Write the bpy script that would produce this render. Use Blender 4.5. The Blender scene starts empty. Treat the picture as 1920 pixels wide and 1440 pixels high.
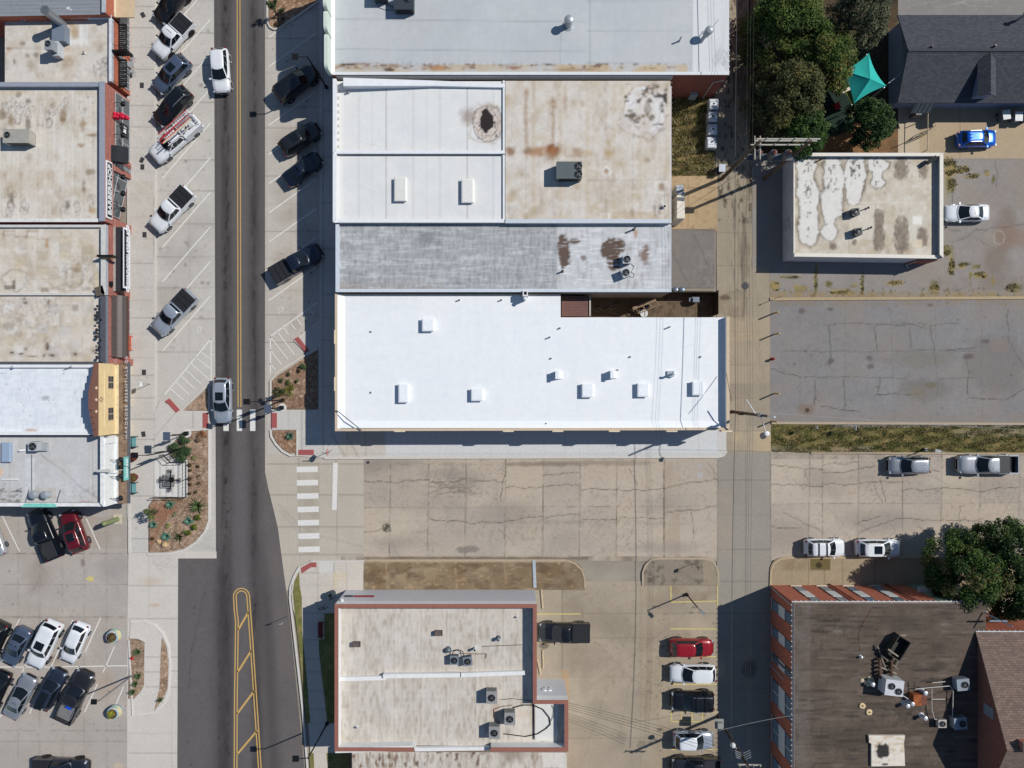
import bpy, bmesh, math, random
import numpy as np
from mathutils import Vector, Matrix
random.seed(7)
rs = np.random.RandomState(7)
S = 0.058                      # metres on the ground per pixel of the photograph
H = 960 * S / 0.72             # height of the drone above the ground
C = bpy.context.scene.collection
R = random.uniform

def kz(z): return S * (1 - z / H)
def W(px, py, z=0.0): return Vector(((px - 960) * kz(z), (720 - py) * kz(z), z))
def PX(x, y, z): return (960 + x / kz(z), 720 - y / kz(z))
ALB = 0.86
SUN_E, SKY_E, EXPO = 4.35, 0.08, 0.0
def lin(c):
 out = []
 for v in c[:3]:
  v = v / 255.0
  out.append((v / 12.92 if v <= 0.04045 else ((v + 0.055) / 1.055) ** 2.4) * ALB)
 return tuple(out)

MATS = {}
def mat(rgb, rough=0.75, metal=0.0, var=0.12, scale=2.5, spec=0.35, coat=0.0, kind=''):
 key = (tuple(rgb), rough, metal, var, scale, spec, coat, kind)
 if key in MATS: return MATS[key]
 m = bpy.data.materials.new('surface'); m.use_nodes = True
 nt = m.node_tree; b = nt.nodes['Principled BSDF']
 b.inputs['Roughness'].default_value = rough; b.inputs['Metallic'].default_value = metal
 b.inputs['Specular IOR Level'].default_value = spec
 if coat: b.inputs['Coat Weight'].default_value = coat; b.inputs['Coat Roughness'].default_value = 0.04
 L = nt.links; c = lin(rgb)
 tc = nt.nodes.new('ShaderNodeTexCoord')
 mix = nt.nodes.new('ShaderNodeMix'); mix.data_type = 'RGBA'
 mix.inputs[6].default_value = tuple(v * (1 - var) for v in c) + (1,)
 mix.inputs[7].default_value = tuple(min(1, v * (1 + var)) for v in c) + (1,)
 if kind in ('brick', 'shingle'):
  mp = nt.nodes.new('ShaderNodeMapping'); L.new(tc.outputs['Object'], mp.inputs[0])
  sep = nt.nodes.new('ShaderNodeSeparateXYZ'); L.new(mp.outputs[0], sep.inputs[0])
  add = nt.nodes.new('ShaderNodeMath'); add.operation = 'ADD'
  cmb = nt.nodes.new('ShaderNodeCombineXYZ')
  if kind == 'brick':
   L.new(sep.outputs[0], add.inputs[0]); L.new(sep.outputs[1], add.inputs[1])
   L.new(add.outputs[0], cmb.inputs[0]); L.new(sep.outputs[2], cmb.inputs[1])
  else:
   L.new(sep.outputs[0], cmb.inputs[0]); L.new(sep.outputs[1], cmb.inputs[1])
  br = nt.nodes.new('ShaderNodeTexBrick'); L.new(cmb.outputs[0], br.inputs[0])
  br.inputs['Scale'].default_value = 1.0
  if kind == 'brick':
   br.inputs['Brick Width'].default_value = .3; br.inputs['Row Height'].default_value = .1; br.inputs['Mortar Size'].default_value = .012
   br.inputs['Mortar'].default_value = tuple(min(.5, v * .8 + .1) for v in c) + (1,)
  else:
   br.inputs['Brick Width'].default_value = .42; br.inputs['Row Height'].default_value = .2; br.inputs['Mortar Size'].default_value = .02
   br.inputs['Mortar'].default_value = tuple(v * .55 for v in c) + (1,)
  br.inputs['Color1'].default_value = tuple(v * (1 - 2 * var) for v in c) + (1,)
  br.inputs['Color2'].default_value = tuple(min(1, v * (1 + 2 * var)) for v in c) + (1,)
  L.new(br.outputs['Color'], b.inputs['Base Color'])
 else:
  nz = nt.nodes.new('ShaderNodeTexNoise'); nz.inputs['Scale'].default_value = scale
  nz.inputs['Detail'].default_value = 4
  L.new(tc.outputs['Object'], nz.inputs['Vector'])
  mr = nt.nodes.new('ShaderNodeMapRange'); mr.inputs[1].default_value = .3; mr.inputs[2].default_value = .7
  L.new(nz.outputs[0], mr.inputs[0]); L.new(mr.outputs[0], mix.inputs[0])
  L.new(mix.outputs[2], b.inputs['Base Color'])
 MATS[key] = m
 return m

def paint_mat(name, rough=0.85, amp=0.16, scale=7.0, spec=0.25, bump=0.0):
 key = ('paint', name)
 if key in MATS: return MATS[key]
 m = bpy.data.materials.new(name); m.use_nodes = True
 nt = m.node_tree; b = nt.nodes['Principled BSDF']; L = nt.links
 b.inputs['Roughness'].default_value = rough; b.inputs['Specular IOR Level'].default_value = spec
 at = nt.nodes.new('ShaderNodeAttribute'); at.attribute_name = 'paint'
 tc = nt.nodes.new('ShaderNodeTexCoord')
 nz = nt.nodes.new('ShaderNodeTexNoise'); nz.inputs['Scale'].default_value = scale; nz.inputs['Detail'].default_value = 5
 L.new(tc.outputs['Object'], nz.inputs['Vector'])
 mr = nt.nodes.new('ShaderNodeMapRange'); mr.inputs[1].default_value = .25; mr.inputs[2].default_value = .75
 mr.inputs[3].default_value = 1 - amp; mr.inputs[4].default_value = 1 + amp
 L.new(nz.outputs[0], mr.inputs[0])
 vm = nt.nodes.new('ShaderNodeVectorMath'); vm.operation = 'SCALE'
 L.new(at.outputs['Color'], vm.inputs[0]); L.new(mr.outputs[0], vm.inputs['Scale'])
 L.new(vm.outputs[0], b.inputs['Base Color'])
 if bump:
  bp = nt.nodes.new('ShaderNodeBump'); bp.inputs['Strength'].default_value = bump; bp.inputs['Distance'].default_value = .03
  L.new(nz.outputs[0], bp.inputs['Height']); L.new(bp.outputs[0], b.inputs['Normal'])
 MATS[key] = m
 return m

GLASS = mat((22, 28, 34), .06, 0, .1, 1, .6)
DARK = mat((20, 20, 22), .6)
BLACK = mat((26, 26, 28), .35, .2, .1, 3)
STEEL = mat((150, 152, 155), .4, .6, .1, 4)
GALV = mat((178, 182, 186), .45, .35, .12, 5)
WHITE = mat((232, 234, 236), .5, 0, .04, 2)
RUBBER = mat((24, 24, 25), .8)
REDLAMP = mat((120, 10, 14), .2, 0, .1, 3, .5)
LAMP = mat((168, 176, 184), .15, .1, .05, 3, .6)
CHROME = mat((185, 190, 195), .2, .8, .05, 3)

class MB:
 def __init__(s): s.v = []; s.f = []; s.m = []; s.mi = 0
 def face(s, pts):
  n = len(s.v); s.v += [tuple(p) for p in pts]; s.f.append(tuple(range(n, n + len(pts)))); s.m.append(s.mi)
 def add(s, vs, fs):
  n = len(s.v); s.v += [tuple(p) for p in vs]
  for f in fs: s.f.append(tuple(n + i for i in f)); s.m.append(s.mi)
 def prism(s, pts, z0, z1, cap=True, bottom=True):
  a = sum(pts[i][0] * pts[(i + 1) % len(pts)][1] - pts[(i + 1) % len(pts)][0] * pts[i][1] for i in range(len(pts)))
  if a < 0: pts = list(pts)[::-1]
  n = len(pts)
  z0s = z0 if hasattr(z0, '__len__') else [z0] * n
  z1s = z1 if hasattr(z1, '__len__') else [z1] * n
  if a < 0:
   z0s = list(z0s)[::-1]; z1s = list(z1s)[::-1]
  vs = [(p[0], p[1], z0s[i]) for i, p in enumerate(pts)] + [(p[0], p[1], z1s[i]) for i, p in enumerate(pts)]
  fs = [(i, (i + 1) % n, n + (i + 1) % n, n + i) for i in range(n)]
  if cap: fs.append(tuple(range(n, 2 * n)))
  if bottom: fs.append(tuple(range(n - 1, -1, -1)))
  s.add(vs, fs)
 def box(s, c, d, rot=0.0):
  hx, hy = d[0] / 2, d[1] / 2; co, si = math.cos(rot), math.sin(rot)
  pts = [(c[0] + x * co - y * si, c[1] + x * si + y * co) for x, y in ((-hx, -hy), (hx, -hy), (hx, hy), (-hx, hy))]
  s.prism(pts, c[2] - d[2] / 2, c[2] + d[2] / 2)
 def bx(s, x0, x1, y0, y1, z0, z1):
  s.prism([(min(x0, x1), min(y0, y1)), (max(x0, x1), min(y0, y1)), (max(x0, x1), max(y0, y1)), (min(x0, x1), max(y0, y1))], z0, z1)
 def cyl(s, p, q, r0, r1=None, n=10, caps=True):
  r1 = r0 if r1 is None else r1
  p = Vector(p); q = Vector(q); d = (q - p)
  if d.length < 1e-6: return
  d.normalize(); a = d.orthogonal().normalized(); b = d.cross(a)
  vs = []
  for c, r in ((p, r0), (q, r1)):
   for i in range(n):
    t = 2 * math.pi * i / n
    vs.append(c + a * (r * math.cos(t)) + b * (r * math.sin(t)))
  fs = [(i, (i + 1) % n, n + (i + 1) % n, n + i) for i in range(n)]
  if caps: fs += [tuple(range(n - 1, -1, -1)), tuple(range(n, 2 * n))]
  s.add(vs, fs)
 def tube(s, pts, r, n=6):
  for a, b in zip(pts, pts[1:]): s.cyl(a, b, r, r, n)
 def beam(s, p, q, w, h):
  p = Vector(p); q = Vector(q); d = (q - p).normalized()
  side = d.cross(Vector((0, 0, 1)))
  side = side.normalized() if side.length > 1e-4 else Vector((1, 0, 0))
  up = side.cross(d)
  vs = []
  for c in (p, q):
   for a, b in ((-1, -1), (1, -1), (1, 1), (-1, 1)): vs.append(c + side * (a * w / 2) + up * (b * h / 2))
  s.add(vs, [(0, 1, 5, 4), (1, 2, 6, 5), (2, 3, 7, 6), (3, 0, 4, 7), (3, 2, 1, 0), (4, 5, 6, 7)])
 def ball(s, c, r, n=10, m=6, sz=1.0, jit=0.0):
  vs = []; fs = []
  for j in range(m + 1):
   ph = math.pi * j / m
   for i in range(n):
    t = 2 * math.pi * i / n; q = r * (1 + R(-jit, jit))
    vs.append((c[0] + q * math.sin(ph) * math.cos(t), c[1] + q * math.sin(ph) * math.sin(t), c[2] + q * sz * math.cos(ph)))
  for j in range(m):
   for i in range(n): fs.append((j * n + i, (j + 1) * n + i, (j + 1) * n + (i + 1) % n, j * n + (i + 1) % n))
  s.add(vs, fs)
 def build(s, name, mats, parent=None, smooth=False, local=False):
  me = bpy.data.meshes.new(name)
  v = s.v; loc = Vector((0, 0, 0))
  if parent is None and not local and v:
   a = np.array(v); lo = a.min(0); hi = a.max(0)
   loc = Vector(((lo[0] + hi[0]) / 2, (lo[1] + hi[1]) / 2, lo[2]))
   v = [tuple(r) for r in (a - np.array(loc))]
  me.from_pydata(v, [], s.f)
  if not isinstance(mats, (list, tuple)): mats = [mats]
  for m in mats: me.materials.append(m)
  me.polygons.foreach_set('material_index', s.m)
  if smooth: me.polygons.foreach_set('use_smooth', [True] * len(s.f))
  me.update()
  o = bpy.data.objects.new(name, me); C.objects.link(o)
  if parent is not None:
   o.parent = parent
   if not local: o.matrix_parent_inverse = Matrix.Translation(parent.location).inverted()
  else: o.location = loc
  return o

def tag(o, label=None, cat=None, group=None, kind=None):
 if label: o['label'] = label
 if cat: o['category'] = cat
 if group: o['group'] = group
 if kind: o['kind'] = kind
 return o
def thing(name, label, cat, loc=(0, 0, 0), rot=0.0, group=None):
 o = bpy.data.objects.new(name, None); C.objects.link(o); o.empty_display_size = .3
 o.location = loc; o.rotation_euler = (0, 0, rot)
 return tag(o, label, cat, group)
def copy_tree(o, parent=None):
 c = o.copy(); C.objects.link(c); c.parent = parent
 for ch in list(o.children): copy_tree(ch, c)
 return c

QX0, QY0, QX1, QY1, RES = -80, -80, 2000, 1520, 2
NX = (QX1 - QX0) // RES + 1; NY = (QY1 - QY0) // RES + 1
CV = np.zeros((NY, NX, 3), np.float32)
gx = QX0 + RES * np.arange(NX); gy = QY0 + RES * np.arange(NY)
def vnoise(sx, sy=None, seed=0):
 sy = sy or sx
 r = np.random.RandomState(seed + int(sx * 13) + int(sy * 71))
 nx = int((QX1 - QX0) / sx) + 3; ny = int((QY1 - QY0) / sy) + 3
 g = r.rand(ny, nx).astype(np.float32)
 u = (gx - QX0) / sx; v = (gy - QY0) / sy
 i = u.astype(int); j = v.astype(int); fu = (u - i); fv = (v - j)
 fu = (fu * fu * (3 - 2 * fu))[None, :]; fv = (fv * fv * (3 - 2 * fv))[:, None]
 a = g[j][:, i]; b = g[j][:, i + 1]; c = g[j + 1][:, i]; d = g[j + 1][:, i + 1]
 return (a * (1 - fu) + b * fu) * (1 - fv) + (c * (1 - fu) + d * fu) * fv
NCACHE = {}
def nz(sx, sy=None, seed=0, oct=4):
 seed = seed % 4; key = (sx, sy, seed, oct)
 if key not in NCACHE:
  t = 0; a = 0; w = 1.0; fx = sx; fy = sy or sx
  for o in range(oct):
   t = t + w * vnoise(max(fx, 2.0), max(fy, 2.0), seed + o * 101); a += w; w *= .55; fx /= 2; fy /= 2
  NCACHE[key] = ((t / a) - .5) * 2.2        # about -1..1
 return NCACHE[key]
def sl(x0, y0, x1, y1):
 i0 = max(0, int((min(x0, x1) - QX0) / RES)); i1 = min(NX, int((max(x0, x1) - QX0) / RES) + 2)
 j0 = max(0, int((min(y0, y1) - QY0) / RES)); j1 = min(NY, int((max(y0, y1) - QY0) / RES) + 2)
 return (slice(j0, max(j0, j1)), slice(i0, max(i0, i1)))
def gxy(s): return gx[s[1]][None, :], gy[s[0]][:, None]
def blend(s, m, col):
 m = np.clip(m, 0, 1)[..., None]
 CV[s] = CV[s] * (1 - m) + np.array(lin(col), np.float32) * m
def segd(X, Y, p, q):
 dx, dy = q[0] - p[0], q[1] - p[1]; l2 = dx * dx + dy * dy + 1e-9
 t = np.clip(((X - p[0]) * dx + (Y - p[1]) * dy) / l2, 0, 1)
 return np.hypot(X - (p[0] + t * dx), Y - (p[1] + t * dy))
def inside(X, Y, P):
 c = np.zeros(np.broadcast(X, Y).shape, bool)
 for (xa, ya), (xb, yb) in zip(P, P[1:] + P[:1]):
  if ya == yb: continue
  c ^= ((ya > Y) != (yb > Y)) & (X < (xb - xa) * (Y - ya) / (yb - ya) + xa)
 return c
def rect(x0, y0, x1, y1): return [(x0, y0), (x1, y0), (x1, y1), (x0, y1)]
def pmask(P, grow=5):
 xs = [p[0] for p in P]; ys = [p[1] for p in P]
 s = sl(min(xs) - grow - 2, min(ys) - grow - 2, max(xs) + grow + 2, max(ys) + grow + 2)
 X, Y = gxy(s); m = inside(X, Y, P)
 if grow:
  for p, q in zip(P, P[1:] + P[:1]): m = m | (segd(X, Y, p, q) < grow)
 return s, m
def fill(P, col, amps=((60, .07), (14, .05)), grow=5, seed=0, tint=None):
 s, m = pmask(P, grow)
 f = 1.0
 for sc, a in amps: f = f + a * (nz(sc, seed=seed)[s] if not isinstance(sc, tuple) else nz(sc[0], sc[1], seed=seed)[s])
 base = np.array(lin(col), np.float32)[None, None, :] * f[..., None]
 if tint:
  t = np.clip(nz(tint[1], seed=seed + 5)[s] * 1.2 + .2, 0, 1)[..., None] * tint[2]
  base = base * (1 - t) + np.array(lin(tint[0]), np.float32) * t
 CV[s] = np.where(m[..., None], base, CV[s])
def patch(P, col, a=.5, grow=0, nzs=None):
 s, m = pmask(P, grow); m = m * a
 if nzs: m = m * np.clip(.6 + nz(nzs)[s], 0, 1)
 blend(s, m, col)
def line(p, q, w, col, a=1.0, soft=1.6, brk=0.0):
 s = sl(min(p[0], q[0]) - w - 3, min(p[1], q[1]) - w - 3, max(p[0], q[0]) + w + 3, max(p[1], q[1]) + w + 3)
 X, Y = gxy(s); d = segd(X, Y, p, q)
 m = np.clip((w / 2 + soft / 2 - d) / soft, 0, 1) * a
 if brk: m = m * np.clip(1 - brk + nz(9, seed=3)[s] * 1.2, 0, 1)
 blend(s, m, col)
def pline(pts, w, col, a=1.0, soft=1.6, brk=0.0):
 for p, q in zip(pts, pts[1:]): line(p, q, w, col, a, soft, brk)
def blob(cx, cy, rx, ry, col, a=.6, edge=.4, n=.35, ns=12, seed=1, ang=0.0):
 rr = max(rx, ry) * (1.4 + n)
 s = sl(cx - rr, cy - rr, cx + rr, cy + rr); X, Y = gxy(s); X = X - cx; Y = Y - cy
 if ang: X, Y = X * math.cos(ang) + Y * math.sin(ang), -X * math.sin(ang) + Y * math.cos(ang)
 d = np.sqrt((X / rx) ** 2 + (Y / ry) ** 2) + n * nz(ns, seed=seed)[s]
 blend(s, np.clip((1 + edge / 2 - d) / edge, 0, 1) * a, col)
def ring(cx, cy, rx, ry, col, a=.6, w=.1, n=.35, ns=12, seed=1):
 rr = max(rx, ry) * (1.5 + n)
 s = sl(cx - rr, cy - rr, cx + rr, cy + rr); X, Y = gxy(s)
 d = np.sqrt(((X - cx) / rx) ** 2 + ((Y - cy) / ry) ** 2) + n * nz(ns, seed=seed)[s]
 blend(s, np.clip(1 - np.abs(d - 1) / w, 0, 1) * a, col)
def specks(P, col, thr=.45, a=.8, sx=5, sy=None, seed=9, soft=.25):
 s, m = pmask(P, 0)
 blend(s, m * np.clip((nz(sx, sy, seed=seed, oct=3)[s] - thr) / soft, 0, 1) * a, col)
def crack(p, q, amp=3.0, w=.9, col=(62, 56, 50), a=.75, n=None, branch=0.0):
 L = math.hypot(q[0] - p[0], q[1] - p[1]); n = n or max(3, int(L / 7))
 nx_, ny_ = -(q[1] - p[1]) / (L + 1e-6), (q[0] - p[0]) / (L + 1e-6)
 pts = [p]; off = 0
 for i in range(1, n):
  t = i / n; off = off * .75 + R(-amp, amp) * .6
  pts.append((p[0] + (q[0] - p[0]) * t + nx_ * off, p[1] + (q[1] - p[1]) * t + ny_ * off))
 pts.append(q)
 for u, v in zip(pts, pts[1:]):
  line(u, v, w * R(.6, 1.3), col, a * R(.6, 1.1), 1.8)
  if random.random() < branch:
   an = R(0, 6.28); crack(u, (u[0] + R(6, 18) * math.cos(an), u[1] + R(6, 18) * math.sin(an)), 2, w * .7, col, a * .6)
def sample(xs, ys):
 u = np.clip((xs - QX0) / RES, 0, NX - 1.001); v = np.clip((ys - QY0) / RES, 0, NY - 1.001)
 i = u.astype(int); j = v.astype(int); fu = (u - i)[..., None]; fv = (v - j)[..., None]
 return (CV[j, i] * (1 - fu) + CV[j, i + 1] * fu) * (1 - fv) + (CV[j + 1, i] * (1 - fu) + CV[j + 1, i + 1] * fu) * fv

def clip_cell(P, x0, y0, x1, y1):
 def cut(P, f, g):
  o = []
  for a, b in zip(P, P[1:] + P[:1]):
   ia, ib = f(a) >= 0, f(b) >= 0
   if ia: o.append(a)
   if ia != ib:
    t = f(a) / (f(a) - f(b)); o.append((a[0] + (b[0] - a[0]) * t, a[1] + (b[1] - a[1]) * t))
  return o
 for f in (lambda p: p[0] - x0, lambda p: x1 - p[0], lambda p: p[1] - y0, lambda p: y1 - p[1]):
  P = cut(P, f, None)
  if not P: return P
 return P
def sheet(name, P, z, m, parent=None, res=2.0, zf=None):
 """one surface over the polygon P (pixels as seen at height z), carrying its wear"""
 xs = sorted(set(p[0] for p in P)); ys = sorted(set(p[1] for p in P))
 P = [tuple(map(float, p)) for p in P]
 isrect = len(P) == 4 and len(xs) == 2 and len(ys) == 2
 nx = max(1, int(round((xs[-1] - xs[0]) / res))); ny = max(1, int(round((ys[-1] - ys[0]) / res)))
 ux = np.linspace(xs[0], xs[-1], nx + 1); uy = np.linspace(ys[0], ys[-1], ny + 1)
 GXX, GYY = np.meshgrid(ux, uy)
 idx = np.arange((nx + 1) * (ny + 1)).reshape(ny + 1, nx + 1)
 quads = np.stack([idx[1:, :-1], idx[1:, 1:], idx[:-1, 1:], idx[:-1, :-1]], -1)
 keep = np.ones((ny, nx), bool); extra = []
 if not isrect:
  ins = inside(GXX, GYY, P)
  keep = ins[1:, :-1] & ins[1:, 1:] & ins[:-1, 1:] & ins[:-1, :-1]
  cand = (ins[1:, :-1] | ins[1:, 1:] | ins[:-1, 1:] | ins[:-1, :-1]) & ~keep
  dx = ux[1] - ux[0]; dy = uy[1] - uy[0]
  for a, b in zip(P, P[1:] + P[:1]):
   n = int(max(abs(a[0] - b[0]) / dx, abs(a[1] - b[1]) / dy) * 4) + 2
   t = np.linspace(0, 1, n)
   ii = np.clip(((a[0] + (b[0] - a[0]) * t - ux[0]) / dx).astype(int), 0, nx - 1)
   jj = np.clip(((a[1] + (b[1] - a[1]) * t - uy[0]) / dy).astype(int), 0, ny - 1)
   cand[jj, ii] = True
  keep &= ~cand
  for j, i in zip(*np.nonzero(cand)):
   q = clip_cell(P, ux[i], uy[j], ux[i + 1], uy[j + 1])
   if len(q) >= 3:
    ar = sum(u[0] * v[1] - v[0] * u[1] for u, v in zip(q, q[1:] + q[:1]))
    if abs(ar) > 1e-4: extra.append(q if ar < 0 else q[::-1])
 vx = GXX.ravel(); vy = GYY.ravel(); loops = quads[keep].ravel(); sizes = [4] * int(keep.sum())
 if extra:
  ex = np.array([p for q in extra for p in q]); n0 = len(vx)
  vx = np.concatenate([vx, ex[:, 0]]); vy = np.concatenate([vy, ex[:, 1]])
  loops = np.concatenate([loops, n0 + np.arange(len(ex))]); sizes += [len(q) for q in extra]
 used = np.unique(loops); rem = np.zeros(len(vx), int); rem[used] = np.arange(len(used))
 vx = vx[used]; vy = vy[used]; loops = rem[loops]
 col = sample(vx, vy)
 co = np.zeros((len(vx), 3), np.float32)
 if zf is None:
  co[:, 0] = (vx - 960) * kz(z); co[:, 1] = (720 - vy) * kz(z); co[:, 2] = z
 else:
  zz = zf(vx, vy); kk = S * (1 - zz / H)
  co[:, 0] = (vx - 960) * kk; co[:, 1] = (720 - vy) * kk; co[:, 2] = zz
 me = bpy.data.meshes.new(name)
 me.vertices.add(len(co)); me.vertices.foreach_set('co', co.ravel())
 me.loops.add(len(loops)); me.loops.foreach_set('vertex_index', loops.astype(np.int32))
 st = np.concatenate([[0], np.cumsum(sizes)[:-1]]).astype(np.int32)
 me.polygons.add(len(sizes)); me.polygons.foreach_set('loop_start', st)
 ca = me.color_attributes.new('paint', 'FLOAT_COLOR', 'POINT')
 ca.data.foreach_set('color', np.concatenate([np.maximum(col, 0), np.ones((len(col), 1))], 1).astype(np.float32).ravel())
 me.materials.append(m); me.update(calc_edges=True); me.validate()
 o = bpy.data.objects.new(name, me); C.objects.link(o)
 if parent is not None:
  o.parent = parent; o.matrix_parent_inverse = Matrix.Translation(parent.location).inverted()
 return o
def structure(o): o['kind'] = 'structure'; return o
# ================================================================== GROUND
PM = paint_mat('concrete', .85, .10, 6.0, bump=.15)
PA = paint_mat('asphalt', .9, .22, 14.0, bump=.25)
PG = paint_mat('grass_and_soil', .95, .4, 9.0, bump=.5)
PV = paint_mat('gravel', .95, .5, 7.0, bump=.6)

def curb(name, pts, w=.16, h=.15, z=0.0, col=(206, 201, 194)):
 b = MB()
 P = [Vector((p.x, p.y, 0)) for p in (W(*q, z) for q in pts)]
 n = len(P); L = []; Rr = []
 for i in range(n):
  d = (P[min(i + 1, n - 1)] - P[max(i - 1, 0)]).normalized(); s = Vector((-d.y, d.x, 0)) * (w / 2)
  L.append(P[i] + s); Rr.append(P[i] - s)
 for i in range(n - 1):
  b.prism([Rr[i], Rr[i + 1], L[i + 1], L[i]], 0, h)
 return structure(b.build(name, mat(col, .85, 0, .12, 6)))

fill(rect(-80, -80, 2000, 1520), (150, 142, 130))
g = MB(); g.face([(-400, -400, -.05), (400, -400, -.05), (400, 400, -.05), (-400, 400, -.05)])
structure(g.build('ground', mat((150, 142, 128), .95, 0, .2, .3), local=True))

JO = (118, 112, 104)
Pp = [(290, -70), (401, -70), (405, 1045), (290, 1045)]
fill(Pp, (194, 189, 181), ((70, .05), (16, .05), (6, .04)), 6, 1)
for y in (2, 63, 123, 193, 301, 359, 421, 482, 540, 599, 660): line((293, y), (402, y - 1), 1, JO, .8)
line((355, -60), (355, 720), 1, JO, .55)
for i in range(16):
 y = -40 + i * 45
 for k in range(8): blob(R(300, 395), y + R(-20, 20), R(1, 4), R(1, 4), (110, 105, 100), R(.2, .6), .6, .5, 6, k)
for i in range(26):
 a = (R(300, 360), R(-60, 640)); l = R(15, 45); crack(a, (a[0] + l * .65, a[1] - l * .75), 1.5, 1.0, (128, 122, 116), .35)
for y in (560, 480, 420): blob(340 + R(-20, 20), y, 40, 30, (150, 143, 136), .35, 1.2, .5, 20, 3)
for i in range(7): line((398 - R(0, 90), R(1000, 1040)), (404, R(985, 1040)), 1.2, (150, 146, 140), .35)
structure(sheet('parking_bays', Pp, .0, PM))

Pp = [(495, -70), (604, -70), (604, 858), (496, 858)]
fill(Pp, (190, 183, 173), ((70, .06), (16, .05), (6, .04)), 6, 2)
for y in (18, 72, 137, 200, 240, 285, 330, 383, 434, 485, 545, 590, 642): line((495, y), (600, y), 1, JO, .55)
line((545, -60), (545, 640), 1, JO, .5)
line((500, -60), (500, 860), 1, (120, 112, 104), .3)
for i in range(40): blob(R(510, 595), R(-50, 640), R(.8, 3), R(.8, 3), (80, 76, 72), R(.3, .8), .5, .5, 6, i)
for i in range(12): blob(R(520, 590), R(0, 620), R(8, 20), R(8, 26), (150, 140, 128), .3, 1, .5, 14, i)
structure(sheet('parking_bays', Pp, .001, PM))

Pp = [(494, 852), (684, 852), (682, 1107), (530, 1107), (515, 985), (495, 885)]
fill(Pp, (186, 177, 163), ((70, .05), (18, .05), (6, .03)), 6, 4)
for y in (870, 928, 988, 1040): line((500, y), (682, y), 1, JO, .7)
for x in (560, 630): line((x, 858), (x + 3, 1050), 1, JO, .6)
patch(rect(558, 868, 600, 1040), (150, 138, 120), .45, 0, 30)
pline([(522, 945), (560, 985), (600, 1005), (680, 1025)], 3, (150, 143, 134), .35); pline([(523, 955), (556, 995), (600, 1014)], 2, (150, 143, 134), .3)
patch(rect(640, 1044, 690, 1056), (120, 104, 88), .6, 2, 12)
blob(690, 867, 3, 3, (80, 72, 62), .9, .3, .1)
structure(sheet('side_street', Pp, .004, PM))

def slab_street(P, xs, ys, seed, cracks):
 fill(P, (182, 168, 152), ((90, .08), (22, .09), (5, .10)), 6, seed, ((190, 174, 152), 40, .6))
 s, m = pmask(P, 0)
 edges = [P[0][0]] + list(xs) + [max(p[0] for p in P)]
 for a, b in zip(edges, edges[1:]):
  for ya, yb in zip(ys, ys[1:]):
   t = random.choice([(160, 152, 143), (186, 174, 157), (172, 162, 149), (156, 150, 144)])
   patch(rect(a, ya, b, yb), t, R(.1, .4))
   specks(rect(a, ya, b, yb), (138, 124, 112), R(.2, .5), .5, 4, None, seed + int(a), .35)
 for x in xs: line((x, ys[0]), (x - 2, ys[-1]), 1.4, (70, 62, 54), .85, 1.6, .25)
 for y in ys[1:-1]: line((P[0][0], y), (edges[-1], y - 3), 1.1, (92, 83, 74), .65, 1.6, .3)
 for i in range(16): blob(R(edges[0], edges[-1]), R(ys[0], ys[-1]), R(20, 70), R(8, 26), random.choice([(142, 132, 122), (134, 128, 122), (196, 184, 164)]), R(.2, .5), 1.1, .5, 22, i)
 for i in range(10): y = R(ys[0], ys[-1]); line((R(edges[0], edges[-1]), y), (R(edges[0], edges[-1]), y + R(-4, 4)), R(3, 6), (136, 126, 116), R(.15, .35), 4, .5)
 for c in cracks: crack(c[0], c[1], 3.5, 1.1, (52, 46, 40), .85, None, .06)
 for i in range(26):
  x, y = R(edges[0], edges[-1]), R(ys[0], ys[-1]); a = R(0, 6.28); l = R(12, 50)
  crack((x, y), (x + l * math.cos(a), y + l * math.sin(a)), 3, .7, (88, 78, 68), .5, None, .05)

Pp = rect(682, 858, 1350, 1052)
slab_street(Pp, (732, 804, 874, 948, 1019, 1088, 1157, 1246), (862, 952, 1043), 11,
  [((684, 902), (732, 905)), ((733, 904), (804, 900)), ((804, 905), (874, 898)), ((875, 900), (948, 905)), ((948, 915), (1087, 912)),
   ((1019, 892), (1087, 885)), ((1087, 918), (1157, 918)), ((1157, 918), (1246, 916)), ((1246, 917), (1345, 898)), ((680, 999), (712, 993)), ((712, 993), (732, 985)),
   ((804, 972), (874, 980)), ((874, 980), (948, 975)), ((948, 978), (1019, 968)), ((1019, 972), (1087, 965)), ((1087, 976), (1157, 974)), ((1157, 970), (1246, 972)), ((1246, 962), (1345, 950)),
   ((1328, 868), (1345, 890)), ((948, 885), (940, 940)), ((1180, 880), (1195, 912)), ((1296, 960), (1300, 1000))])
for i in range(30): crack((R(716, 734), R(982, 998)), (R(716, 734), R(982, 998)), 2, 1, (50, 46, 42), .7)
for i in range(40): crack((R(790, 910), R(893, 935)), (R(790, 910), R(893, 935)), 3, .6, (96, 86, 76), .6)
patch(rect(684, 1043, 1350, 1052), (110, 94, 78), .7, 1, 20)
line((684, 1047), (1100, 1047), 5, (104, 92, 80), .6)
blob(876, 1030, 18, 7, (118, 112, 106), .7, .3, .5, 10, 4); blob(1010, 870, 60, 5, (118, 104, 92), .6, .6, .5, 14, 2); blob(1130, 868, 90, 5, (124, 110, 98), .5, .8, .5, 14, 3)
patch(rect(1244, 866, 1275, 1050), (158, 138, 114), .35, 0, 30); line((1244, 862), (1246, 1052), 2.5, (56, 50, 44), .6, 1.6, .4)
blob(1313, 890, 6, 5, (178, 180, 182), .6, .5); blob(1312, 873, 5, 4, (178, 180, 182), .5, .5)
structure(sheet('side_street', Pp, .008, PM))
Pp = rect(1444, 846, 2000, 1050)
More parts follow.
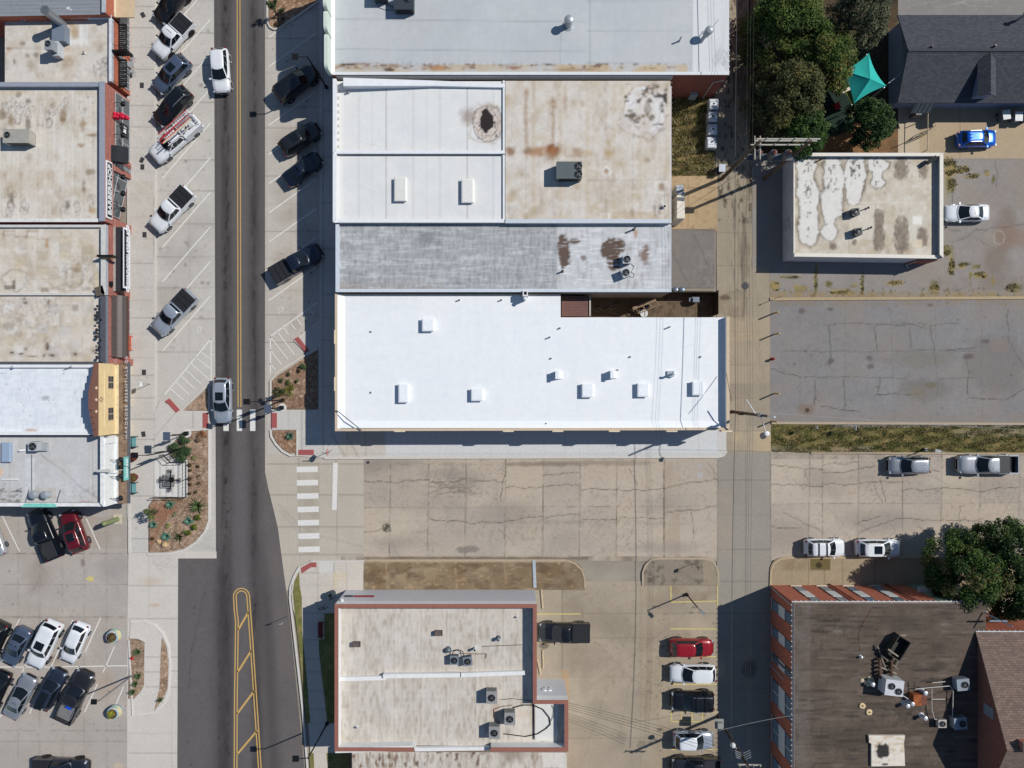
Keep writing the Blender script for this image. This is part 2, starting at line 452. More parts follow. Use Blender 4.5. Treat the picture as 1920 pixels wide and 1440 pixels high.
slab_street(Pp, (1518, 1543, 1610, 1693, 1766, 1838, 1912), (848, 945, 1048), 17,
  [((1444, 872), (1543, 880)), ((1543, 872), (1610, 866)), ((1543, 886), (1640, 874)), ((1444, 906), (1543, 912)), ((1543, 907), (1693, 904)), ((1444, 985), (1500, 990)), ((1470, 962), (1545, 1000)),
   ((1693, 920), (1766, 916)), ((1766, 914), (1838, 922)), ((1838, 922), (1912, 912)), ((1610, 980), (1650, 968)), ((1610, 1000), (1680, 972)), ((1680, 972), (1766, 976)), ((1766, 974), (1838, 978)), ((1838, 978), (1912, 976)),
   ((1650, 900), (1660, 940)), ((1720, 985), (1750, 1010)), ((1640, 910), (1655, 945)), ((1800, 950), (1795, 1000)), ((1693, 890), (1760, 884))])
patch(rect(1446, 850, 1660, 862), (120, 112, 104), .55, 0, 16)
structure(sheet('side_street', Pp, .008, PM))

Pp = [(1340, -70), (1443, -70), (1446, 850), (1346, 850)]
fill(Pp, (160, 148, 128), ((90, .07), (20, .07), (5, .05)), 6, 21)
for y in range(-60, 850, 62): line((1345, y), (1444, y + 1), 1, (112, 98, 80), .55)
line((1382, -60), (1384, 850), 1, (112, 98, 80), .4)
for x in (1362, 1367, 1398, 1404): line((x, -60), (x + 2, 850), 2, (120, 108, 92), .3, 2, .5)
pline([(1392, 400), (1397, 450), (1391, 500), (1396, 545), (1393, 600)], 5, (104, 94, 84), .6); blob(1396, 480, 9, 40, (112, 100, 88), .5, .6, .5, 14, 5); blob(1397, 536, 7, 7, (80, 74, 68), .8)
patch([(1385, 540), (1345, 556), (1342, 585), (1390, 600), (1405, 560)], (128, 112, 92), .6, 0, 20); blob(1360, 558, 9, 5, (84, 66, 56), .7, .6, .4, 8)
patch(rect(1370, 595, 1446, 640), (172, 156, 128), .5); patch(rect(1350, 720, 1446, 800), (142, 132, 118), .7, 0, 30); patch(rect(1375, 810, 1445, 848), (190, 168, 134), .8, 0, 40)
specks(rect(1345, 0, 1445, 420), (66, 58, 48), .2, .8, 6, 12, 31); specks(rect(1372, -70, 1412, 600), (96, 86, 74), .1, .7, 14, 60, 33)
for i in range(14): crack((R(1345, 1440), R(-50, 830)), (R(1345, 1440), R(-50, 830)), 4, .7, (96, 84, 70), .35, 8)
structure(sheet('alley', Pp, .010, PM))
Pp = [(1345, 848), (1446, 848), (1446, 1100), (1490, 1100), (1490, 1520), (1344, 1520), (1344, 1140)]
fill(Pp, (150, 144, 133), ((90, .06), (20, .05), (5, .04)), 6, 23)
for y in (900, 965, 1030, 1090, 1150, 1215, 1290, 1360, 1440): line((1345, y), (1446, y), 1, (108, 102, 94), .6)
for x in (1377, 1398): line((x, 850), (x, 1520), 1, (110, 104, 96), .45)
line((1345, 850), (1345, 1520), 2, (80, 72, 62), .6, 1.6, .3); line((1445, 850), (1446, 1100), 2, (70, 62, 54), .7, 1.6, .3)
patch(rect(1346, 915, 1375, 1045), (166, 150, 132), .6, 0, 20); blob(1404, 1255, 14, 16, (92, 86, 80), .7, .6, .4, 10)
structure(sheet('alley', Pp, .012, PM))

Pp = rect(1225, 322, 1345, 432); fill(Pp, (178, 154, 120), ((60, .08), (14, .08)), 5, 25)
for q in ((1290, 335, 1290, 430), (1258, 352, 1344, 352), (1300, 370, 1344, 378)): line(q[:2], q[2:], 1, (120, 100, 76), .6)
specks(Pp, (140, 116, 88), .3, .6, 7); structure(sheet('alley', Pp, .014, PM))
Pp = rect(1225, 429, 1340, 540); fill(Pp, (126, 120, 115), ((40, .07), (10, .08), (4, .07)), 5, 27)
specks(rect(1300, 470, 1340, 540), (150, 142, 132), .2, .7, 4); line((1260, 429), (1340, 432), 3, (120, 96, 66), .6, 2, .3); crack((1262, 470), (1290, 530), 4, .8); crack((1300, 440), (1330, 500), 4, .7)
structure(sheet('service_yard', Pp, .018, PA))
Pp = rect(1225, 180, 1340, 330); fill(Pp, (112, 98, 62), ((30, .22), (8, .25), (4, .25)), 5, 29, ((66, 70, 36), 14, .8))
specks(Pp, (160, 136, 88), .25, .7, 5, 8); line((1287, 200), (1287, 330), 5, (48, 44, 28), .6, 3)
structure(sheet('dry_grass', Pp, .020, PG))
Pp = rect(1048, 545, 1338, 605); fill(Pp, (112, 96, 78), ((30, .2), (8, .2)), 5, 33); specks(Pp, (60, 54, 42), .1, .6, 8); structure(sheet('courtyard', Pp, .022, PM))

Pp = rect(1444, 560, 2000, 794)
fill(Pp, (134, 131, 129), ((90, .07), (24, .08), (5, .10)), 6, 35, ((144, 134, 124), 60, .6))
for y, x0, x1 in ((608, 1545, 1800), (658, 1470, 1830), (708, 1500, 1700), (709, 1760, 1830)): crack((x0, y), (x1, y), 2.2, 1, (84, 79, 76), .8, None, .05)
for c in (((1555, 608), (1557, 690)), ((1444, 691), (1500, 706)), ((1529, 710), (1527, 760)), ((1581, 712), (1585, 765)), ((1540, 762), (1610, 772)), ((1745, 610), (1755, 680)), ((1707, 610), (1708, 650)), ((1640, 612), (1645, 655)),
          ((1890, 580), (1892, 640)), ((1892, 640), (1920, 690)), ((1812, 670), (1815, 740)), ((1818, 745), (1890, 748)), ((1890, 748), (1920, 730)), ((1645, 740), (1730, 738)), ((1650, 710), (1645, 740)), ((1775, 656), (1830, 652)), ((1690, 605), (1740, 615))): crack(c[0], c[1], 2.5, 1.2, (54, 50, 48), .85, None, .08)
blob(1865, 690, 52, 55, (118, 112, 108), .55, .5, .4, 30, 6); blob(1875, 648, 18, 12, (136, 122, 114), .6, .6); blob(1735, 730, 45, 22, (112, 108, 102), .55, .6, .5, 20, 7); blob(1720, 735, 14, 9, (132, 120, 102), .5, .5)
blob(1745, 722, 12, 5, (112, 104, 76), .6, .4); blob(1512, 768, 16, 10, (128, 110, 92), .7, .6); blob(1513, 769, 4, 4, (58, 46, 36), .8); blob(1730, 672, 60, 16, (122, 116, 104), .5, .8, .5, 18)
for x, y in ((1503, 584), (1557, 580), (1745, 572), (1850, 640), (1815, 668), (1630, 672), (1633, 687), (1558, 676)): blob(x, y, R(5, 9), R(3, 6), (84, 72, 66), .6, .6, .5, 8)
for i in range(90): blob(R(1450, 1920), R(566, 790), R(.8, 2.6), R(.8, 2), random.choice([(84, 80, 78), (88, 70, 66), (146, 142, 136)]), R(.3, .7), .5, .4, 5, i)
patch(rect(1444, 560, 2000, 574), (140, 122, 100), .5, 0, 14); patch(rect(1444, 778, 2000, 794), (140, 126, 112), .4, 0, 14)
for x in range(1500, 1920, 85): crack((x, 575), (x + R(-8, 8), 785), 2, .8, (98, 95, 93), .45)
structure(sheet('parking_lot', Pp, .016, PA))
Pp = [(1410, 288), (2000, 288), (2000, 561), (1443, 561), (1443, 500), (1410, 500)]
fill(Pp, (146, 140, 134), ((90, .06), (24, .07), (5, .09)), 6, 37, ((150, 134, 120), 50, .5))
for c in (((1770, 430), (1800, 432)), ((1785, 455), (1830, 430)), ((1830, 430), (1850, 432)), ((1825, 445), (1850, 460)), ((1784, 360), (1788, 400)), ((1865, 300), (1868, 350)), ((1850, 430), (1920, 420))): crack(c[0], c[1], 4, 1.1, (70, 64, 56), .8)
blob(1885, 430, 22, 40, (122, 100, 84), .45, .9, .5, 24, 8); blob(1865, 490, 25, 30, (116, 96, 82), .45, .9, .5, 20, 9); blob(1900, 445, 30, 20, (140, 112, 92), .5, .9)
ring(1874, 446, 11, 13, (176, 168, 150), .7, .15); blob(1775, 310, 10, 60, (160, 146, 108), .6, .8, .6, 12, 10)
DRYW = (156, 136, 88); GRNW = (92, 92, 46)
for (x, y, rx, ry) in ((1780, 312, 16, 22), (1800, 318, 20, 10), (1822, 330, 18, 6), (1783, 345, 10, 18), (1850, 325, 12, 6), (1862, 335, 4, 12), (1775, 470, 12, 14), (1785, 500, 8, 22), (1808, 497, 14, 7), (1830, 500, 10, 5), (1840, 515, 22, 9), (1820, 520, 4, 16), (1862, 525, 5, 12), (1900, 540, 18, 12), (1752, 540, 12, 14), (1680, 530, 22, 7), (1530, 520, 4, 36), (1617, 535, 4, 28), (1480, 519, 26, 3), (1555, 533, 10, 6), (1575, 548, 26, 5), (1500, 540, 16, 8), (1600, 535, 12, 4), (1455, 535, 14, 12), (1590, 545, 5, 5)):
 for q in range(6): blob(x + R(-.5, .5) * rx, y + R(-.5, .5) * ry, rx * R(.3, .7), ry * R(.3, .7), random.choice([DRYW, DRYW, GRNW, (120, 112, 70)]), R(.4, .85), .5, .9, 5, q)
patch(rect(1443, 548, 2000, 560), (150, 128, 88), .8, 0, 8); specks(rect(1443, 540, 2000, 560), (86, 82, 44), .3, .7, 5)
patch(rect(1760, 520, 1930, 545), (120, 100, 84), .35, 0, 18)
structure(sheet('back_lot', Pp, .020, PA))
curb('kerb', [(1443, 561), (2000, 558)], .3, .12, 0, (176, 156, 122))
Pp = rect(1600, 190, 2000, 297); fill(Pp, (178, 158, 130), ((60, .06), (16, .05), (5, .03)), 5, 39)
patch(rect(1600, 190, 1725, 297), (196, 182, 160), .6)
for x in (1725, 1800, 1855): line((x, 200), (x, 296), 1, (130, 112, 90), .6)
structure(sheet('driveway', Pp, .026, PM))
Pp = rect(1640, -70, 2000, 40); fill(Pp, (140, 136, 132), ((60, .06), (16, .06), (5, .06)), 5, 41)
for i in range(8): crack((R(1690, 1920), R(-20, 26)), (R(1690, 1920), R(-20, 26)), 4, .8, (170, 166, 160), .6)
structure(sheet('parking_lot', Pp, .026, PA))
Pp = rect(1404, -70, 1684, 296)
fill(Pp, (70, 62, 46), ((40, .2), (10, .25)), 5, 43, ((92, 72, 50), 20, .7))
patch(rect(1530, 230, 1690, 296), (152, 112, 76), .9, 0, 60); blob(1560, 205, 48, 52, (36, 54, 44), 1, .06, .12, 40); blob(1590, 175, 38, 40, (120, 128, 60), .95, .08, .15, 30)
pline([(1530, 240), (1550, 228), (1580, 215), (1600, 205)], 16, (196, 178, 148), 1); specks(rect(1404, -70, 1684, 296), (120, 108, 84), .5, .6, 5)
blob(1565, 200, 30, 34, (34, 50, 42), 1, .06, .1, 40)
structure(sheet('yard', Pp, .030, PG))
Pp = rect(1408, 0, 1452, 90); fill(Pp, (66, 58, 52), ((20, .1),)); structure(sheet('path', Pp, .034, PM))

Pp = [(1446, 792), (2000, 796), (2000, 850), (1500, 849), (1446, 846)]
fill(Pp, (104, 98, 56), ((40, .16), (10, .2), (4, .2)), 4, 45, ((146, 124, 82), 22, .9))
specks(Pp, (68, 74, 34), .1, .8, 9, 5, 46); specks(Pp, (150, 128, 88), .4, .7, 14, 6, 47)
patch(rect(1560, 796, 2000, 801), (130, 126, 122), .9, 0); specks(rect(1560, 796, 2000, 804), (76, 80, 40), .2, .8, 8)
patch(rect(1790, 805, 2000, 820), (158, 144, 122), .8, 0, 25); specks(rect(1790, 803, 2000, 822), (86, 88, 44), .25, .8, 8)
patch(rect(1446, 838, 1640, 849), (140, 128, 112), .6, 0, 14)
structure(sheet('grass_verge', Pp, .030, PG))
curb('kerb', [(1446, 793), (2000, 795)], .25, .14, 0, (176, 160, 138)); curb('kerb', [(1520, 849), (2000, 851)], .2, .13, 0, (172, 156, 134))

Pp = [(1000, 1090), (1345, 1090), (1345, 1520), (1000, 1520)]
fill(Pp, (168, 155, 136), ((90, .06), (24, .06), (5, .06)), 6, 49, ((150, 138, 120), 50, .5))
for x in (1054, 1201, 1253): line((x, 1100), (x, 1520), 1.2, (112, 100, 84), .7)
for y in (1150, 1196, 1269, 1384): line((1005, y), (1345, y), 1, (118, 106, 90), .5)
patch(rect(1201, 1100, 1257, 1520), (164, 146, 120), .5, 0, 30); patch(rect(1055, 1100, 1095, 1180), (140, 128, 110), .6, 0, 14); specks(rect(1055, 1095, 1200, 1300), (146, 130, 108), .3, .5, 6)
for x in (1236, 1241, 1247, 1266, 1270): line((x, 1100), (x - 6, 1520), 1.5, (124, 108, 88), .35, 2, .6)
patch(rect(1257, 1100, 1345, 1127), (140, 120, 96), .7, 0, 20); specks(rect(1201, 1190, 1257, 1330), (120, 104, 88), .3, .6, 5)
patch(rect(1054, 1255, 1068, 1380), (184, 150, 110), .6, 0); blob(1020, 1210, 9, 6, (100, 88, 74), .8, .6); blob(1237, 1368, 5, 3, (70, 60, 50), .8)
line((1345, 1100), (1345, 1520), 2, (90, 80, 66), .7, 1.6, .3)
for i in range(30): blob(R(1010, 1340), R(1110, 1440), R(10, 46), R(8, 30), random.choice([(146, 134, 118), (138, 126, 110), (188, 174, 152)]), R(.2, .5), 1.1, .5, 18, i)
for i in range(60): blob(R(1225, 1340), R(1130, 1440), R(1, 4), R(1, 3), (96, 86, 74), R(.3, .7), .6, .4, 5, i)
for i in range(9): crack((R(1010, 1340), R(1110, 1430)), (R(1010, 1340), R(1110, 1430)), 4, .7, (110, 98, 82), .45)
structure(sheet('parking_lot', Pp, .016, PM))
def rounded(x0, y0, x1, y1, rl, rr):
 P = []
 for i in range(9):
  a = math.pi - i * math.pi / 16
  if rl: P.append((x0 + rl + rl * math.cos(a), y0 + rl - rl * math.sin(a)))
 if not rl: P.append((x0, y0))
 for i in range(9):
  a = math.pi / 2 - i * math.pi / 16
  if rr: P.append((x1 - rr + rr * math.cos(a), y0 + rr - rr * math.sin(a)))
 if not rr: P.append((x1, y0))
 return P + [(x1, y1), (x0, y1)]
Pp = rounded(680, 1050, 1097, 1106, 0, 34)
fill(Pp, (132, 115, 92), ((60, .14), (14, .1), (5, .08)), 5, 51, ((120, 96, 68), 24, .8))
for x in (723, 774, 813, 853, 898, 945): line((x, 1054), (x + R(-6, 6), 1102), 2, (178, 152, 116), .8, 2, .3)
specks(Pp, (176, 150, 114), .4, .7, 12, 4); specks(Pp, (96, 78, 60), .15, .6, 16, 10, 52); specks(Pp, (158, 140, 114), .2, .6, 26, 14, 54); line((682, 1052), (1070, 1052), 4, (178, 162, 138), .9); line((1005, 1050), (1005, 1100), 4, (150, 160, 168), .0)
structure(sheet('pavement', Pp, .10, PM)); curb('kerb', [(681, 1050), (1060, 1050), (1078, 1056), (1091, 1068), (1096, 1083), (1097, 1102)], .2, .13, 0, (178, 160, 136))
Pp = rounded(1205, 1047, 1346, 1098, 26, 26)
fill(Pp, (142, 130, 114), ((40, .1), (10, .12), (4, .12)), 5, 53); specks(Pp, (92, 84, 74), .15, .7, 9); patch(rect(1320, 1050, 1346, 1098), (160, 146, 124), .7, 0)
structure(sheet('pavement', Pp, .10, PM)); curb('kerb', [(1205, 1097), (1205, 1073), (1210, 1060), (1220, 1050), (1232, 1047), (1320, 1047), (1334, 1051), (1343, 1062), (1346, 1075), (1346, 1097)], .2, .13, 0, (176, 160, 136))
Pp = rounded(1444, 1045, 2000, 1103, 24, 0)
fill(Pp, (158, 142, 118), ((60, .08), (14, .08), (5, .06)), 5, 55)
for x in (1485, 1516, 1546, 1580, 1640): line((x, 1048), (x, 1100), 1, (110, 92, 70), .6)
line((1444, 1069), (1700, 1069), 1, (110, 92, 70), .5); patch(rect(1445, 1046, 1486, 1069), (134, 112, 84), .6, 0, 20); patch(rect(1486, 1046, 1518, 1067), (122, 100, 74), .6, 0, 20)
patch(rect(1519, 1047, 1558, 1069), (104, 92, 56), .95); blob(1536, 1060, 6, 5, (44, 38, 26), .9, .4)
structure(sheet('pavement', Pp, .11, PM)); curb('kerb', [(1444, 1100), (1445, 1070), (1451, 1056), (1462, 1048), (1480, 1045), (2000, 1045)], .2, .14, 0, (182, 162, 132))

Pp = rect(-75, 944, 244, 1520)
fill(Pp, (176, 168, 160), ((90, .05), (24, .06), (6, .05)), 6, 57, ((160, 150, 140), 50, .4))
for x in (34, 74, 117, 158, 200): line((x, 950), (x, 1520), 2.5, (130, 122, 116), .45, 2.5, .5)
for y in (1096, 1370, 1390): line((-60, y), (240, y), 1, (128, 122, 116), .6, 1.6, .3)
for y, x0 in ((1038, -10), (1157, -10)): line((x0, y), (240, y), 2, (118, 100, 84), .8, 2, .35)
blob(155, 1055, 4, 8, (120, 110, 104), .7); blob(70, 1080, 20, 26, (146, 132, 122), .5, 1); blob(215, 1065, 30, 26, (150, 144, 140), .5, 1)
patch(rect(150, 970, 240, 1030), (152, 140, 126), .4, 0, 20); blob(200, 1285, 20, 30, (170, 150, 130), .5, .9); blob(105, 1235, 12, 8, (140, 118, 96), .5, .8); blob(222, 1435, 10, 6, (200, 180, 150), .7, .6)
for i in range(12): crack((R(0, 235), R(970, 1430)), (R(0, 235), R(970, 1430)), 3, .6, (120, 112, 106), .4, 7)
for i in range(30): blob(R(0, 235), R(1050, 1430), R(.8, 2), R(.8, 2), (84, 78, 74), R(.3, .8), .5, .3, 5)
line((241, 950), (241, 1520), 2.5, (112, 104, 98), .7, 2, .3)
structure(sheet('parking_lot', Pp, .014, PM))
Pp = [(241, 1034), (406, 1034), (406, 1047), (334, 1047), (332, 1520), (238, 1520), (239, 1160)]
fill(Pp, (204, 197, 188), ((90, .04), (24, .04), (6, .03)), 5, 59)
for y in (1098, 1160, 1232, 1258, 1288, 1375, 1412): line((241, y), (332, y), 1, (150, 144, 138), .7)
for x in (279,): line((x, 1037), (x, 1165), 1, (150, 144, 138), .7)
line((323, 1160), (322, 1520), 1, (170, 164, 156), .6); blob(285, 1090, 20, 8, (192, 168, 140), .4, 1); blob(290, 1135, 9, 3, (192, 164, 130), .5, .8)
for i in range(20): line((R(280, 330), R(1040, 1060)), (R(300, 334), R(1036, 1090)), 1, (170, 164, 158), .4)
structure(sheet('apron', Pp, .018, PM))

Pp = [(401, -70), (497, -70), (497, 885), (503, 915), (514, 960), (521, 990), (529, 1050), (537, 1110), (546, 1190), (556, 1290), (567, 1400), (578, 1520), (331, 1520), (333, 1045), (405, 1045)]
fill(Pp, (99, 95, 94), ((70, .06), (14, .06), (4, .10)), 6, 61)
s, m = pmask(Pp, 0); X, Y = gxy(s); Xf = X + 0 * Y; Yf = Y + 0 * X
for cx, w, a in ((424, 12, .8), (476, 11, .7)):
 d = np.exp(-((Xf - cx - np.clip(Yf - 1000, 0, 999) * (.02 if cx > 450 else -.01)) / w) ** 2)
 blend(s, m * d * a * np.clip(.9 + .6 * nz(7, 60, 62)[s], 0, 1.2), (62, 58, 58))
d = np.exp(-((Xf - 424) / 7) ** 2); blend(s, m * d * .95 * np.clip(nz(4, 14, 63)[s] * 1.6, 0, 1), (38, 35, 36))
d = np.exp(-((Xf - 476) / 5) ** 2); blend(s, m * d * .7 * np.clip(nz(4, 14, 64)[s] * 1.6, 0, 1), (44, 41, 42))
blend(s, m * np.exp(-((Xf - 449) / 9) ** 2) * .45, (100, 97, 97))
patch([(497, 880), (530, 1050), (578, 1520), (540, 1520), (515, 1200), (495, 1000)], (112, 104, 100), .55, 0, 60); patch(rect(333, 1047, 370, 1520), (98, 94, 93), .5, 0, 60)
blend(s, m * np.exp(-((Xf - 420) / 22) ** 2) * np.clip((Yf - 1000) / 120, 0, 1) * .7 * np.clip(.8 + .6 * nz(9, 80, 65)[s], 0, 1.3), (66, 62, 63))
blend(s, m * np.exp(-((Xf - 502 - (Yf - 1200) * .05) / 13) ** 2) * np.clip((Yf - 1000) / 120, 0, 1) * .6, (70, 66, 66))
blend(s, m * np.exp(-((Xf - 412) / 3.5) ** 2) * np.clip((Yf - 1040) / 90, 0, 1) * .8 * np.clip(nz(4, 16, 66)[s] * 1.8, 0, 1), (46, 43, 43))
crack((384, 1110), (358, 1220), 2, .9, (48, 46, 46), .7); crack((358, 1220), (354, 1290), 2, .9, (48, 46, 46), .7); line((456, 1180), (432, 1320), 1, (70, 67, 67), .6)
for i in range(70): blob(random.choice([R(345, 365), R(418, 430), R(472, 480), R(408, 418)]), R(-60, 1440), R(.8, 2.4), R(.8, 3.2), (38, 36, 36), R(.4, .9), .5, .5, 5, i)
line((478, 640), (479, 800), 1, (46, 43, 44), .7); line((476, -60), (478, 640), 1, (58, 55, 56), .5); line((405, -60), (407, 1040), 3, (74, 71, 71), .6); line((494, -60), (494, 880), 4, (96, 91, 88), .6)
structure(sheet('main_road', Pp, .012, PA))

SW = .12
def pavement(P, col, seed, joints, extra=None, z=SW, name='pavement', m=PM):
 fill(P, col, ((90, .04), (24, .04), (6, .03)), 4, seed)
 for q in joints: line(q[:2], q[2:], 1, tuple(v * .72 for v in col), .75)
 if extra: extra()
 b = MB(); o = sheet(name, P, z, m)
 return structure(o)
def exw():
 patch(rect(243, 340, 290, 470), (188, 178, 162), .5, 0, 30)
 for i in range(9): blob(R(246, 290), R(0, 900), R(4, 16), R(4, 16), (186, 178, 168), .4, 1)
 for i in range(50): blob(R(246, 290), R(0, 1000), R(.6, 1.6), R(.6, 1.6), (120, 114, 108), R(.3, .7), .5, .3, 5)
 for q in ((285, 360, 246, 330), (280, 390, 246, 350), (275, 260, 248, 240)): line(q[:2], q[2:], 3, (208, 200, 188), .5)
 line((290, -60), (290, 770), 3, (214, 208, 200), .9); line((289, 370), (289, 480), 1.5, (90, 84, 78), .8)
PW = [(238, -70), (292, -70), (292, 768), (300, 750), (333, 768), (350, 770), (392, 771), (392, 806), (352, 806), (318, 835), (312, 845), (322, 860), (352, 862), (352, 932), (288, 934), (278, 948), (278, 1036), (244, 1036), (238, 960)]
pavement(PW, (198, 193, 186), 71, [(243, y, 290, y) for y in (12, 52, 89, 130, 198, 238, 277, 321, 363, 407, 447, 494, 539, 563, 596, 627, 671, 704, 746, 786, 824, 863, 930, 972, 1010)] + [(289, 770, 289, 930), (290, 819, 333, 770), (362, 771, 362, 803)], exw)
curb('kerb', [(292, -70), (292, 765)], .16, .14); curb('kerb', [(244, 945), (244, 1036)], .25, .2)
PE = [(598, -70), (640, -70), (640, 800), (1362, 798), (1362, 845), (1356, 855), (1345, 857), (608, 859), (556, 855), (556, 806), (510, 806), (510, 768), (597, 768), (597, 655), (580, 668), (552, 640), (595, 603), (598, 603)]
def exe():
 for i in range(60): blob(R(608, 1350), R(812, 856), R(.6, 1.6), R(.6, 1.6), (120, 116, 112), R(.3, .7), .5, .3, 5)
 patch(rect(640, 812, 720, 858), (196, 184, 164), .6, 0, 30); line((650, 815), (672, 858), 3, (150, 140, 128), .6, 2); line((622, 812), (648, 858), 3, (150, 140, 128), .6, 2)
 patch(rect(605, 0, 608, 850), (120, 114, 108), .4, 0); patch(rect(724, 808, 1362, 858), (208, 211, 213), .75, 0)
 line((610, 851), (1345, 851), 1.2, (140, 134, 126), .7); line((608, 857), (1345, 855), 2.5, (204, 196, 184), .9); patch(rect(1345, 800, 1362, 857), (196, 190, 180), .5, 0)
pavement(PE, (198, 194, 188), 73, [(604, y, 628, y) for y in range(-50, 800, 43)] + [(x, 810, x, 856) for x in (650, 686, 724, 780, 835, 868, 920, 975, 1020, 1060, 1102, 1150, 1200, 1240, 1275, 1310, 1345)] + [(541, 770, 541, 804), (566, 770, 566, 850), (510, 823, 604, 823)], exe)
curb('kerb', [(604, -70), (603, 603), (598, 603), (552, 640)], .16, .14); curb('kerb', [(608, 859), (1345, 857), (1356, 854), (1362, 845)], .2, .15)
PS = [(563, 1062), (583, 1052), (682, 1051), (681, 1106), (660, 1106), (640, 1140), (640, 1520), (588, 1520), (582, 1412), (574, 1300), (560, 1180), (549, 1140), (546, 1110), (550, 1085)]
def exs():
 patch(rect(626, 1074, 650, 1106), (214, 190, 148), .6, 0, 20); patch(rect(600, 1054, 625, 1075), (208, 206, 202), .7)
pavement(PS, (200, 192, 181), 75, [(x, 1055, x + 1, 1150) for x in (595, 626, 649)] + [(565, y, 628, y) for y in (1074, 1097, 1121, 1150, 1175, 1200, 1236, 1260, 1296, 1330, 1357, 1411)], exs)
curb('kerb', [(683, 1051), (583, 1052)], .16, .15); curb('kerb', [(562, 1062), (552, 1080), (545, 1100), (544, 1120), (547, 1145), (558, 1240), (568, 1330), (578, 1450), (582, 1520)], .2, .16)
Pp = rect(290, 864, 352, 931); pavement(Pp, (214, 211, 206), 77, [(x, 866, x, 930) for x in (300, 312, 324, 336)], None, .128)
PI = [(245, 1164), (270, 1163), (290, 1171), (306, 1187), (316, 1210), (320, 1245), (317, 1295), (308, 1318), (292, 1334), (268, 1338), (250, 1340), (249, 1312), (243, 1200)]
pavement(PI, (205, 199, 190), 79, [(272, 1232, 303, 1232), (270, 1260, 300, 1260), (268, 1288, 298, 1288)])
curb('kerb', PI[:1] + PI[1:] , .18, .16, 0, (214, 210, 204))

def bed(P, col=(160, 134, 112), seed=81, cola=(122, 96, 76), soil=None):
 fill(P, col, ((30, .1), (6, .2), (3, .28)), 4, seed, (cola, 16, .7))
 specks(P, (206, 186, 164), .3, .7, 3, None, seed); specks(P, (84, 64, 50), .35, .7, 3, None, seed + 1)
 if soil: soil()
 return structure(sheet('planting_bed', P, .14, PV, None, 2.0))
bed([(345, 769), (385, 731), (391, 731), (391, 769)], seed=82); curb('kerb', [(340, 771), (384, 728), (393, 727), (393, 771)], .16, .17)
def so1():
 patch([(280, 940), (350, 934), (300, 990), (282, 1036)], (138, 92, 68), .7, 0, 20)
 pline([(392, 865), (372, 900), (365, 935), (330, 975), (322, 1030)], 2, (86, 66, 52), .8, 2, .2); pline([(380, 820), (383, 870), (376, 910), (340, 950), (308, 985), (300, 1036)], 2, (92, 72, 58), .7, 2, .2)
bed([(352, 809), (391, 808), (391, 975), (384, 994), (367, 1014), (346, 1028), (318, 1035), (280, 1036), (280, 948), (290, 935), (353, 933), (353, 862), (323, 857), (315, 845), (330, 826)], seed=84, soil=so1)
curb('kerb', [(350, 807), (393, 806), (393, 976), (385, 997), (368, 1017), (347, 1031), (318, 1038), (278, 1039)], .18, .18, 0, (212, 208, 202))
bed([(511, 714), (521, 704), (567, 674), (596, 656), (596, 767), (511, 767)], (148, 120, 98), 86, (108, 80, 62)); curb('kerb', [(508, 768), (508, 714), (518, 701), (565, 671), (597, 652)], .18, .18, 0, (208, 200, 190))
bed([(511, 807), (555, 807), (555, 849), (545, 850), (531, 842), (519, 829), (512, 816)], (148, 116, 92), 88, (112, 78, 58)); curb('kerb', [(508, 806), (509, 818), (517, 832), (530, 846), (545, 854), (558, 855), (558, 806)], .18, .18, 0, (210, 204, 196))
bed([(504, -70), (597, -70), (597, 1), (531, 45), (522, 51), (512, 52), (505, 48)], (160, 128, 100), 90, (110, 80, 58)); curb('kerb', [(502, -70), (502, 42), (507, 52), (515, 56), (524, 54), (533, 48), (600, 2)], .18, .18, 0, (206, 198, 188))
bed([(243, 1197), (258, 1198), (271, 1204), (270, 1286), (262, 1298), (250, 1311), (241, 1310)], (160, 136, 114), 92, (118, 92, 74)); curb('kerb', [(243, 1194), (259, 1195), (273, 1202)], .14, .17); curb('kerb', [(272, 1286), (264, 1300), (251, 1313)], .14, .17)
bed([(304, 1195), (312, 1212), (316, 1240), (314, 1290), (307, 1309), (289, 1333), (299, 1290), (302, 1210)], (164, 138, 114), 94, (122, 94, 76))
def lawn(P, seed):
 fill(P, (112, 112, 64), ((20, .15), (6, .2), (3, .2)), 4, seed, ((150, 134, 88), 14, .8)); return structure(sheet('lawn', P, .135, PG))
lawn([(561, 1071), (562, 1098), (566, 1122), (566, 1140), (567, 1190), (575, 1270), (582, 1356), (574, 1356), (565, 1260), (558, 1190), (552, 1145), (549, 1110), (552, 1090)], 96)
lawn([(608, 1150), (640, 1150), (640, 1356), (614, 1356), (606, 1290), (598, 1222), (598, 1199), (608, 1199)], 97); lawn([(612, 1412), (655, 1412), (655, 1520), (622, 1520)], 98); lawn([(580, 1412), (588, 1412), (593, 1520), (585, 1520)], 99)

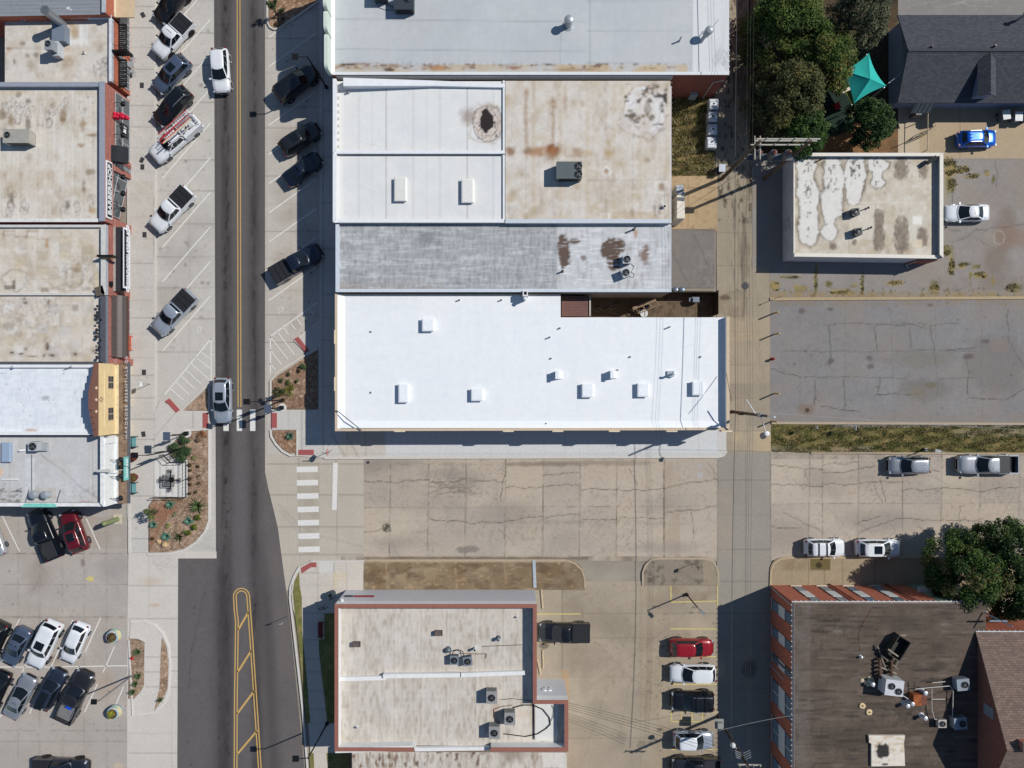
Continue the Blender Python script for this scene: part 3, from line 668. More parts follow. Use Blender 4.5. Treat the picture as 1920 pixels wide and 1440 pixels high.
MW = mat((222, 220, 214), .8, 0, .1, 9); MY = mat((200, 164, 98), .8, 0, .12, 9); MPY = mat((206, 190, 120), .8, 0, .14, 9); MR = mat((162, 86, 84), .85, 0, .1, 9)
class Marks:
 def __init__(s, z): s.b = MB(); s.z = z
 def stripe(s, p, q, w):
  a = W(*p, 0); b = W(*q, 0); d = Vector((b.x - a.x, b.y - a.y, 0)).normalized(); n = Vector((-d.y, d.x, 0)) * (w * S / 2)
  s.b.face([Vector((v.x, v.y, s.z)) for v in (a - n, b - n, b + n, a + n)])
 def poly(s, P):
  pts = [Vector((W(*p, 0).x, W(*p, 0).y, s.z)) for p in P]
  if sum(pts[i].x * pts[(i + 1) % len(pts)].y - pts[(i + 1) % len(pts)].x * pts[i].y for i in range(len(pts))) < 0: pts.reverse()
  s.b.face(pts)
  if s.z > .1: s.b.prism([(q.x, q.y) for q in pts], 0, s.z - .002)
 def done(s, name, m): return structure(s.b.build(name, m, local=True))
mk = Marks(.024)
for i in range(-4, 11):
 y = 334 + i * 64.8
 if i <= 5: mk.stripe((305, y), (394.5, y - 103), 2.2)
mk.stripe((309, 740), (396, 635), 2.4); mk.stripe((396, 634), (396, 715), 2.4)
for q in ((377, 660, 395, 674), (367, 670, 395, 692), (359, 682, 395, 714), (349, 694, 376, 719), (339, 705, 366, 729), (330, 716, 355, 740), (320, 729, 344, 750)): mk.stripe(q[:2], q[2:], 2)
for i in range(-4, 7):
 y = 235 + i * 54.8; mk.stripe((504, y), (593, y - 63.3), 2.2)
mk.stripe((507, 631), (595, 567), 2.4); mk.stripe((507, 630), (507, 700), 2.4)
for q in ((507, 632, 540, 674), (520, 622, 552, 665), (531, 614, 541, 627), (544, 605, 554, 618), (556, 596, 565, 609), (568, 588, 577, 600), (580, 579, 589, 591), (507, 656, 528, 684), (507, 682, 516, 693)): mk.stripe(q[:2], q[2:], 2)
def wheelchair(cx, cy):
 for i in range(11):
  a = i * .5; b = a + .5; mk.stripe((cx + 4.4 * math.cos(a), cy + 4.4 * math.sin(a)), (cx + 4.4 * math.cos(b), cy + 4.4 * math.sin(b)), 1.2)
 mk.stripe((cx + 1, cy + .5), (cx + 7, cy - 6), 1.4); mk.stripe((cx + 5.5, cy - 6.5), (cx + 8.5, cy - 4.5), 1.8); mk.stripe((cx - 2, cy + 4), (cx - 4, cy + 8), 1.4)
wheelchair(374, 618); wheelchair(527, 580)
for q in ((4, 966, 37, 1034), (162, 972, 188, 1030), (37, 1160, -4, 1246), (137, 1162, 96, 1250), (189, 1158, 160, 1222), (215, 1212, 193, 1261), (-60, 1250, 100, 1251), (116, 1250, 239, 1248), (48, 1246, 36, 1276), (150, 1247, 145, 1256), (183, 1282, 159, 1335), (232, 1287, 217, 1322), (66, 1315, 56, 1338), (8, 1330, 0, 1345)): mk.stripe(q[:2], q[2:], 2)
mk.done('parking_lines', MW)
mk = Marks(.026)
for x in (419, 444, 469): mk.stripe((x + 5, 768), (x + 5, 808), 10)
for i, y in enumerate((880, 905, 930, 955, 980, 1005, 1030)): mk.stripe((556 + i * .6, y + .5), (596 + i * .6, y - .5), 10.5)
mk.stripe((629, 868), (627, 956), 9)
mk.done('crosswalk', MW)
mk = Marks(.028)
for dx in (-2.6, 2.6): mk.stripe((447.3 + dx, -75), (449.3 + dx, 763), 1.8)
for off in (0, 5):
 Lp = [(438 + off, 1118), (439.5 + off, 1145), (442 + off, 1165), (440 + off, 1300), (439 + off, 1520)]
 Rp = [(468 - off, 1118), (474 - off, 1200), (484 - off, 1350), (495 - off, 1520)]
 arc = [(453 + (15 - off) * math.cos(a), 1118 - (15 - off) * math.sin(a)) for a in [math.pi * i / 12 for i in range(13)]]
 for P in (Lp, Rp, arc):
  for p, q in zip(P, P[1:]): mk.stripe(p, q, 2.2)
for q in ((447, 1181, 466, 1147), (446, 1260, 471, 1220), (445, 1338, 477, 1295), (445, 1414, 483, 1369)): mk.stripe(q[:2], q[2:], 3.6)
mk.done('centre_line', MY)
mk = Marks(.024)
for q in ((1018, 1100, 1089, 1100), (1005, 1151, 1089, 1151), (1007, 1203, 1090, 1203), (1258, 1098, 1258, 1129), (1257, 1129, 1345, 1127), (1345.5, 1098, 1345.5, 1138), (1257, 1179, 1345, 1179), (1257, 1231, 1344, 1231), (1258, 1283, 1344, 1283), (1259, 1332, 1317, 1332), (1259, 1353, 1317, 1353), (1259, 1332, 1259, 1353), (1278, 1332, 1278, 1353), (1298, 1332, 1298, 1353), (1317, 1332, 1317, 1353), (1259, 1405, 1345, 1405)): mk.stripe(q[:2], q[2:], 2)
mk.poly([(160, 1085), (170, 1079), (170, 1082), (177, 1081), (175, 1085), (177, 1090), (170, 1089), (170, 1092)])
mk.done('parking_lines', MPY)
mk = Marks(.15)
for P in ([(311, 752), (318, 747), (338, 769), (331, 774)], [(381, 774), (391, 774), (391, 802), (381, 802)], [(552, 636), (560, 631), (580, 657), (574, 662)], [(510, 774), (520, 774), (520, 802), (510, 802)], [(560, 843), (589, 843), (589, 853), (560, 853)], [(565, 1064), (583, 1054), (594, 1054), (594, 1063), (584, 1063), (566, 1075)]): mk.poly(P)
mk.done('tactile_paving', MR)
# ================================================================== VEHICLES
RIMM = mat((112, 115, 120), .4, .5, .05, 3)
def carpaint(rgb, metal=0.0, rough=.28): return mat(rgb, rough, metal, .03, 1.5, .5, .8)
KINDS = {
 'suv':   (1.00, 1.06, 1.74, .262, .05, -.385, -.478, .94, .74),
 'boxy':  (1.12, 1.16, 1.86, .245, .095, -.44, -.492, .95, .82),
 'sedan': (.90, .95, 1.46, .255, .03, -.185, -.37, .93, .68),
 'hatch': (.95, 1.02, 1.60, .272, .06, -.36, -.472, .93, .72),
 'pickup':(1.12, 1.18, 1.88, .252, .09, -.10, -.132, .94, .77),
}
def ringpts(xf, xr, hw, z, bf, br, taper=.94):
 P = []
 for i in range(5):
  t = -1 + i * .5; P.append((xf - bf * t * t, t * hw * taper, z))
 for i in range(1, 6):
  t = i / 6; s = math.sin(math.pi * t) * .06 + taper; P.append((xf - bf + (xr + br - xf + bf) * t, hw * min(1.0, s), z))
 for i in range(5):
  t = 1 - i * .5; P.append((xr + br * t * t, t * hw * taper, z))
 for i in range(1, 6):
  t = 1 - i / 6; s = math.sin(math.pi * t) * .06 + taper; P.append((xf - bf + (xr + br - xf + bf) * t, -hw * min(1.0, s), z))
 return [Vector(p) for p in P]
def lerp_list(P, t):
 u = t * (len(P) - 1); i = min(int(u), len(P) - 2); f = u - i
 return P[i] * (1 - f) + P[i + 1] * f
def glass_patch(b, lo, up, s0, s1, t0, t1, off, n=6):
 A = []; B = []
 for i in range(n + 1):
  s = s0 + (s1 - s0) * i / n
  a = lerp_list(lo, s); c = lerp_list(up, s); A.append(a + (c - a) * t0); B.append(a + (c - a) * t1)
 for i in range(n):
  nn = (A[i + 1] - A[i]).cross(B[i] - A[i]).normalized() * off
  q = [A[i] + nn, A[i + 1] + nn, B[i + 1] + nn, B[i] + nn]; b.face(q)

def vehicle(kind, px, py, vx, vy, L, paint, label, cat='car', Wd=None, name=None, roof=None, rails=None, sunroof=False, bed=None, hoodpaint=None, ribs=0, group=None, crossbars=False, cladding=False):
 hood, belt, roofz, wsb, wst, rt, rb, hwb, hwt = KINDS[kind]
 wd = (Wd or {'pickup': 2.02, 'boxy': 2.02, 'suv': 1.9, 'sedan': 1.84, 'hatch': 1.8}[kind]); w = wd / 2
 p = W(px, py, .6); ang = math.atan2(-vy, vx)
 t = thing(name or {'pickup': 'pickup_truck', 'boxy': 'parked_suv', 'suv': 'parked_suv', 'sedan': 'parked_car', 'hatch': 'parked_car'}[kind], label, cat, (p.x, p.y, .03), ang, group)
 if kind == 'sedan': tops = [.72, .90, .98, 1.0, belt, belt, belt, hood, hood - .02, hood - .08, hood - .2, .5]
 elif kind == 'pickup': tops = [.8, 1.18, 1.2, 1.2, belt, belt, belt, hood + .03, hood, hood - .05, hood - .2, .6]
 else: tops = [.7, .92, belt, belt, belt, belt, belt, hood + .03, hood, hood - .08, hood - .22, .5]
 xs = [-.5, -.488, -.44, -.35, -.2, 0, .18, .25, .36, .44, .485, .5]
 ws = [.72, .86, .955, .985, 1, 1, 1, .99, .965, .89, .73, .5]
 if kind in ('pickup', 'boxy'): ws = [.84, .93, .98, 1, 1, 1, 1, 1, .98, .93, .8, .6]
 if kind == 'pickup':
  xs = [-.135, -.13, -.12, -.1, -.05, 0, .18, .25, .36, .44, .485, .5]; tops[0:4] = [belt] * 4; ws[0:4] = [1] * 4
 b = MB(); rings = []
 for x, ww, tp in zip(xs, ws, tops):
  hw = w * ww; half = [(.90 * hw, .27), (.985 * hw, .48), (1.0 * hw, .70), (.975 * hw, tp - .10), (.91 * hw, tp - .005), (.5 * hw, tp + .025), (0, tp + .035)]
  rings.append([(x * L, -y, z) for y, z in half] + [(x * L, y, z) for y, z in half[-2::-1]])
 n = len(rings[0]); vs = [q for r in rings for q in r]; fs = []
 for i in range(len(rings) - 1):
  for j in range(n - 1): fs.append((i * n + j, (i + 1) * n + j, (i + 1) * n + j + 1, i * n + j + 1))
  fs.append((i * n + n - 1, (i + 1) * n + n - 1, (i + 1) * n, i * n))
 fs.append(tuple(range(n))); fs.append(tuple(range(len(vs) - 1, len(vs) - n - 1, -1)))
 b.add(vs, fs)
 bf = .10 * L * .35; br = .05 * L * .35 if kind not in ('pickup',) else .02
 lo = ringpts(wsb * L, rb * L, hwb * w, belt + .03, bf * 1.25, br); up = ringpts(wst * L, rt * L, hwt * w, roofz - .06, bf, br)
 u2 = ringpts(wst * L - .12, rt * L + .10, hwt * w - .11, roofz - .012, bf, br); u3 = ringpts(wst * L - .45, rt * L + .4, hwt * w * .45, roofz, bf, br)
 m = len(lo); vs = lo + up + u2 + u3; fs = []
 for k in range(3):
  for i in range(m): fs.append((k * m + i, k * m + (i + 1) % m, (k + 1) * m + (i + 1) % m, (k + 1) * m + i))
 fs.append(tuple(range(3 * m, 4 * m)))
 b.add([tuple(v) for v in vs], fs)
 if roof: # contrasting roof panel
  for i in range(len(b.f) - m * 2 - 1, len(b.f)): b.m[i] = 1
 o = b.build('body', [paint, roof or paint], t, True, True)
 bm = bmesh.new(); bm.from_mesh(o.data); bmesh.ops.recalc_face_normals(bm, faces=bm.faces); bm.to_mesh(o.data); bm.free()
 F = lambda r: r[0:5]; Lf = lambda r: [r[4]] + r[5:10] + [r[10]]; Bk = lambda r: r[10:15]; Rt = lambda r: [r[14]] + r[15:20] + [r[0]]
 g = MB(); glass_patch(g, F(lo), F(up), .05, .95, .10, .97, .012); g.build('windshield', GLASS, t, True, True)
 g = MB(); glass_patch(g, Bk(lo), Bk(up), .08, .92, .22, .92, .012); g.build('rear_window', GLASS, t, True, True)
 spans = [(.03, .48), (.50, .96)] if kind in ('pickup', 'sedan', 'hatch') else [(.03, .40), (.415, .70), (.715, .96)]
 for s0, s1 in spans:
  g = MB(); glass_patch(g, Lf(lo), Lf(up), s0, s1, .10, .96, .012); g.build('side_window', GLASS, t, True, True)
  g = MB(); glass_patch(g, Rt(lo), Rt(up), 1 - s1, 1 - s0, .10, .96, .012); g.build('side_window', GLASS, t, True, True)
 rad = .40 if kind in ('pickup', 'boxy') else .35
 if kind == 'suv': rad = .37
 fx, rx = .305 * L, (-.30 if kind != 'pickup' else -.31) * L
 for x in (fx, rx):
  for sd in (-1, 1):
   g = MB(); g.cyl((x, sd * (w - .24), rad), (x, sd * (w - .005), rad), rad * .93, rad, 18); g.cyl((x, sd * (w - .005), rad), (x, sd * (w + .02), rad), rad, rad * .9, 18)
   wh = g.build('wheel', RUBBER, t, False, True)
   r = MB(); r.cyl((x, sd * (w + .018), rad), (x, sd * (w + .03), rad), rad * .66, rad * .6, 12)
   for q in range(5):
    a = q * 1.2566; r.beam((x, sd * (w + .034), rad), (x + rad * .58 * math.cos(a), sd * (w + .034), rad + rad * .58 * math.sin(a)), .06, .012)
   ro = r.build('rim', RIMM if not cladding else BLACK, wh, False, True)
   if kind != 'pickup' or x == fx or True:
    g = MB(); g.cyl((x, sd * (w - .12), rad + .02), (x, sd * (w + .008), rad + .02), rad + .085, rad + .075, 18); g.build('wheel_arch', paint if not cladding and kind != 'boxy' else BLACK, t, False, True)
 for sd in (-1, 1):
  g = MB(); g.box((wsb * L - .28, sd * (w + .07), belt + .02), (.15, .22, .15)); g.build('mirror', paint if not cladding else BLACK, t, False, True)
  g = MB(); g.box((.462 * L, sd * w * .76, hood - .20), (.2, .32, .12), -sd * .42); g.build('headlight', LAMP, t, False, True)
  g = MB(); zt = 1.08 if kind == 'pickup' else (.93 if kind == 'sedan' else belt - .02)
  xt = -.488 * L if kind != 'sedan' else -.478 * L
  g.box((xt, sd * w * .76, zt - .07), (.14, .2, .12)); g.build('taillight', REDLAMP, t, False, True)
 g = MB(); g.box((.494 * L, 0, .56), (.10, w * 1.15, .24)); g.build('grille', BLACK, t, False, True)
 if rails:
  for sd in (-1, 1):
   g = MB(); y = sd * (hwt * w - .07); g.beam((wst * L - .35, y, roofz + .05), (rt * L + .3, y, roofz + .05), .05, .05)
   g.bx(wst * L - .4, wst * L - .3, y - .025, y + .025, roofz - .05, roofz + .03); g.bx(rt * L + .25, rt * L + .35, y - .025, y + .025, roofz - .05, roofz + .03)
   g.build('roof_rail', rails, t, False, True)
 if crossbars:
  for x in (-.04 * L, -.24 * L):
   g = MB(); g.bx(x - .05, x + .05, -hwt * w, hwt * w, roofz + .03, roofz + .08); g.build('roof_bar', BLACK, t, False, True)
 if sunroof:
  x0, x1 = (wst * L - .28, wst * L - (1.15 if sunroof == 1 else 2.2)); g = MB(); g.prism([(x1, -hwt * w * .6), (x0, -hwt * w * .6), (x0, hwt * w * .6), (x1, hwt * w * .6)], roofz - .03, roofz + .008); g.build('sunroof', GLASS, t, False, True)
 if ribs:
  for i in range(ribs):
   y = (i - (ribs - 1) / 2) * hwt * w * 1.5 / ribs; g = MB(); g.bx(rt * L + .25, wst * L - (.5 if not sunroof else 1.4), y - .05, y + .05, roofz - .02, roofz + .018); g.build('roof_rib', roof or paint, t, False, True)
 if kind == 'pickup':
  x0, x1 = -.137 * L, -.488 * L; z0, z1 = .42, 1.22
  g = MB(); g.bx(x1, x0, w - .13, w, z0, z1); g.bx(x1, x0, -w, -w + .13, z0, z1); g.bx(x0 - .08, x0, -w + .13, w - .13, z0, z1); g.bx(x1, x1 + .09, -w + .13, w - .13, z0, z1 - .02); g.bx(x1 + .09, x0 - .08, -w + .13, w - .13, z0, .72)
  g.bx(x1 - .09, x1, -w * .9, w * .9, .45, .62); g.build('truck_bed', paint, t, False, True)
  if bed in ('cover', 'flat'):
   n = 3 if bed == 'cover' else 1; l = (x0 - x1 - .1) / n
   for i in range(n):
    g = MB(); g.bx(x1 + .06 + i * l, x1 + .06 + (i + 1) * l - .05, -w + .05, w - .05, z1 + .003, z1 + .045); g.build('bed_cover', mat((40, 41, 44), .5, 0, .1, 4), t, False, True)
  elif bed in ('open', 'metal'):
   g = MB(); lm = mat((150, 150, 150) if bed == 'metal' else (52, 54, 58), .5, .4 if bed == 'metal' else 0, .2, 6)
   g.bx(x1 + .1, x0 - .09, -w + .14, w - .14, .722, .735)
   for i in range(11): y = -w + .22 + i * (2 * w - .44) / 10; g.bx(x1 + .12, x0 - .1, y - .03, y + .03, .735, .76)
   for sd in (-1, 1): g.bx(rx - .5, rx + .5, sd * (w - .14), sd * (w - .36), .735, .98)
   g.build('bed_liner', lm, t, False, True)
  elif bed == 'half':
   g = MB(); g.bx(x0 - 1.2, x0 - .02, -w + .05, w - .05, z1 + .003, z1 + .045); g.build('bed_cover', mat((52, 53, 56), .5, 0, .1, 4), t, False, True)
   g = MB(); g.bx(x1 + .1, x0 - .09, -w + .14, w - .14, .722, .735); g.build('bed_liner', BLACK, t, False, True)
  elif bed == 'service':
   wm = mat((222, 224, 226), .4, 0, .05, 3)
   for sd in (-1, 1):
    g = MB(); g.bx(x1 + .02, x0 - .02, sd * (w - .36), sd * (w + .03), .8, 1.5); g.build('tool_box', wm, t, False, True)
    g = MB()
    for x in (x0 - .1, x1 + .1, .1 * L): g.beam((x, sd * (w - .12), 1.4), (x, sd * (w - .22), 2.12), .05, .05)
    g.beam((x1 - .1, sd * (w - .22), 2.12), (.14 * L, sd * (w - .22), 2.12), .06, .06); g.build('ladder_rack', wm, t, False, True)
   g = MB()
   for x in (x0 - .1, x1 + .1, .1 * L): g.beam((x, -w + .22, 2.12), (x, w - .22, 2.12), .05, .05)
   g.build('rack_crossbar', wm, t, False, True)
 return t

WHT = carpaint((226, 229, 232)); BLK = carpaint((17, 18, 21)); NAVY = carpaint((20, 28, 46), .2); SIL = carpaint((168, 172, 178), .55, .3); BLUG = carpaint((92, 106, 128), .45, .3)
SILB = carpaint((182, 191, 202), .45, .3); CHAR = carpaint((62, 66, 72), .4, .3); RED = carpaint((150, 22, 32), .1); DRED = carpaint((104, 16, 28), .2); BLUE = carpaint((14, 96, 205), .35, .22); DBLU = carpaint((46, 56, 74), .4, .3); SLV2 = carpaint((190, 193, 196), .45, .3)
G1 = 'vehicles nosed to the west kerb of the main road'; G2 = 'vehicles in the shaded bays of the main road'; G3 = 'cars in the corner parking lot'; G4 = 'vehicles in the lot beside the alley'; G5 = 'vehicles along the side street'
vehicle('suv', 324, 8, -.62, .78, 4.8, BLK, 'black SUV at the top end of the west kerb bays', 'car', group=G1, cladding=True)
vehicle('pickup', 326, 71, -.66, .75, 5.25, WHT, 'white pickup with black bed cover, directly in front of the blue-grey SUV', 'pickup', group=G1, bed='cover', cladding=True)
vehicle('suv', 323, 141, -.70, .72, 4.75, BLUG, 'blue-grey SUV with sunroof between a white pickup and a black SUV', 'car', group=G1, sunroof=1)
vehicle('suv', 325, 201, -.70, .72, 4.9, BLK, 'black SUV parked beside the work truck with red ladders', 'car', group=G1, rails=CHROME)
st = vehicle('pickup', 331, 262, -.75, .66, 6.4, WHT, 'white work truck carrying red ladders on an overhead rack', 'truck', group=G1, bed='service', name='work_truck')
vehicle('pickup', 324, 394, -.68, .73, 5.6, WHT, 'white pickup with black bed cover, alone outside the chocolate shop', 'pickup', group=G1, bed='cover')
vehicle('pickup', 328, 587, -.68, .73, 5.6, SILB, 'silver-blue pickup with black bed cover near the wheelchair bay', 'pickup', group=G1, bed='cover', ribs=5)
vehicle('suv', 415, 134, .06, 1, 4.8, WHT, 'white SUV driving down the left lane of the main road', 'car', name='moving_suv')
vehicle('suv', 419, 751, .01, 1, 4.95, SILB, 'silver SUV with dark sunroof driving onto the zebra crossing', 'car', name='moving_suv', sunroof=1, ribs=4)
vehicle('boxy', 557, 158, .80, -.60, 5.2, carpaint((20, 22, 28)), 'boxy black SUV under the street lamp in the shaded bays', 'car', group=G2, ribs=4)
vehicle('suv', 564, 261, .84, -.54, 4.7, carpaint((30, 32, 36)), 'black SUV with roof panel glass between a boxy SUV and a navy sedan', 'car', group=G2, sunroof=1)
vehicle('sedan', 568, 318, .80, -.60, 4.6, NAVY, 'dark navy sedan in the shaded bays', 'car', group=G2)
vehicle('pickup', 557, 494, .86, -.51, 6.0, carpaint((24, 34, 54), .2), 'dark blue pickup with grey bed cover half in building shade', 'pickup', group=G2, bed='cover')
vehicle('sedan', -14, 1004, -.36, -.93, 4.7, SLV2, 'silver car cut by the left photo edge above the parking lot', 'car', group=G3)
vehicle('pickup', 87, 1001, -.38, -.92, 5.7, carpaint((16, 18, 26)), 'black pickup with open bed beside the dark red SUV', 'pickup', group=G3, bed='open')
vehicle('suv', 141, 996, -.35, -.94, 4.6, DRED, 'dark red SUV with sunroof beside the black pickup', 'car', group=G3, sunroof=1, ribs=4)
vehicle('boxy', -10, 1202, -.42, .91, 4.6, carpaint((22, 24, 26)), 'dark boxy SUV with red taillight cut by the left photo edge', 'car', group=G3)
vehicle('sedan', 33, 1211, -.45, .89, 4.35, BLUG, 'small blue-grey sedan left of the white SUV with sunroof', 'car', group=G3)
vehicle('boxy', 86, 1207, -.43, .90, 5.3, WHT, 'large white SUV with black sunroof in the middle of the parking lot', 'car', group=G3, sunroof=1)
vehicle('hatch', 142, 1204, -.40, .92, 4.5, WHT, 'white crossover next to the painted planter in the parking lot', 'car', group=G3)
vehicle('sedan', -6, 1296, -.42, .91, 4.7, BLK, 'black car with red taillights at the lower left photo edge', 'car', group=G3)
vehicle('sedan', 40, 1305, .45, -.89, 4.95, SIL, 'silver sedan with green-tinted windshield in the lower parking row', 'car', group=G3)
vehicle('suv', 98, 1290, .45, -.89, 4.55, DBLU, 'slate blue SUV with long black glass roof', 'car', group=G3, sunroof=2)
vehicle('pickup', 143, 1304, .43, -.90, 5.9, carpaint((42, 42, 46), .3), 'charcoal pickup with bare metal bed and blue cooler', 'pickup', group=G3, bed='metal')
vehicle('pickup', 117, 1438, 1, .03, 5.9, carpaint((34, 40, 52), .2), 'dark off-road pickup cut by the bottom photo edge', 'pickup', group=G3, bed='cover', cladding=True)
vehicle('pickup', 1058, 1184, -1, -.01, 5.5, carpaint((18, 20, 24)), 'black pickup facing the rust-edged roof building', 'pickup', group=G4, bed='flat')
vehicle('suv', 1296, 1213, 1, .01, 4.7, RED, 'bright red SUV in the row by the alley', 'car', group=G4)
vehicle('suv', 1298, 1261, -1, -.01, 5.0, WHT, 'white SUV between the bright red SUV and a black SUV', 'car', group=G4, rails=WHITE)
vehicle('boxy', 1297, 1312, -1, 0, 4.6, BLK, 'black SUV with chrome roof rail above the yellow hatched box', 'car', group=G4, rails=CHROME, crossbars=True)
vehicle('suv', 1299, 1386, 1, .01, 4.3, SILB, 'pale blue SUV with white roof under the utility pole', 'car', group=G4, roof=WHT)
vehicle('pickup', 1304, 1436, -1, 0, 5.3, carpaint((44, 46, 50), .3), 'dark grey pickup cut by the bottom edge of the alley row', 'pickup', group=G4, bed='open')
vehicle('suv', 1702, 872, -1, .01, 4.4, SIL, 'silver SUV with ribbed roof by the grass verge', 'car', group=G5, rails=CHROME, ribs=4)
vehicle('pickup', 1849, 870, -1, .005, 6.4, SLV2, 'silver pickup with half covered black bed by the grass verge', 'pickup', group=G5, bed='half', ribs=5)
vehicle('suv', 1545, 1026, 1, -.005, 4.3, WHT, 'white SUV with two black roof bars by the brick building', 'car', group=G5, crossbars=True, ribs=4)
vehicle('suv', 1645, 1027, 1, 0, 4.75, WHT, 'white SUV with black sunroof near the brick building tree', 'car', group=G5, sunroof=1, ribs=4, rails=WHITE)
vehicle('sedan', 1811, 400, -1, .01, 4.7, WHT, 'white sedan nosed up to the stained-roof shop', 'car')
vehicle('hatch', 1830, 261, 1, -.03, 4.2, BLUE, 'bright blue hatchback with chrome rails on the tan drive', 'car', rails=CHROME, ribs=3)
def ladder(c, ang, L, w, z, m, label):
 b = MB(); co, si = math.cos(ang), math.sin(ang)
 def q(u, v): return (c.x + u * co - v * si, c.y + u * si + v * co, z)
 for sd in (-1, 1): b.beam(q(-L / 2, sd * w / 2), q(L / 2, sd * w / 2), .06, .08)
 for i in range(int(L / .3)): u = -L / 2 + .15 + i * .3; b.cyl(q(u, -w / 2), q(u, w / 2), .02, .02, 6)
 return tag(b.build('ladder', m), label, 'ladder', 'ladders on the work truck')
a0 = math.atan2(-.66, -.75); c0 = W(331, 262, .6); nrm = Vector((-math.sin(a0), math.cos(a0), 0)); dv = Vector((math.cos(a0), math.sin(a0), 0))
ladder(c0 - dv * 1.1 - nrm * .55, a0, 4.0, .5, 2.21, mat((170, 40, 44), .6), 'wide red ladder on the work truck rack, nearest the black SUV')
ladder(c0 - dv * .8 - nrm * .05, a0 + .03, 4.2, .36, 2.21, mat((196, 70, 70), .6), 'narrow red ladder on the work truck rack beside the wide ladder')
b = MB(); b.beam(c0 - dv * 2.9 + nrm * .62 + Vector((0, 0, 2.2)), c0 + dv * 1.0 + nrm * .62 + Vector((0, 0, 2.2)), .14, .07); tag(b.build('plank', mat((214, 200, 170), .7)), 'pale timber plank lying along the work truck rack', 'plank')
b = MB(); b.ball(tuple(c0 - dv * 1.7 + nrm * .3 + Vector((0, 0, .92))), .19, 10, 6); tag(b.build('cable_coil', mat((150, 120, 96), .8)), 'brown coil of cable in the work truck bed', 'coil')
for i, (u, v, col) in enumerate(((-1.35, -.1, (214, 216, 218)), (-2.2, .05, (196, 198, 200)))):
 b = MB(); q = c0 + dv * u + nrm * v; b.box((q.x, q.y, .9), (.45, .5, .34), a0); b.box((q.x, q.y, 1.09), (.36, .1, .04), a0); tag(b.build('tool_case', mat(col, .6)), ('white tool case behind the work truck cab', 'grey tool case at the rear of the work truck bed')[i], 'case')
c1 = W(143, 1304, .6); d1 = Vector((.43, .90, 0)).normalized(); q = c1 - d1 * 1.15
b = MB(); b.box((q.x, q.y, .92), (.42, .62, .34), math.atan2(d1.y, d1.x)); b.mi = 1; b.box((q.x, q.y, 1.115), (.44, .64, .05), math.atan2(d1.y, d1.x)); tag(b.build('cooler', [mat((30, 60, 170), .4), mat((40, 80, 200), .4)]), 'blue cooler in the metal bed of the charcoal pickup', 'cooler')
# ================================================================== BUILDINGS
PR = paint_mat('roof_membrane', .7, .06, 3.0, .3)
PRW = paint_mat('roof_coating', .55, .03, 2.0, .35)
PRD = paint_mat('roof_felt', .9, .16, 5.0, .2, .2)
def world(P, z): return [(W(x, y, z).x, W(x, y, z).y) for x, y in P]
def inset(P, ts):
 """P counter-clockwise in world; ts = thickness per edge"""
 n = len(P); out = []
 for i in range(n):
  (ax, ay), (bx_, by_), (cx, cy) = P[i - 1], P[i], P[(i + 1) % n]
  d1 = Vector((bx_ - ax, by_ - ay)).normalized(); d2 = Vector((cx - bx_, cy - by_)).normalized()
  n1 = Vector((-d1.y, d1.x)); n2 = Vector((-d2.y, d2.x)); t1, t2 = ts[i - 1], ts[i]
  p1 = Vector((bx_, by_)) + n1 * t1; p2 = Vector((bx_, by_)) + n2 * t2
  den = d1.x * d2.y - d1.y * d2.x
  if abs(den) < 1e-5: out.append(p1 if abs(t1) >= abs(t2) else p2); continue
  w = p2 - p1; s = (w.x * d2.y - w.y * d2.x) / den
  out.append(p1 + d1 * s)
 return [(p.x, p.y) for p in out]

def building(name, label, roofpx, zt, zr, wallm, par, rmat=None, cat='building', copm=None, inm=None, wallside=None, group=None, cop=.07, res=2.0, nowall=False, roof=True):
 """roofpx: outline as seen at height zt, clockwise in the picture. par: (height above zr, thickness) per edge"""
 Pw = world(roofpx, zt); ar = sum(Pw[i][0] * Pw[(i + 1) % len(Pw)][1] - Pw[(i + 1) % len(Pw)][0] * Pw[i][1] for i in range(len(Pw)))
 par = list(par)
 if ar < 0:
  n = len(Pw); Pw = Pw[::-1]; par = [par[(n - 2 - i) % n] for i in range(n)]
 cx = sum(p[0] for p in Pw) / len(Pw); cy = sum(p[1] for p in Pw) / len(Pw)
 t = thing(name, label, cat, (cx, cy, 0), 0, group)
 n = len(Pw)
 if not nowall:
  b = MB(); b.prism(Pw, 0, zr - .002, cap=False, bottom=False); b.build('wall', wallm, t)
 if roof:
  rp = [PX(x, y, zr) for x, y in Pw]
  rp = [(round(x, 3), round(y, 3)) for x, y in rp]
  sheet('roof', rp, zr, rmat or PR, t, res)
 ts = [p[1] for p in par]; inn = inset(Pw, ts); out = inset(Pw, [-.03 if q > 0 else 0 for q in ts]); in2 = inset(Pw, [q + .03 if q > 0 else 0 for q in ts])
 b = MB(); c = MB(); any_ = False
 for i in range(n):
  h, th = par[i][:2]
  if th <= 0 or h <= 0: continue
  any_ = True; j = (i + 1) % n
  b.prism([Pw[i], Pw[j], inn[j], inn[i]], zr, zr + h)
  if cop: c.prism([out[i], out[j], in2[j], in2[i]], zr + h - .001, zr + h + cop)
 if any_:
  b.build('parapet', inm or wallm, t)
  if cop: c.build('coping', copm or WHITE, t)
 return t, Pw
BRICK_R = mat((164, 98, 84), .9, 0, .14, 2, kind='brick'); BRICK_O = mat((178, 96, 66), .9, 0, .14, 2, kind='brick'); BRICK_D = mat((142, 72, 56), .9, 0, .16, 2, kind='brick')
CREAM = mat((205, 198, 186), .85, 0, .06, 2); GREYW = mat((190, 193, 196), .8, 0, .06, 2); TANW = mat((188, 160, 128), .85, 0, .06, 2)
STAIN = (104, 78, 54)
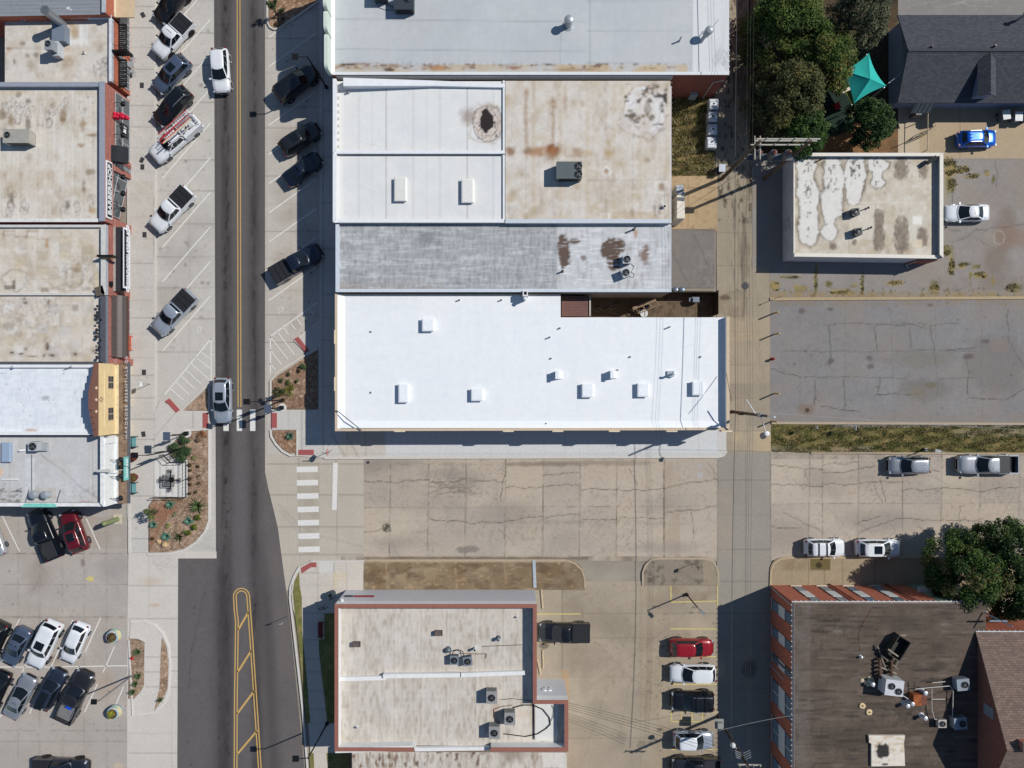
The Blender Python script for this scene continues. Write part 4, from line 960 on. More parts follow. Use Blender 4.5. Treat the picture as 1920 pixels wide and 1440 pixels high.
def grime(P, seed, cols=((176, 150, 112), (150, 128, 100), (226, 222, 214), (128, 112, 94)), a=.5):
 s, m = pmask(P, 0)
 blend(s, m * np.clip(nz(34, seed=seed)[s] * 1.3, 0, 1) * a * .8, cols[0]); blend(s, m * np.clip(nz(15, 34, seed + 1)[s] * 1.5 - .25, 0, 1) * a * .9, cols[1])
 blend(s, m * np.clip(nz(11, seed=seed + 2)[s] * 1.5 - .1, 0, 1) * a, cols[2]); blend(s, m * np.clip(nz(5, 7, seed + 3, 2)[s] * 1.7 - .85, 0, 1) * a, cols[3])
def seams_v(x0, x1, y0, y1, step, col, a=.6, w=1.0, j=0): 
 x = x0 + step / 2
 while x < x1: line((x, y0), (x + R(-j, j), y1), w, col, a * R(.5, 1.2), 1.5, .2); x += step
def seams_h(x0, x1, y0, y1, step, col, a=.6, w=1.0, j=0):
 y = y0 + step / 2
 while y < y1: line((x0, y), (x1, y + R(-j, j)), w, col, a * R(.5, 1.2), 1.5, .2); y += step

fill(rect(560, -80, 1420, 160), (193, 196, 197), ((90, .05), (20, .04), ((6, 60), .03)), 0, 101, ((182, 187, 191), 50, .5))
for y in (40, 96): line((620, y - 4), (1100, y + 1), 1, (120, 124, 130), .7)
for y in (2, 58, 118): line((1100, y), (1300, y + 1), 1, (120, 124, 130), .5)
line((1106, -60), (1106, 134), 1, (130, 134, 140), .6); line((1052, 60), (1050, 128), 1, (120, 124, 130), .6)
for i in range(26): line((R(630, 1290), R(-40, 120)), (R(630, 1290), R(-40, 120)), 1, (170, 175, 180), .12)
patch(rect(1300, -80, 1420, 160), (216, 218, 218), .95, 0); line((1302, -60), (1294, 130), 1, (150, 152, 154), .5)
for x in (1352, 1356, 1361): line((x, -60), (x + 3, 130), .8, (160, 162, 164), .4)
for i in range(30): x = R(1342, 1366); crack((x, R(95, 135)), (x + R(-14, 8), R(70, 130)), 3, .8, (120, 128, 140), .45)
patch(rect(620, 121, 1290, 138), (194, 172, 138), .95, 0, 22); specks(rect(625, 119, 1000, 132), (132, 88, 52), .25, .8, 12, 4, 6); specks(rect(630, 120, 1290, 130), (98, 66, 42), .25, .8, 14, 3, 5)
for x in range(640, 1010, 13): line((x + R(-3, 3), R(112, 119)), (x, 124), 1, (110, 84, 60), R(.2, .7))
blob(652, 121, 15, 2.5, (52, 32, 28), .95, .4, .3, 8); ring(690, 124, 50, 5, (140, 110, 84), .6, .25, .4, 14); ring(822, 127, 16, 4.5, (128, 84, 50), .9, .25, .2, 8); blob(822, 127, 15, 4, (178, 128, 82), .8, .3, .2); blob(965, 127, 14, 3, (150, 98, 60), .8, .6, .5, 7); blob(730, 131, 10, 2.5, (58, 40, 32), .9, .4, .5, 6)
blob(1075, 131, 40, 3, (150, 118, 84), .6, .6, .5, 10); blob(1128, 136, 8, 2, (80, 54, 40), .8, .4)
n1, _ = building('commercial_building', 'large grey-roofed building at the top with scalloped pale green parapet', [(622, -80), (1367, -80), (1367, 140), (622, 140)], 5.72, 5.6, BRICK_D, [(0, 0), (0, 0), (.10, .24), (0, 0)], PRW, copm=mat((222, 224, 226), .6, 0, .04))
gm = mat((205, 216, 205), .7, 0, .05, 3); wx = W(622, 0, 5.72).x
b = MB()
for ya, yb, h in ((-80, 33, 2.2), (36, 73, 2.0), (76, 141, 1.75)):
 y0 = W(0, yb, 5.7).y; y1 = W(0, ya, 5.7).y; r = .45
 prof = [(y0, 0), (y1, 0)] + [(y1 - r + r * math.cos(a), h - r + r * math.sin(a)) for a in [math.pi / 2 * i / 5 for i in range(6)]] + [(y0 + r + r * math.cos(a), h - r + r * math.sin(a)) for a in [math.pi / 2 + math.pi / 2 * i / 5 for i in range(6)]]
 k = len(prof); vs = [(wx - .34, y, 5.6 + z) for y, z in prof] + [(wx, y, 5.6 + z) for y, z in prof]
 b.add(vs, [tuple(range(k - 1, -1, -1)), tuple(range(k, 2 * k))] + [(i, (i + 1) % k, k + (i + 1) % k, k + i) for i in range(k)])
o = b.build('scalloped_parapet', gm, n1)
bm = bmesh.new(); bm.from_mesh(o.data); bmesh.ops.recalc_face_normals(bm, faces=bm.faces); bm.to_mesh(o.data); bm.free()
b = MB(); y0, y1 = W(0, 140, 5.7).y, W(0, -80, 5.7).y; b.prism([(wx, y0), (wx + .3, y0 + .0), (wx + .3, y1), (wx, y1)], 5.603, [5.95, 5.63, 5.63, 5.95]); b.build('cant_strip', mat((226, 226, 222), .6, 0, .04), n1)
b = MB(); sy = W(0, 140, 5.72).y; b.bx(wx + .4, W(1263, 0, 5.72).x, sy - .02, sy - .06, 4.6, 5.56); b.build('metal_cladding', mat((206, 209, 212), .5, 0, .05, 2), n1)
b = MB(); ex = W(1367, 0, 5.72).x
for i in range(26): y = sy + .3 + i * .55; b.bx(ex + .0, ex + .12, y, y + .06, 5.5, 5.62)
b.bx(ex, ex + .03, sy, sy + 15, 5.4, 5.6); b.build('gutter', WHITE, n1)
b = MB(); b.bx(W(1298, 0, 2).x, W(1311, 0, 2).x, sy - .02, sy - .35, .1, 1.5); b.build('meter_box', mat((150, 165, 170), .5), n1)
b = MB(); p = W(1322, 175, 1.0); b.tube([(p.x, sy - .1, .1), (p.x, sy - .1, 4.2), (p.x + .9, sy - .12, 4.6)], .05); b.build('conduit', mat((196, 190, 186), .5), n1)

def white_roof(P, seed):
 fill(P, (226, 226, 223), ((90, .03), (24, .03), (8, .02)), 0, seed, ((214, 216, 218), 40, .5))
white_roof(rect(590, 120, 960, 430), 103)
for x in (673, 724, 775, 825, 876, 925): line((x, 166), (x, 284), 1.1, (150, 148, 144), .75); line((x, 292), (x, 412), 1.1, (150, 148, 144), .75)
for x in (647, 698, 755, 800): line((x, 166), (x, 284), 1, (200, 200, 198), .5); line((x, 292), (x, 412), 1, (200, 200, 198), .5)
for q in ((655, 180, 670, 200), (712, 205, 713, 250), (695, 180, 720, 205), (674, 225, 685, 232), (672, 262, 712, 272), (676, 344, 712, 362), (650, 330, 648, 380)): crack(q[:2], q[2:], 1, 1.4, (244, 244, 242), .9); crack((q[0], q[1] + 1.5), (q[2], q[3] + 1.5), 1, 1, (178, 178, 176), .5)
blob(877, 218, 14, 16, (120, 84, 54), .55, 1, .4, 10)
blob(914, 230, 28, 33, (212, 200, 190), .95, .15, .16, 26, 3); ring(914, 230, 29, 34, (104, 92, 84), .8, .06, .16, 26, 3); ring(912, 230, 24, 28, (140, 122, 110), .8, .07, .3, 14, 4); specks(rect(888, 200, 942, 262), (120, 100, 88), .3, .6, 4, 5, 44); ring(910, 232, 32, 36, (180, 160, 136), .5, .12, .3, 16, 5); ring(915, 230, 20, 24, (188, 172, 160), .6, .06, .2, 18, 5)
blob(912, 226, 13, 21, (36, 26, 24), 1, .12, .35, 9, 6); specks(rect(895, 215, 933, 258), (44, 32, 28), .35, .95, 3, 4, 8)
line((632, 168), (632, 412), 3, (206, 200, 188), .5, 3)
white_n = mat((222, 222, 220), .7, 0, .04, 3)
n2, _ = building('commercial_building', 'white-roofed building with a dark mulch-like puddle stain', [(626, 150), (946, 150), (946, 288), (626, 288)], 5.5, 5.2, CREAM, [(0, 0), (.12, .14), (.32, .26), (.55, .3)], PRW, copm=WHITE, inm=white_n)
b = MB(); yA = W(0, 150, 5.5).y; x0, x1, x2 = W(645, 0, 5.8).x, W(815, 0, 5.5).x, W(945, 0, 5.5).x
b.prism([(x0, yA - .85), (x1, yA - .62), (x1, yA - .1), (x0, yA - .02)], 5.203, [6.1, 5.6, 5.6, 6.1]); b.prism([(x1 + .002, yA - .62), (x2, yA - .75), (x2, yA - .35), (x1 + .002, yA - .1)], 5.203, [5.6, 5.5, 5.5, 5.6]); b.build('sloped_kerb', WHITE, n2)
for i in range(9): b = MB(); y = W(0, 172 + i * 13, 5.3).y; b.bx(W(634, 0, 5.3).x, W(636, 0, 5.3).x, y, y + .25, 5.203, 5.3); b.build('flashing_tab', mat((210, 204, 190), .6), n2)
n3, _ = building('commercial_building', 'white-roofed building carrying two long curb boxes', [(626, 289.5), (946, 289.5), (946, 417), (626, 417)], 5.5, 5.2, CREAM, [(0, 0), (.12, .14), (.3, .3), (.55, .3)], PRW, copm=WHITE, inm=white_n)
fill(rect(930, 130, 1290, 440), (212, 205, 195), ((70, .04), (20, .05), (6, .04)), 0, 107, ((198, 184, 160), 26, .8))
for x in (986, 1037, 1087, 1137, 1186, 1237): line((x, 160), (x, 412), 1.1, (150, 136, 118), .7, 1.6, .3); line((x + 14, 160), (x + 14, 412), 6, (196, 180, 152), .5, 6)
for (x, y, rx, ry, c, a) in ((1037, 283, 13, 13, (142, 82, 36), .95), (1012, 284, 26, 9, (164, 106, 56), .75), (1060, 190, 4, 20, (158, 118, 70), .5), (987, 180, 4, 14, (150, 108, 62), .6), (1037, 240, 3, 34, (164, 124, 78), .5), (987, 250, 4, 40, (164, 128, 84), .45), (990, 282, 8, 6, (120, 84, 54), .7), (957, 285, 10, 9, (130, 84, 46), .8), (1083, 285, 10, 8, (150, 104, 64), .6), (1037, 196, 6, 12, (150, 112, 70), .7), (1037, 214, 5, 6, (160, 124, 84), .6), (1091, 194, 4, 6, (176, 148, 104), .6), (985, 215, 4, 18, (150, 116, 76), .6), (1141, 290, 7, 10, (178, 150, 104), .8), (1141, 267, 4, 6, (186, 164, 128), .7), (1102, 287, 10, 6, (190, 166, 124), .6), (1215, 300, 6, 5, (150, 128, 96), .7), (1164, 308, 8, 6, (186, 160, 124), .5), (1080, 350, 6, 5, (180, 160, 124), .6), (1165, 228, 4, 6, (180, 160, 128), .6), (957, 372, 7, 10, (180, 156, 116), .6), (950, 190, 5, 14, (190, 170, 136), .6)):
 blob(x, y, rx, ry, c, a, .9, .45, 6, int(x))
ring(1037, 283, 9, 10, (110, 64, 36), .7, .25)
blob(1208, 205, 42, 46, (226, 224, 222), .9, .25, .3, 26, 9); ring(1205, 208, 42, 50, (178, 152, 122), .6, .07, .3, 26, 9); ring(1212, 215, 32, 36, (160, 150, 144), .5, .06, .35, 20, 10)
specks(rect(1172, 158, 1252, 236), (38, 34, 34), .08, .95, 11, 9, 12, .3); specks(rect(1205, 160, 1240, 180), (164, 96, 44), .3, .8, 6, 5, 13); specks(rect(1180, 225, 1250, 262), (150, 140, 134), .2, .6, 9, 6, 14)
blob(1215, 205, 6, 14, (40, 36, 36), .8, .4, .6, 7); blob(1222, 220, 5, 6, (36, 32, 32), .9, .4, .5, 6)
patch(rect(1152, 398, 1250, 412), (178, 150, 122), .5, 0, 10); blob(1232, 390, 7, 16, (120, 102, 88), .6, .6, .5, 8); ring(1240, 392, 9, 12, (230, 226, 218), .8, .3); blob(1185, 398, 4, 8, (158, 136, 116), .6, .5)
for P in ([(1128, 322), (1137, 311), (1147, 322), (1137, 333)],):
 for p, q in zip(P, P[1:] + P[:1]): line(p, q, 2, (240, 238, 234), .9)
 blob(1137, 321, 4, 4, (150, 110, 78), .8)
for P in (rect(1127, 401, 1142, 414), rect(1230, 341, 1253, 361)):
 for p, q in zip(P, P[1:] + P[:1]): line(p, q, 2, (238, 236, 232), .85)
blob(1241, 350, 6, 8, (140, 104, 72), .7, .5); line((1095, 338), (1255, 337), 1, (130, 124, 118), .7); patch(rect(1014, 318, 1022, 352), (226, 220, 210), .8, 0); patch(rect(1040, 296, 1095, 302), (226, 222, 214), .7, 0)
grime(rect(947, 150, 1258, 415), 77)
n4, _ = building('commercial_building', 'tan-roofed building with rust stains and a black-stained corner', [(947.5, 150), (1258, 150), (1258, 418), (947.5, 418)], 5.5, 5.3, CREAM, [(0, 0), (0, 0), (.22, .34), (0, 0)], PR, copm=mat((200, 208, 216), .6, 0, .05), inm=CREAM)
b = MB(); ex = W(1258, 0, 5.5).x
y0, y1 = W(0, 418, 5.5).y, W(0, 160, 5.5).y; b.bx(ex, ex + .1, y0, y1, 5.2, 5.3)
for i in range(28): y = y0 + .2 + i * .52; b.bx(ex + .1, ex + .16, y, y + .05, 5.2, 5.34)
b.build('gutter', mat((206, 200, 196), .5), n4)
fill(rect(600, 400, 1290, 560), (174, 176, 177), ((60, .06), (16, .06), ((8, 40), .06), ((40, 5), .06)), 0, 109)
s, m = pmask(rect(600, 400, 1290, 560), 0)
blend(s, m * np.clip(nz(3, 30, 31, 2)[s] * .9, 0, .6), (128, 132, 134)); blend(s, m * np.clip(nz(30, 3, 32, 2)[s] * .9, 0, .6), (212, 215, 217)); blend(s, m * np.clip(nz(2, 6, 33, 1)[s] * .5, 0, .4), (110, 112, 114))
patch(rect(1045, 400, 1290, 560), (212, 214, 215), .65, 0); s, m = pmask(rect(1045, 420, 1260, 548), 0); blend(s, m * np.clip(nz(4, 26, 36, 2)[s] * .9 - .1, 0, .7), (142, 136, 130)); blend(s, m * np.clip(nz(26, 3, 37, 2)[s] - .1, 0, .6), (232, 233, 234))
for x in range(650, 1250, 15): line((x, 425), (x + R(-1, 1), 545), 1, (120, 123, 126), R(.1, .55), 1.5, .5)
for y in range(430, 545, 8): line((640, y), (1040, y), 1, (205, 208, 210), R(.05, .35), 1.5, .5)
blob(800, 446, 14, 10, (110, 112, 114), .5, .8, .6, 8); patch(rect(840, 422, 945, 460), (146, 150, 154), .45, 0, 18); patch(rect(636, 530, 830, 545), (150, 132, 116), .4, 0, 14)
PUD = (92, 72, 60)
blob(1057, 470, 12, 30, PUD, .97, .12, .35, 9, 3); blob(1077, 452, 10, 5, PUD, .9, .2, .4, 6, 4); blob(1147, 465, 19, 22, PUD, .97, .12, .35, 10, 5); blob(1150, 490, 13, 18, PUD, .97, .14, .35, 9, 6); blob(1162, 460, 12, 12, PUD, .9, .2, .4, 8, 5); blob(1208, 478, 9, 17, (112, 78, 54), .8, .5, .5, 6, 7); blob(1094, 484, 5, 5, PUD, .7, .5, .5, 5); blob(1192, 438, 3, 8, (180, 120, 70), .7, .6)
s, m = pmask(rect(1045, 440, 1225, 510), 0); blend(s, m * np.clip(nz(12, 2.2, 38, 1)[s] * 1.2 - .55, 0, .8), (226, 228, 229))
n5, _ = building('commercial_building', 'long grey ribbed-roof building with brown puddles at its east end', [(630, 419), (1258, 419), (1258, 547), (630, 547)], 5.2, 4.9, mat((168, 160, 152), .85, 0, .08), [(0, 0), (0, 0), (.28, .24), (.3, .3)], PR, copm=mat((206, 214, 222), .6, 0, .05), inm=mat((196, 202, 208), .7, 0, .05))
b = MB(); ex = W(1258, 0, 5.2).x; y0, y1 = W(0, 547, 5.2).y, W(0, 420, 5.2).y; b.bx(ex, ex + .12, y0, y1, 4.78, 4.9); b.build('gutter', GREYW, n5)
fill(rect(590, 530, 1400, 830), (238, 240, 241), ((90, .02), (26, .02), (8, .012)), 0, 111)
s, m = pmask(rect(590, 530, 1400, 830), 0); blend(s, m * np.clip(nz(5, 70, 41, 2)[s] * .35, 0, .2), (222, 229, 236)); blend(s, m * np.clip(nz(70, 5, 42, 2)[s] * .3, 0, .2), (224, 231, 238))
for i in range(40): x, y = R(640, 1350), R(560, 790); blob(x, y, R(2, 8), R(2, 5), (226, 232, 238), .5, .8, .5, 6, i)
tanc = mat((206, 186, 160), .8, 0, .08, 6)
b1, P1 = building('commercial_building', 'long building with the bright white coated roof in the middle', [(628, 550), (1052, 550), (1052, 594), (1367, 594), (1367, 806), (628, 808)], 5.0, 4.4, TANW, [(.05, .1), (0, 0), (0, 0), (.62, .28), (.42, .2), (.42, .2)], PRW, copm=tanc, inm=WHITE)
z = 4.92; PCM = mat((222, 206, 178), .8, 0, .08, 6)
for x in (749, 953, 1046, 1152, 1260, 1363): p = W(x, 808, z); b = MB(); b.bx(p.x - .55, p.x + .55, p.y - .10, p.y + .05, 4.0, z + .03); b.build('pier_cap', PCM, b1)
for y in (632, 720): p = W(628, y, z); b = MB(); b.bx(p.x - .08, p.x + .05, p.y - .7, p.y + .7, 4.0, z + .03); b.build('pier_cap', PCM, b1)
b = MB(); zr = 4.4
p0 = W(633, 0, zr).x; y1_, y0_ = W(0, 552, zr).y, W(0, 803, zr).y; b.prism([(p0 + .05, y0_), (p0 + .75, y0_ + .0), (p0 + .75, y1_), (p0 + .05, y1_)], zr + .003, [zr + .26, zr + .02, zr + .02, zr + .26])
xx0, xx1 = W(640, 0, zr).x, W(1350, 0, zr).x; b.prism([(xx0, y0_ + .05), (xx1, y0_ + .05), (xx1, y0_ + .75), (xx0, y0_ + .75)], zr + .004, [zr + .26, zr + .26, zr + .02, zr + .02])
b.build('cant_strip', mat((240, 243, 246), .55, 0, .02), b1)
b = MB(); p = W(1371, 740, 2.5); xE = P1[0][0]
xE = W(1367, 0, 5.0).x; b.bx(xE, xE + .05, W(0, 800, 0).y, W(0, 600, 0).y, .2, 2.2); b.build('red_base_course', BRICK_R, b1)
zr = 3.4
fill(rect(1040, 540, 1115, 600), (122, 92, 86), ((10, .08), (4, .1)), 0, 113)
for y in range(552, 594, 3): line((1050, y), (1110, y), 1, (86, 62, 58), .35)
ln, _ = building('lean_to', 'small lean-to with brown shingle roof in the courtyard gap', [(1053.5, 554), (1107, 556), (1107, 592.5), (1053.5, 592.5)], 3.4, 3.4, mat((190, 180, 170), .8), [(0, 0), (.06, .1), (0, 0), (0, 0)], PRD, copm=mat((190, 182, 172), .7))

fill(rect(1460, 270, 1790, 500), (206, 198, 182), ((60, .04), (18, .05), (5, .04)), 0, 115, ((188, 174, 150), 30, .7))
for x in (1543, 1592, 1642, 1691): line((x, 295), (x, 475), 1, (150, 140, 124), .6, 1.5, .3)
grime(rect(1488, 288, 1766, 482), 81, a=.5)
DS = ((1510, 318, 18, 24, 1), (1515, 365, 19, 32, 2), (1516, 430, 18, 26, 3), (1515, 400, 17, 30, 4), (1562, 330, 20, 36, 5), (1560, 375, 20, 38, 6), (1556, 435, 15, 15, 7), (1604, 320, 20, 32, 8), (1600, 360, 15, 28, 9), (1645, 310, 19, 14, 10), (1645, 343, 13, 10, 11), (1556, 405, 10, 24, 6), (1512, 345, 15, 20, 3), (1518, 382, 15, 20, 2), (1566, 350, 16, 24, 5), (1602, 345, 16, 24, 7), (1645, 326, 9, 14, 2))
for q in DS: blob(q[0], q[1], q[2] * 1.32, q[3] * 1.2, (170, 156, 136), .7, .3, .34, 13, q[4])
for q in DS: blob(q[0], q[1], q[2] * 1.14, q[3] * 1.08, (98, 88, 76), .85, .1, .34, 13, q[4])
for q in DS: blob(q[0], q[1], q[2], q[3], (222, 219, 212), .95, .12, .34, 13, q[4])
for q in ((1514, 315, 9, 12), (1560, 320, 8, 10), (1560, 348, 14, 14), (1604, 315, 10, 16), (1515, 360, 8, 22), (1518, 404, 4, 6), (1646, 305, 8, 8), (1645, 344, 4, 5), (1556, 424, 6, 4), (1605, 305, 8, 6), (1600, 330, 5, 18), (1516, 435, 3, 10)): specks(rect(q[0] - q[2], q[1] - q[3], q[0] + q[2], q[1] + q[3]), (54, 52, 50), .12, .85, 3.5, 5, int(q[1]), .3)
for q in ((1690, 315, 12, 20), (1731, 320, 8, 14), (1690, 440, 13, 30), (1730, 445, 10, 16), (1648, 410, 9, 16), (1648, 445, 10, 22), (1602, 455, 4, 5), (1562, 462, 6, 6)): blob(q[0], q[1], q[2], q[3], (128, 112, 94), .85, .5, .45, 7, q[0]); ring(q[0], q[1], q[2] * 1.05, q[3] * 1.05, (96, 84, 72), .6, .14, .4, 8, q[0]); specks(rect(q[0] - q[2], q[1] - q[3], q[0] + q[2], q[1] + q[3]), (108, 98, 88), .0, .6, 3.5, 5, q[0])
ring(1648, 446, 10, 24, (112, 98, 84), .6, .15); patch(rect(1712, 406, 1730, 422), (232, 228, 218), .9, 0); patch(rect(1716, 450, 1729, 464), (224, 208, 180), .8, 0); patch(rect(1592, 385, 1640, 450), (216, 210, 196), .5, 0); line((1592, 380), (1730, 381), 1, (232, 226, 214), .7)
patch(rect(1738, 300, 1752, 460), (188, 170, 140), .5, 0, 10)
shopw = mat((196, 199, 204), .85, 0, .10, 1.2)
e1, Pe1 = building('shop_building', 'small square shop with pale roof of ringed stains beside the alley', [(1490, 288), (1766, 288), (1766, 484), (1490, 480)], 3.3, 2.95, shopw, [(.45, .28), (.5, .32), (.16, .3), (.08, .06)], PR, copm=mat((228, 222, 210), .7, 0, .06, 4), inm=mat((150, 156, 164), .7, 0, .05))
b = MB(); pw = Pe1; sy = W(0, 482, 3.3).y
xa, xb = W(1716, 0, 2).x, W(1766, 0, 3.3).x - .02; ys = W(1740, 484, 3.3).y - .03; b.bx(xa, xb, ys - .06, ys + .05, 0, 2.6); b.build('brick_panel', BRICK_D, e1)
b = MB(); b.bx(xb - .02, xb + .35, ys, ys + .9, 0, 2.3); b.build('brick_pier', BRICK_R, e1)
b = MB(); xw = W(1490, 0, 3.3).x; b.bx(xw - .05, xw + .01, W(0, 430, 1.5).y, W(0, 408, 1.5).y, .3, 2.0); b.build('boarded_window', mat((178, 182, 188), .8), e1)
b = MB(); q = W(1702, 490, .6); b.tube([(q.x, ys - .1, 2.2), (q.x, ys - .16, .3), (q.x + .3, ys - .5, .15)], .06, 8); b.build('downpipe', GALV, e1)
for (y0p, y1p, c) in ((341, 358, (186, 196, 206)), (358, 370, (170, 52, 44)), (381, 417, (60, 110, 168)), (424, 452, (232, 232, 230))):
 b = MB(); p = W(1769, (y0p + y1p) / 2, .8); q0, q1 = W(1769, y0p, .8), W(1769, y1p, .8)
 b.bx(xb + .04, xb + .26, q0.y, q1.y, .02 if c[0] > 200 else .5, .2 if c[0] > 200 else 1.3)
 if c[0] > 200: tag(b.build('parking_block', mat(c, .8)), 'white concrete parking block at the east wall of the small shop', 'parking block')
 elif c[2] > 160 and c[0] < 100: tag(b.build('vending_machine', mat(c, .4)), 'blue metal cabinet on the east wall of the small shop', 'cabinet')
 elif c[0] > 180 - 1 and c[2] > 200: tag(b.build('gas_meter', mat(c, .4, .5)), 'silver meter set on the east wall of the small shop', 'meter')
 else: tag(b.build('meter_cabinet', mat(c, .5)), 'small red cabinet beside the silver meter', 'cabinet')

SH = mat((74, 76, 84), .95, 0, .10, 2, kind='shingle')
ze, zg = 2.75, 4.75
ys, yn = W(0, 193, ze).y, W(0, 28, ze).y; yr = (ys + yn) / 2; xw = W(1683, 0, ze).x; xe = W(2060, 0, ze).x
h2 = thing('house', 'dark shingled house with ridged roof and small dormer', 'house', ((xw + xe) / 2, yr, 0))
b = MB(); b.bx(xw + .5, xe - .5, ys + .5, yn - .5, 0, ze - .02); b.build('wall', mat((128, 142, 166), .8, 0, .06, 3), h2)
b = MB()
for y, n_ in ((ys, 1), (yn, -1)):
 P = [(xw, y, ze), (xe, y, ze), (xe, yr, zg), (xw, yr, zg)]
 b.face(P if n_ > 0 else P[::-1]); b.face([(p[0], p[1], p[2] - .14) for p in (P[::-1] if n_ > 0 else P)])
 b.face([(xw, y, ze - .14), (xe, y, ze - .14), (xe, y, ze), (xw, y, ze)][::n_]); b.face([(xw, y, ze - .14), (xw, y, ze), (xw, yr, zg), (xw, yr, zg - .14)][::n_])
ro = b.build('roof', SH, h2)
b = MB(); b.beam((xw, yr, zg + .02), (xe, yr, zg + .02), .3, .05); b.build('ridge_cap', mat((66, 68, 74), .95), ro)
b = MB(); b.face([(xw + .5, ys + .5, ze - .02), (xw + .5, yr, zg - .3), (xw + .5, yn - .5, ze - .02)]); b.build('gable', mat((112, 122, 140), .8), h2)
dx = W(1850, 0, 4.3).x; yf = W(0, 183, 4.0).y; zt = 4.95
b = MB()
hw = .95; zl = 4.3
b.face([(dx - hw, yf, zl), (dx, yf, zt), (dx, yr - .3, zt), (dx - hw, yr - .9, zl)][::-1]); b.face([(dx + hw, yf, zl), (dx + hw, yr - .9, zl), (dx, yr - .3, zt), (dx, yf, zt)][::-1])
b.face([(dx - hw, yf, zl), (dx, yf, zt), (dx, yf, zt - .12), (dx - hw, yf, zl - .12)]); b.face([(dx, yf, zt), (dx + hw, yf, zl), (dx + hw, yf, zl - .12), (dx, yf, zt - .12)])
dm = b.build('dormer', SH, h2)
b = MB(); b.prism([(dx - hw + .25, yf + .3), (dx + hw - .25, yf + .3), (dx + hw - .25, yr - 1.0), (dx - hw + .25, yr - 1.0)], 2.8, zl - .05); b.face([(dx - hw + .25, yf + .3, zl), (dx + hw - .25, yf + .3, zl), (dx, yf + .3, zt - .2)]); b.build('dormer_wall', mat((120, 134, 158), .8), dm)
for x, y in ((1746, 88), (1864, 87)):
 b = MB(); p = W(x, y, 4.7); b.cyl((p.x, p.y, 4.5), (p.x, p.y, 5.0), .1); b.build('roof_pipe', BLACK, h2)
b = MB(); p = W(1912, 34, 3.6); b.cyl((p.x, p.y, 3.0), (p.x + .0, p.y, 4.5), .16, .16, 12); b.cyl((p.x, p.y, 4.5), (p.x, p.y, 4.8), .3, .16, 12); b.build('roof_vent', GALV, h2)
b = MB(); q0, q1 = W(1709, 0, 2.4), W(1746, 0, 2.4); yy = ys - .02; b.prism([(q0.x, yy - .85), (q1.x, yy - .85), (q1.x + .3, yy), (q0.x + .3, yy)], [2.2, 2.2, 2.7, 2.7], [2.25, 2.25, 2.75, 2.75])
for i in range(5): x = q0.x + .2 + i * .45; b.beam((x, yy - .84, 2.27), (x + .3, yy - .02, 2.78), .06, .04)
b.build('entrance_awning', mat((84, 88, 92), .4, .4), h2)
b = MB(); p = W(1725, 211, 1.4); b.bx(p.x - .35, p.x + .35, p.y - .2, p.y + .2, .03, 1.3); tag(b.build('cabinet', mat((110, 108, 106), .5)), 'grey cabinet under the house awning', 'cabinet')

fill(rect(1470, 1110, 1900, 1520), (100, 88, 78), ((60, .12), (16, .10), ((40, 4), .16), (5, .10)), 0, 117, ((82, 70, 62), 30, .7))
specks(rect(1490, 1130, 1850, 1450), (58, 52, 48), .30, .8, 60, 3.5, 118); specks(rect(1490, 1130, 1850, 1450), (136, 126, 116), .42, .5, 50, 3, 119)
y = 1140
while y < 1460:
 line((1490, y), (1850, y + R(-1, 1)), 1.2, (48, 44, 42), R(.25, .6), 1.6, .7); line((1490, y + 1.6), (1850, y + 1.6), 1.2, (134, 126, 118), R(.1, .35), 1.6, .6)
 for i in range(5): x = R(1490, 1780); line((x, y), (x + R(10, 50), y), 2, (40, 37, 36), R(.3, .8), 1.6, .5); 
 if random.random() < .7: x = R(1490, 1600); line((x, y), (x, y + 13), 2.5, (60, 56, 54), .6)
 y += 13.2
patch(rect(1490, 1130, 1520, 1440), (116, 110, 106), .4, 0, 12)
for q in ((1700, 1170, 40, 14), (1760, 1215, 12, 7), (1765, 1247, 12, 7), (1660, 1220, 30, 16), (1640, 1325, 30, 12), (1600, 1385, 90, 22), (1700, 1440, 60, 14)): blob(*q, (66, 58, 52), .55, .9, .5, 14, q[0])
for i in range(26): crack((R(1645, 1760), R(1310, 1365)), (R(1645, 1760), R(1310, 1365)), 8, .8, (46, 42, 40), .8, 6)
zt, zr = 6.3, 6.2
brk, Pb = building('brick_building', 'red brick building with flat weathered brown roof full of plant', [(1488, 1130), (1850, 1130), (1850, 1186), (1980, 1186), (1980, 1520), (1488, 1520)], zt, zr, BRICK_O, [(.06, .14), (0, 0), (0, 0), (0, 0), (0, 0), (.06, .14)], PRD, copm=mat((120, 112, 104), .8), inm=mat((112, 102, 94), .9), cop=0)
yN = W(0, 1130, zt).y; xW = W(1488, 0, zt).x
b = MB()
x0, x1 = xW, W(1850, 0, zt).x
b.bx(x0 - .1, x1, yN + .0, yN + .1, 6.08, 6.16)
for i in range(38): x = x0 + .2 + i * .52; b.bx(x, x + .07, yN + .1, yN + .2, 6.05, 6.2)
b.bx(xW - .1, xW, W(0, 1520, zt).y, yN, 6.08, 6.16)
for i in range(40): y = yN - .3 - i * .52; b.bx(xW - .2, xW - .1, y, y + .07, 6.05, 6.2)
b.build('gutter', mat((205, 205, 205), .5), brk)
panel = mat((216, 216, 212), .6, 0, .04); gl = mat((120, 136, 150), .12, 0, .1, 2, .6)
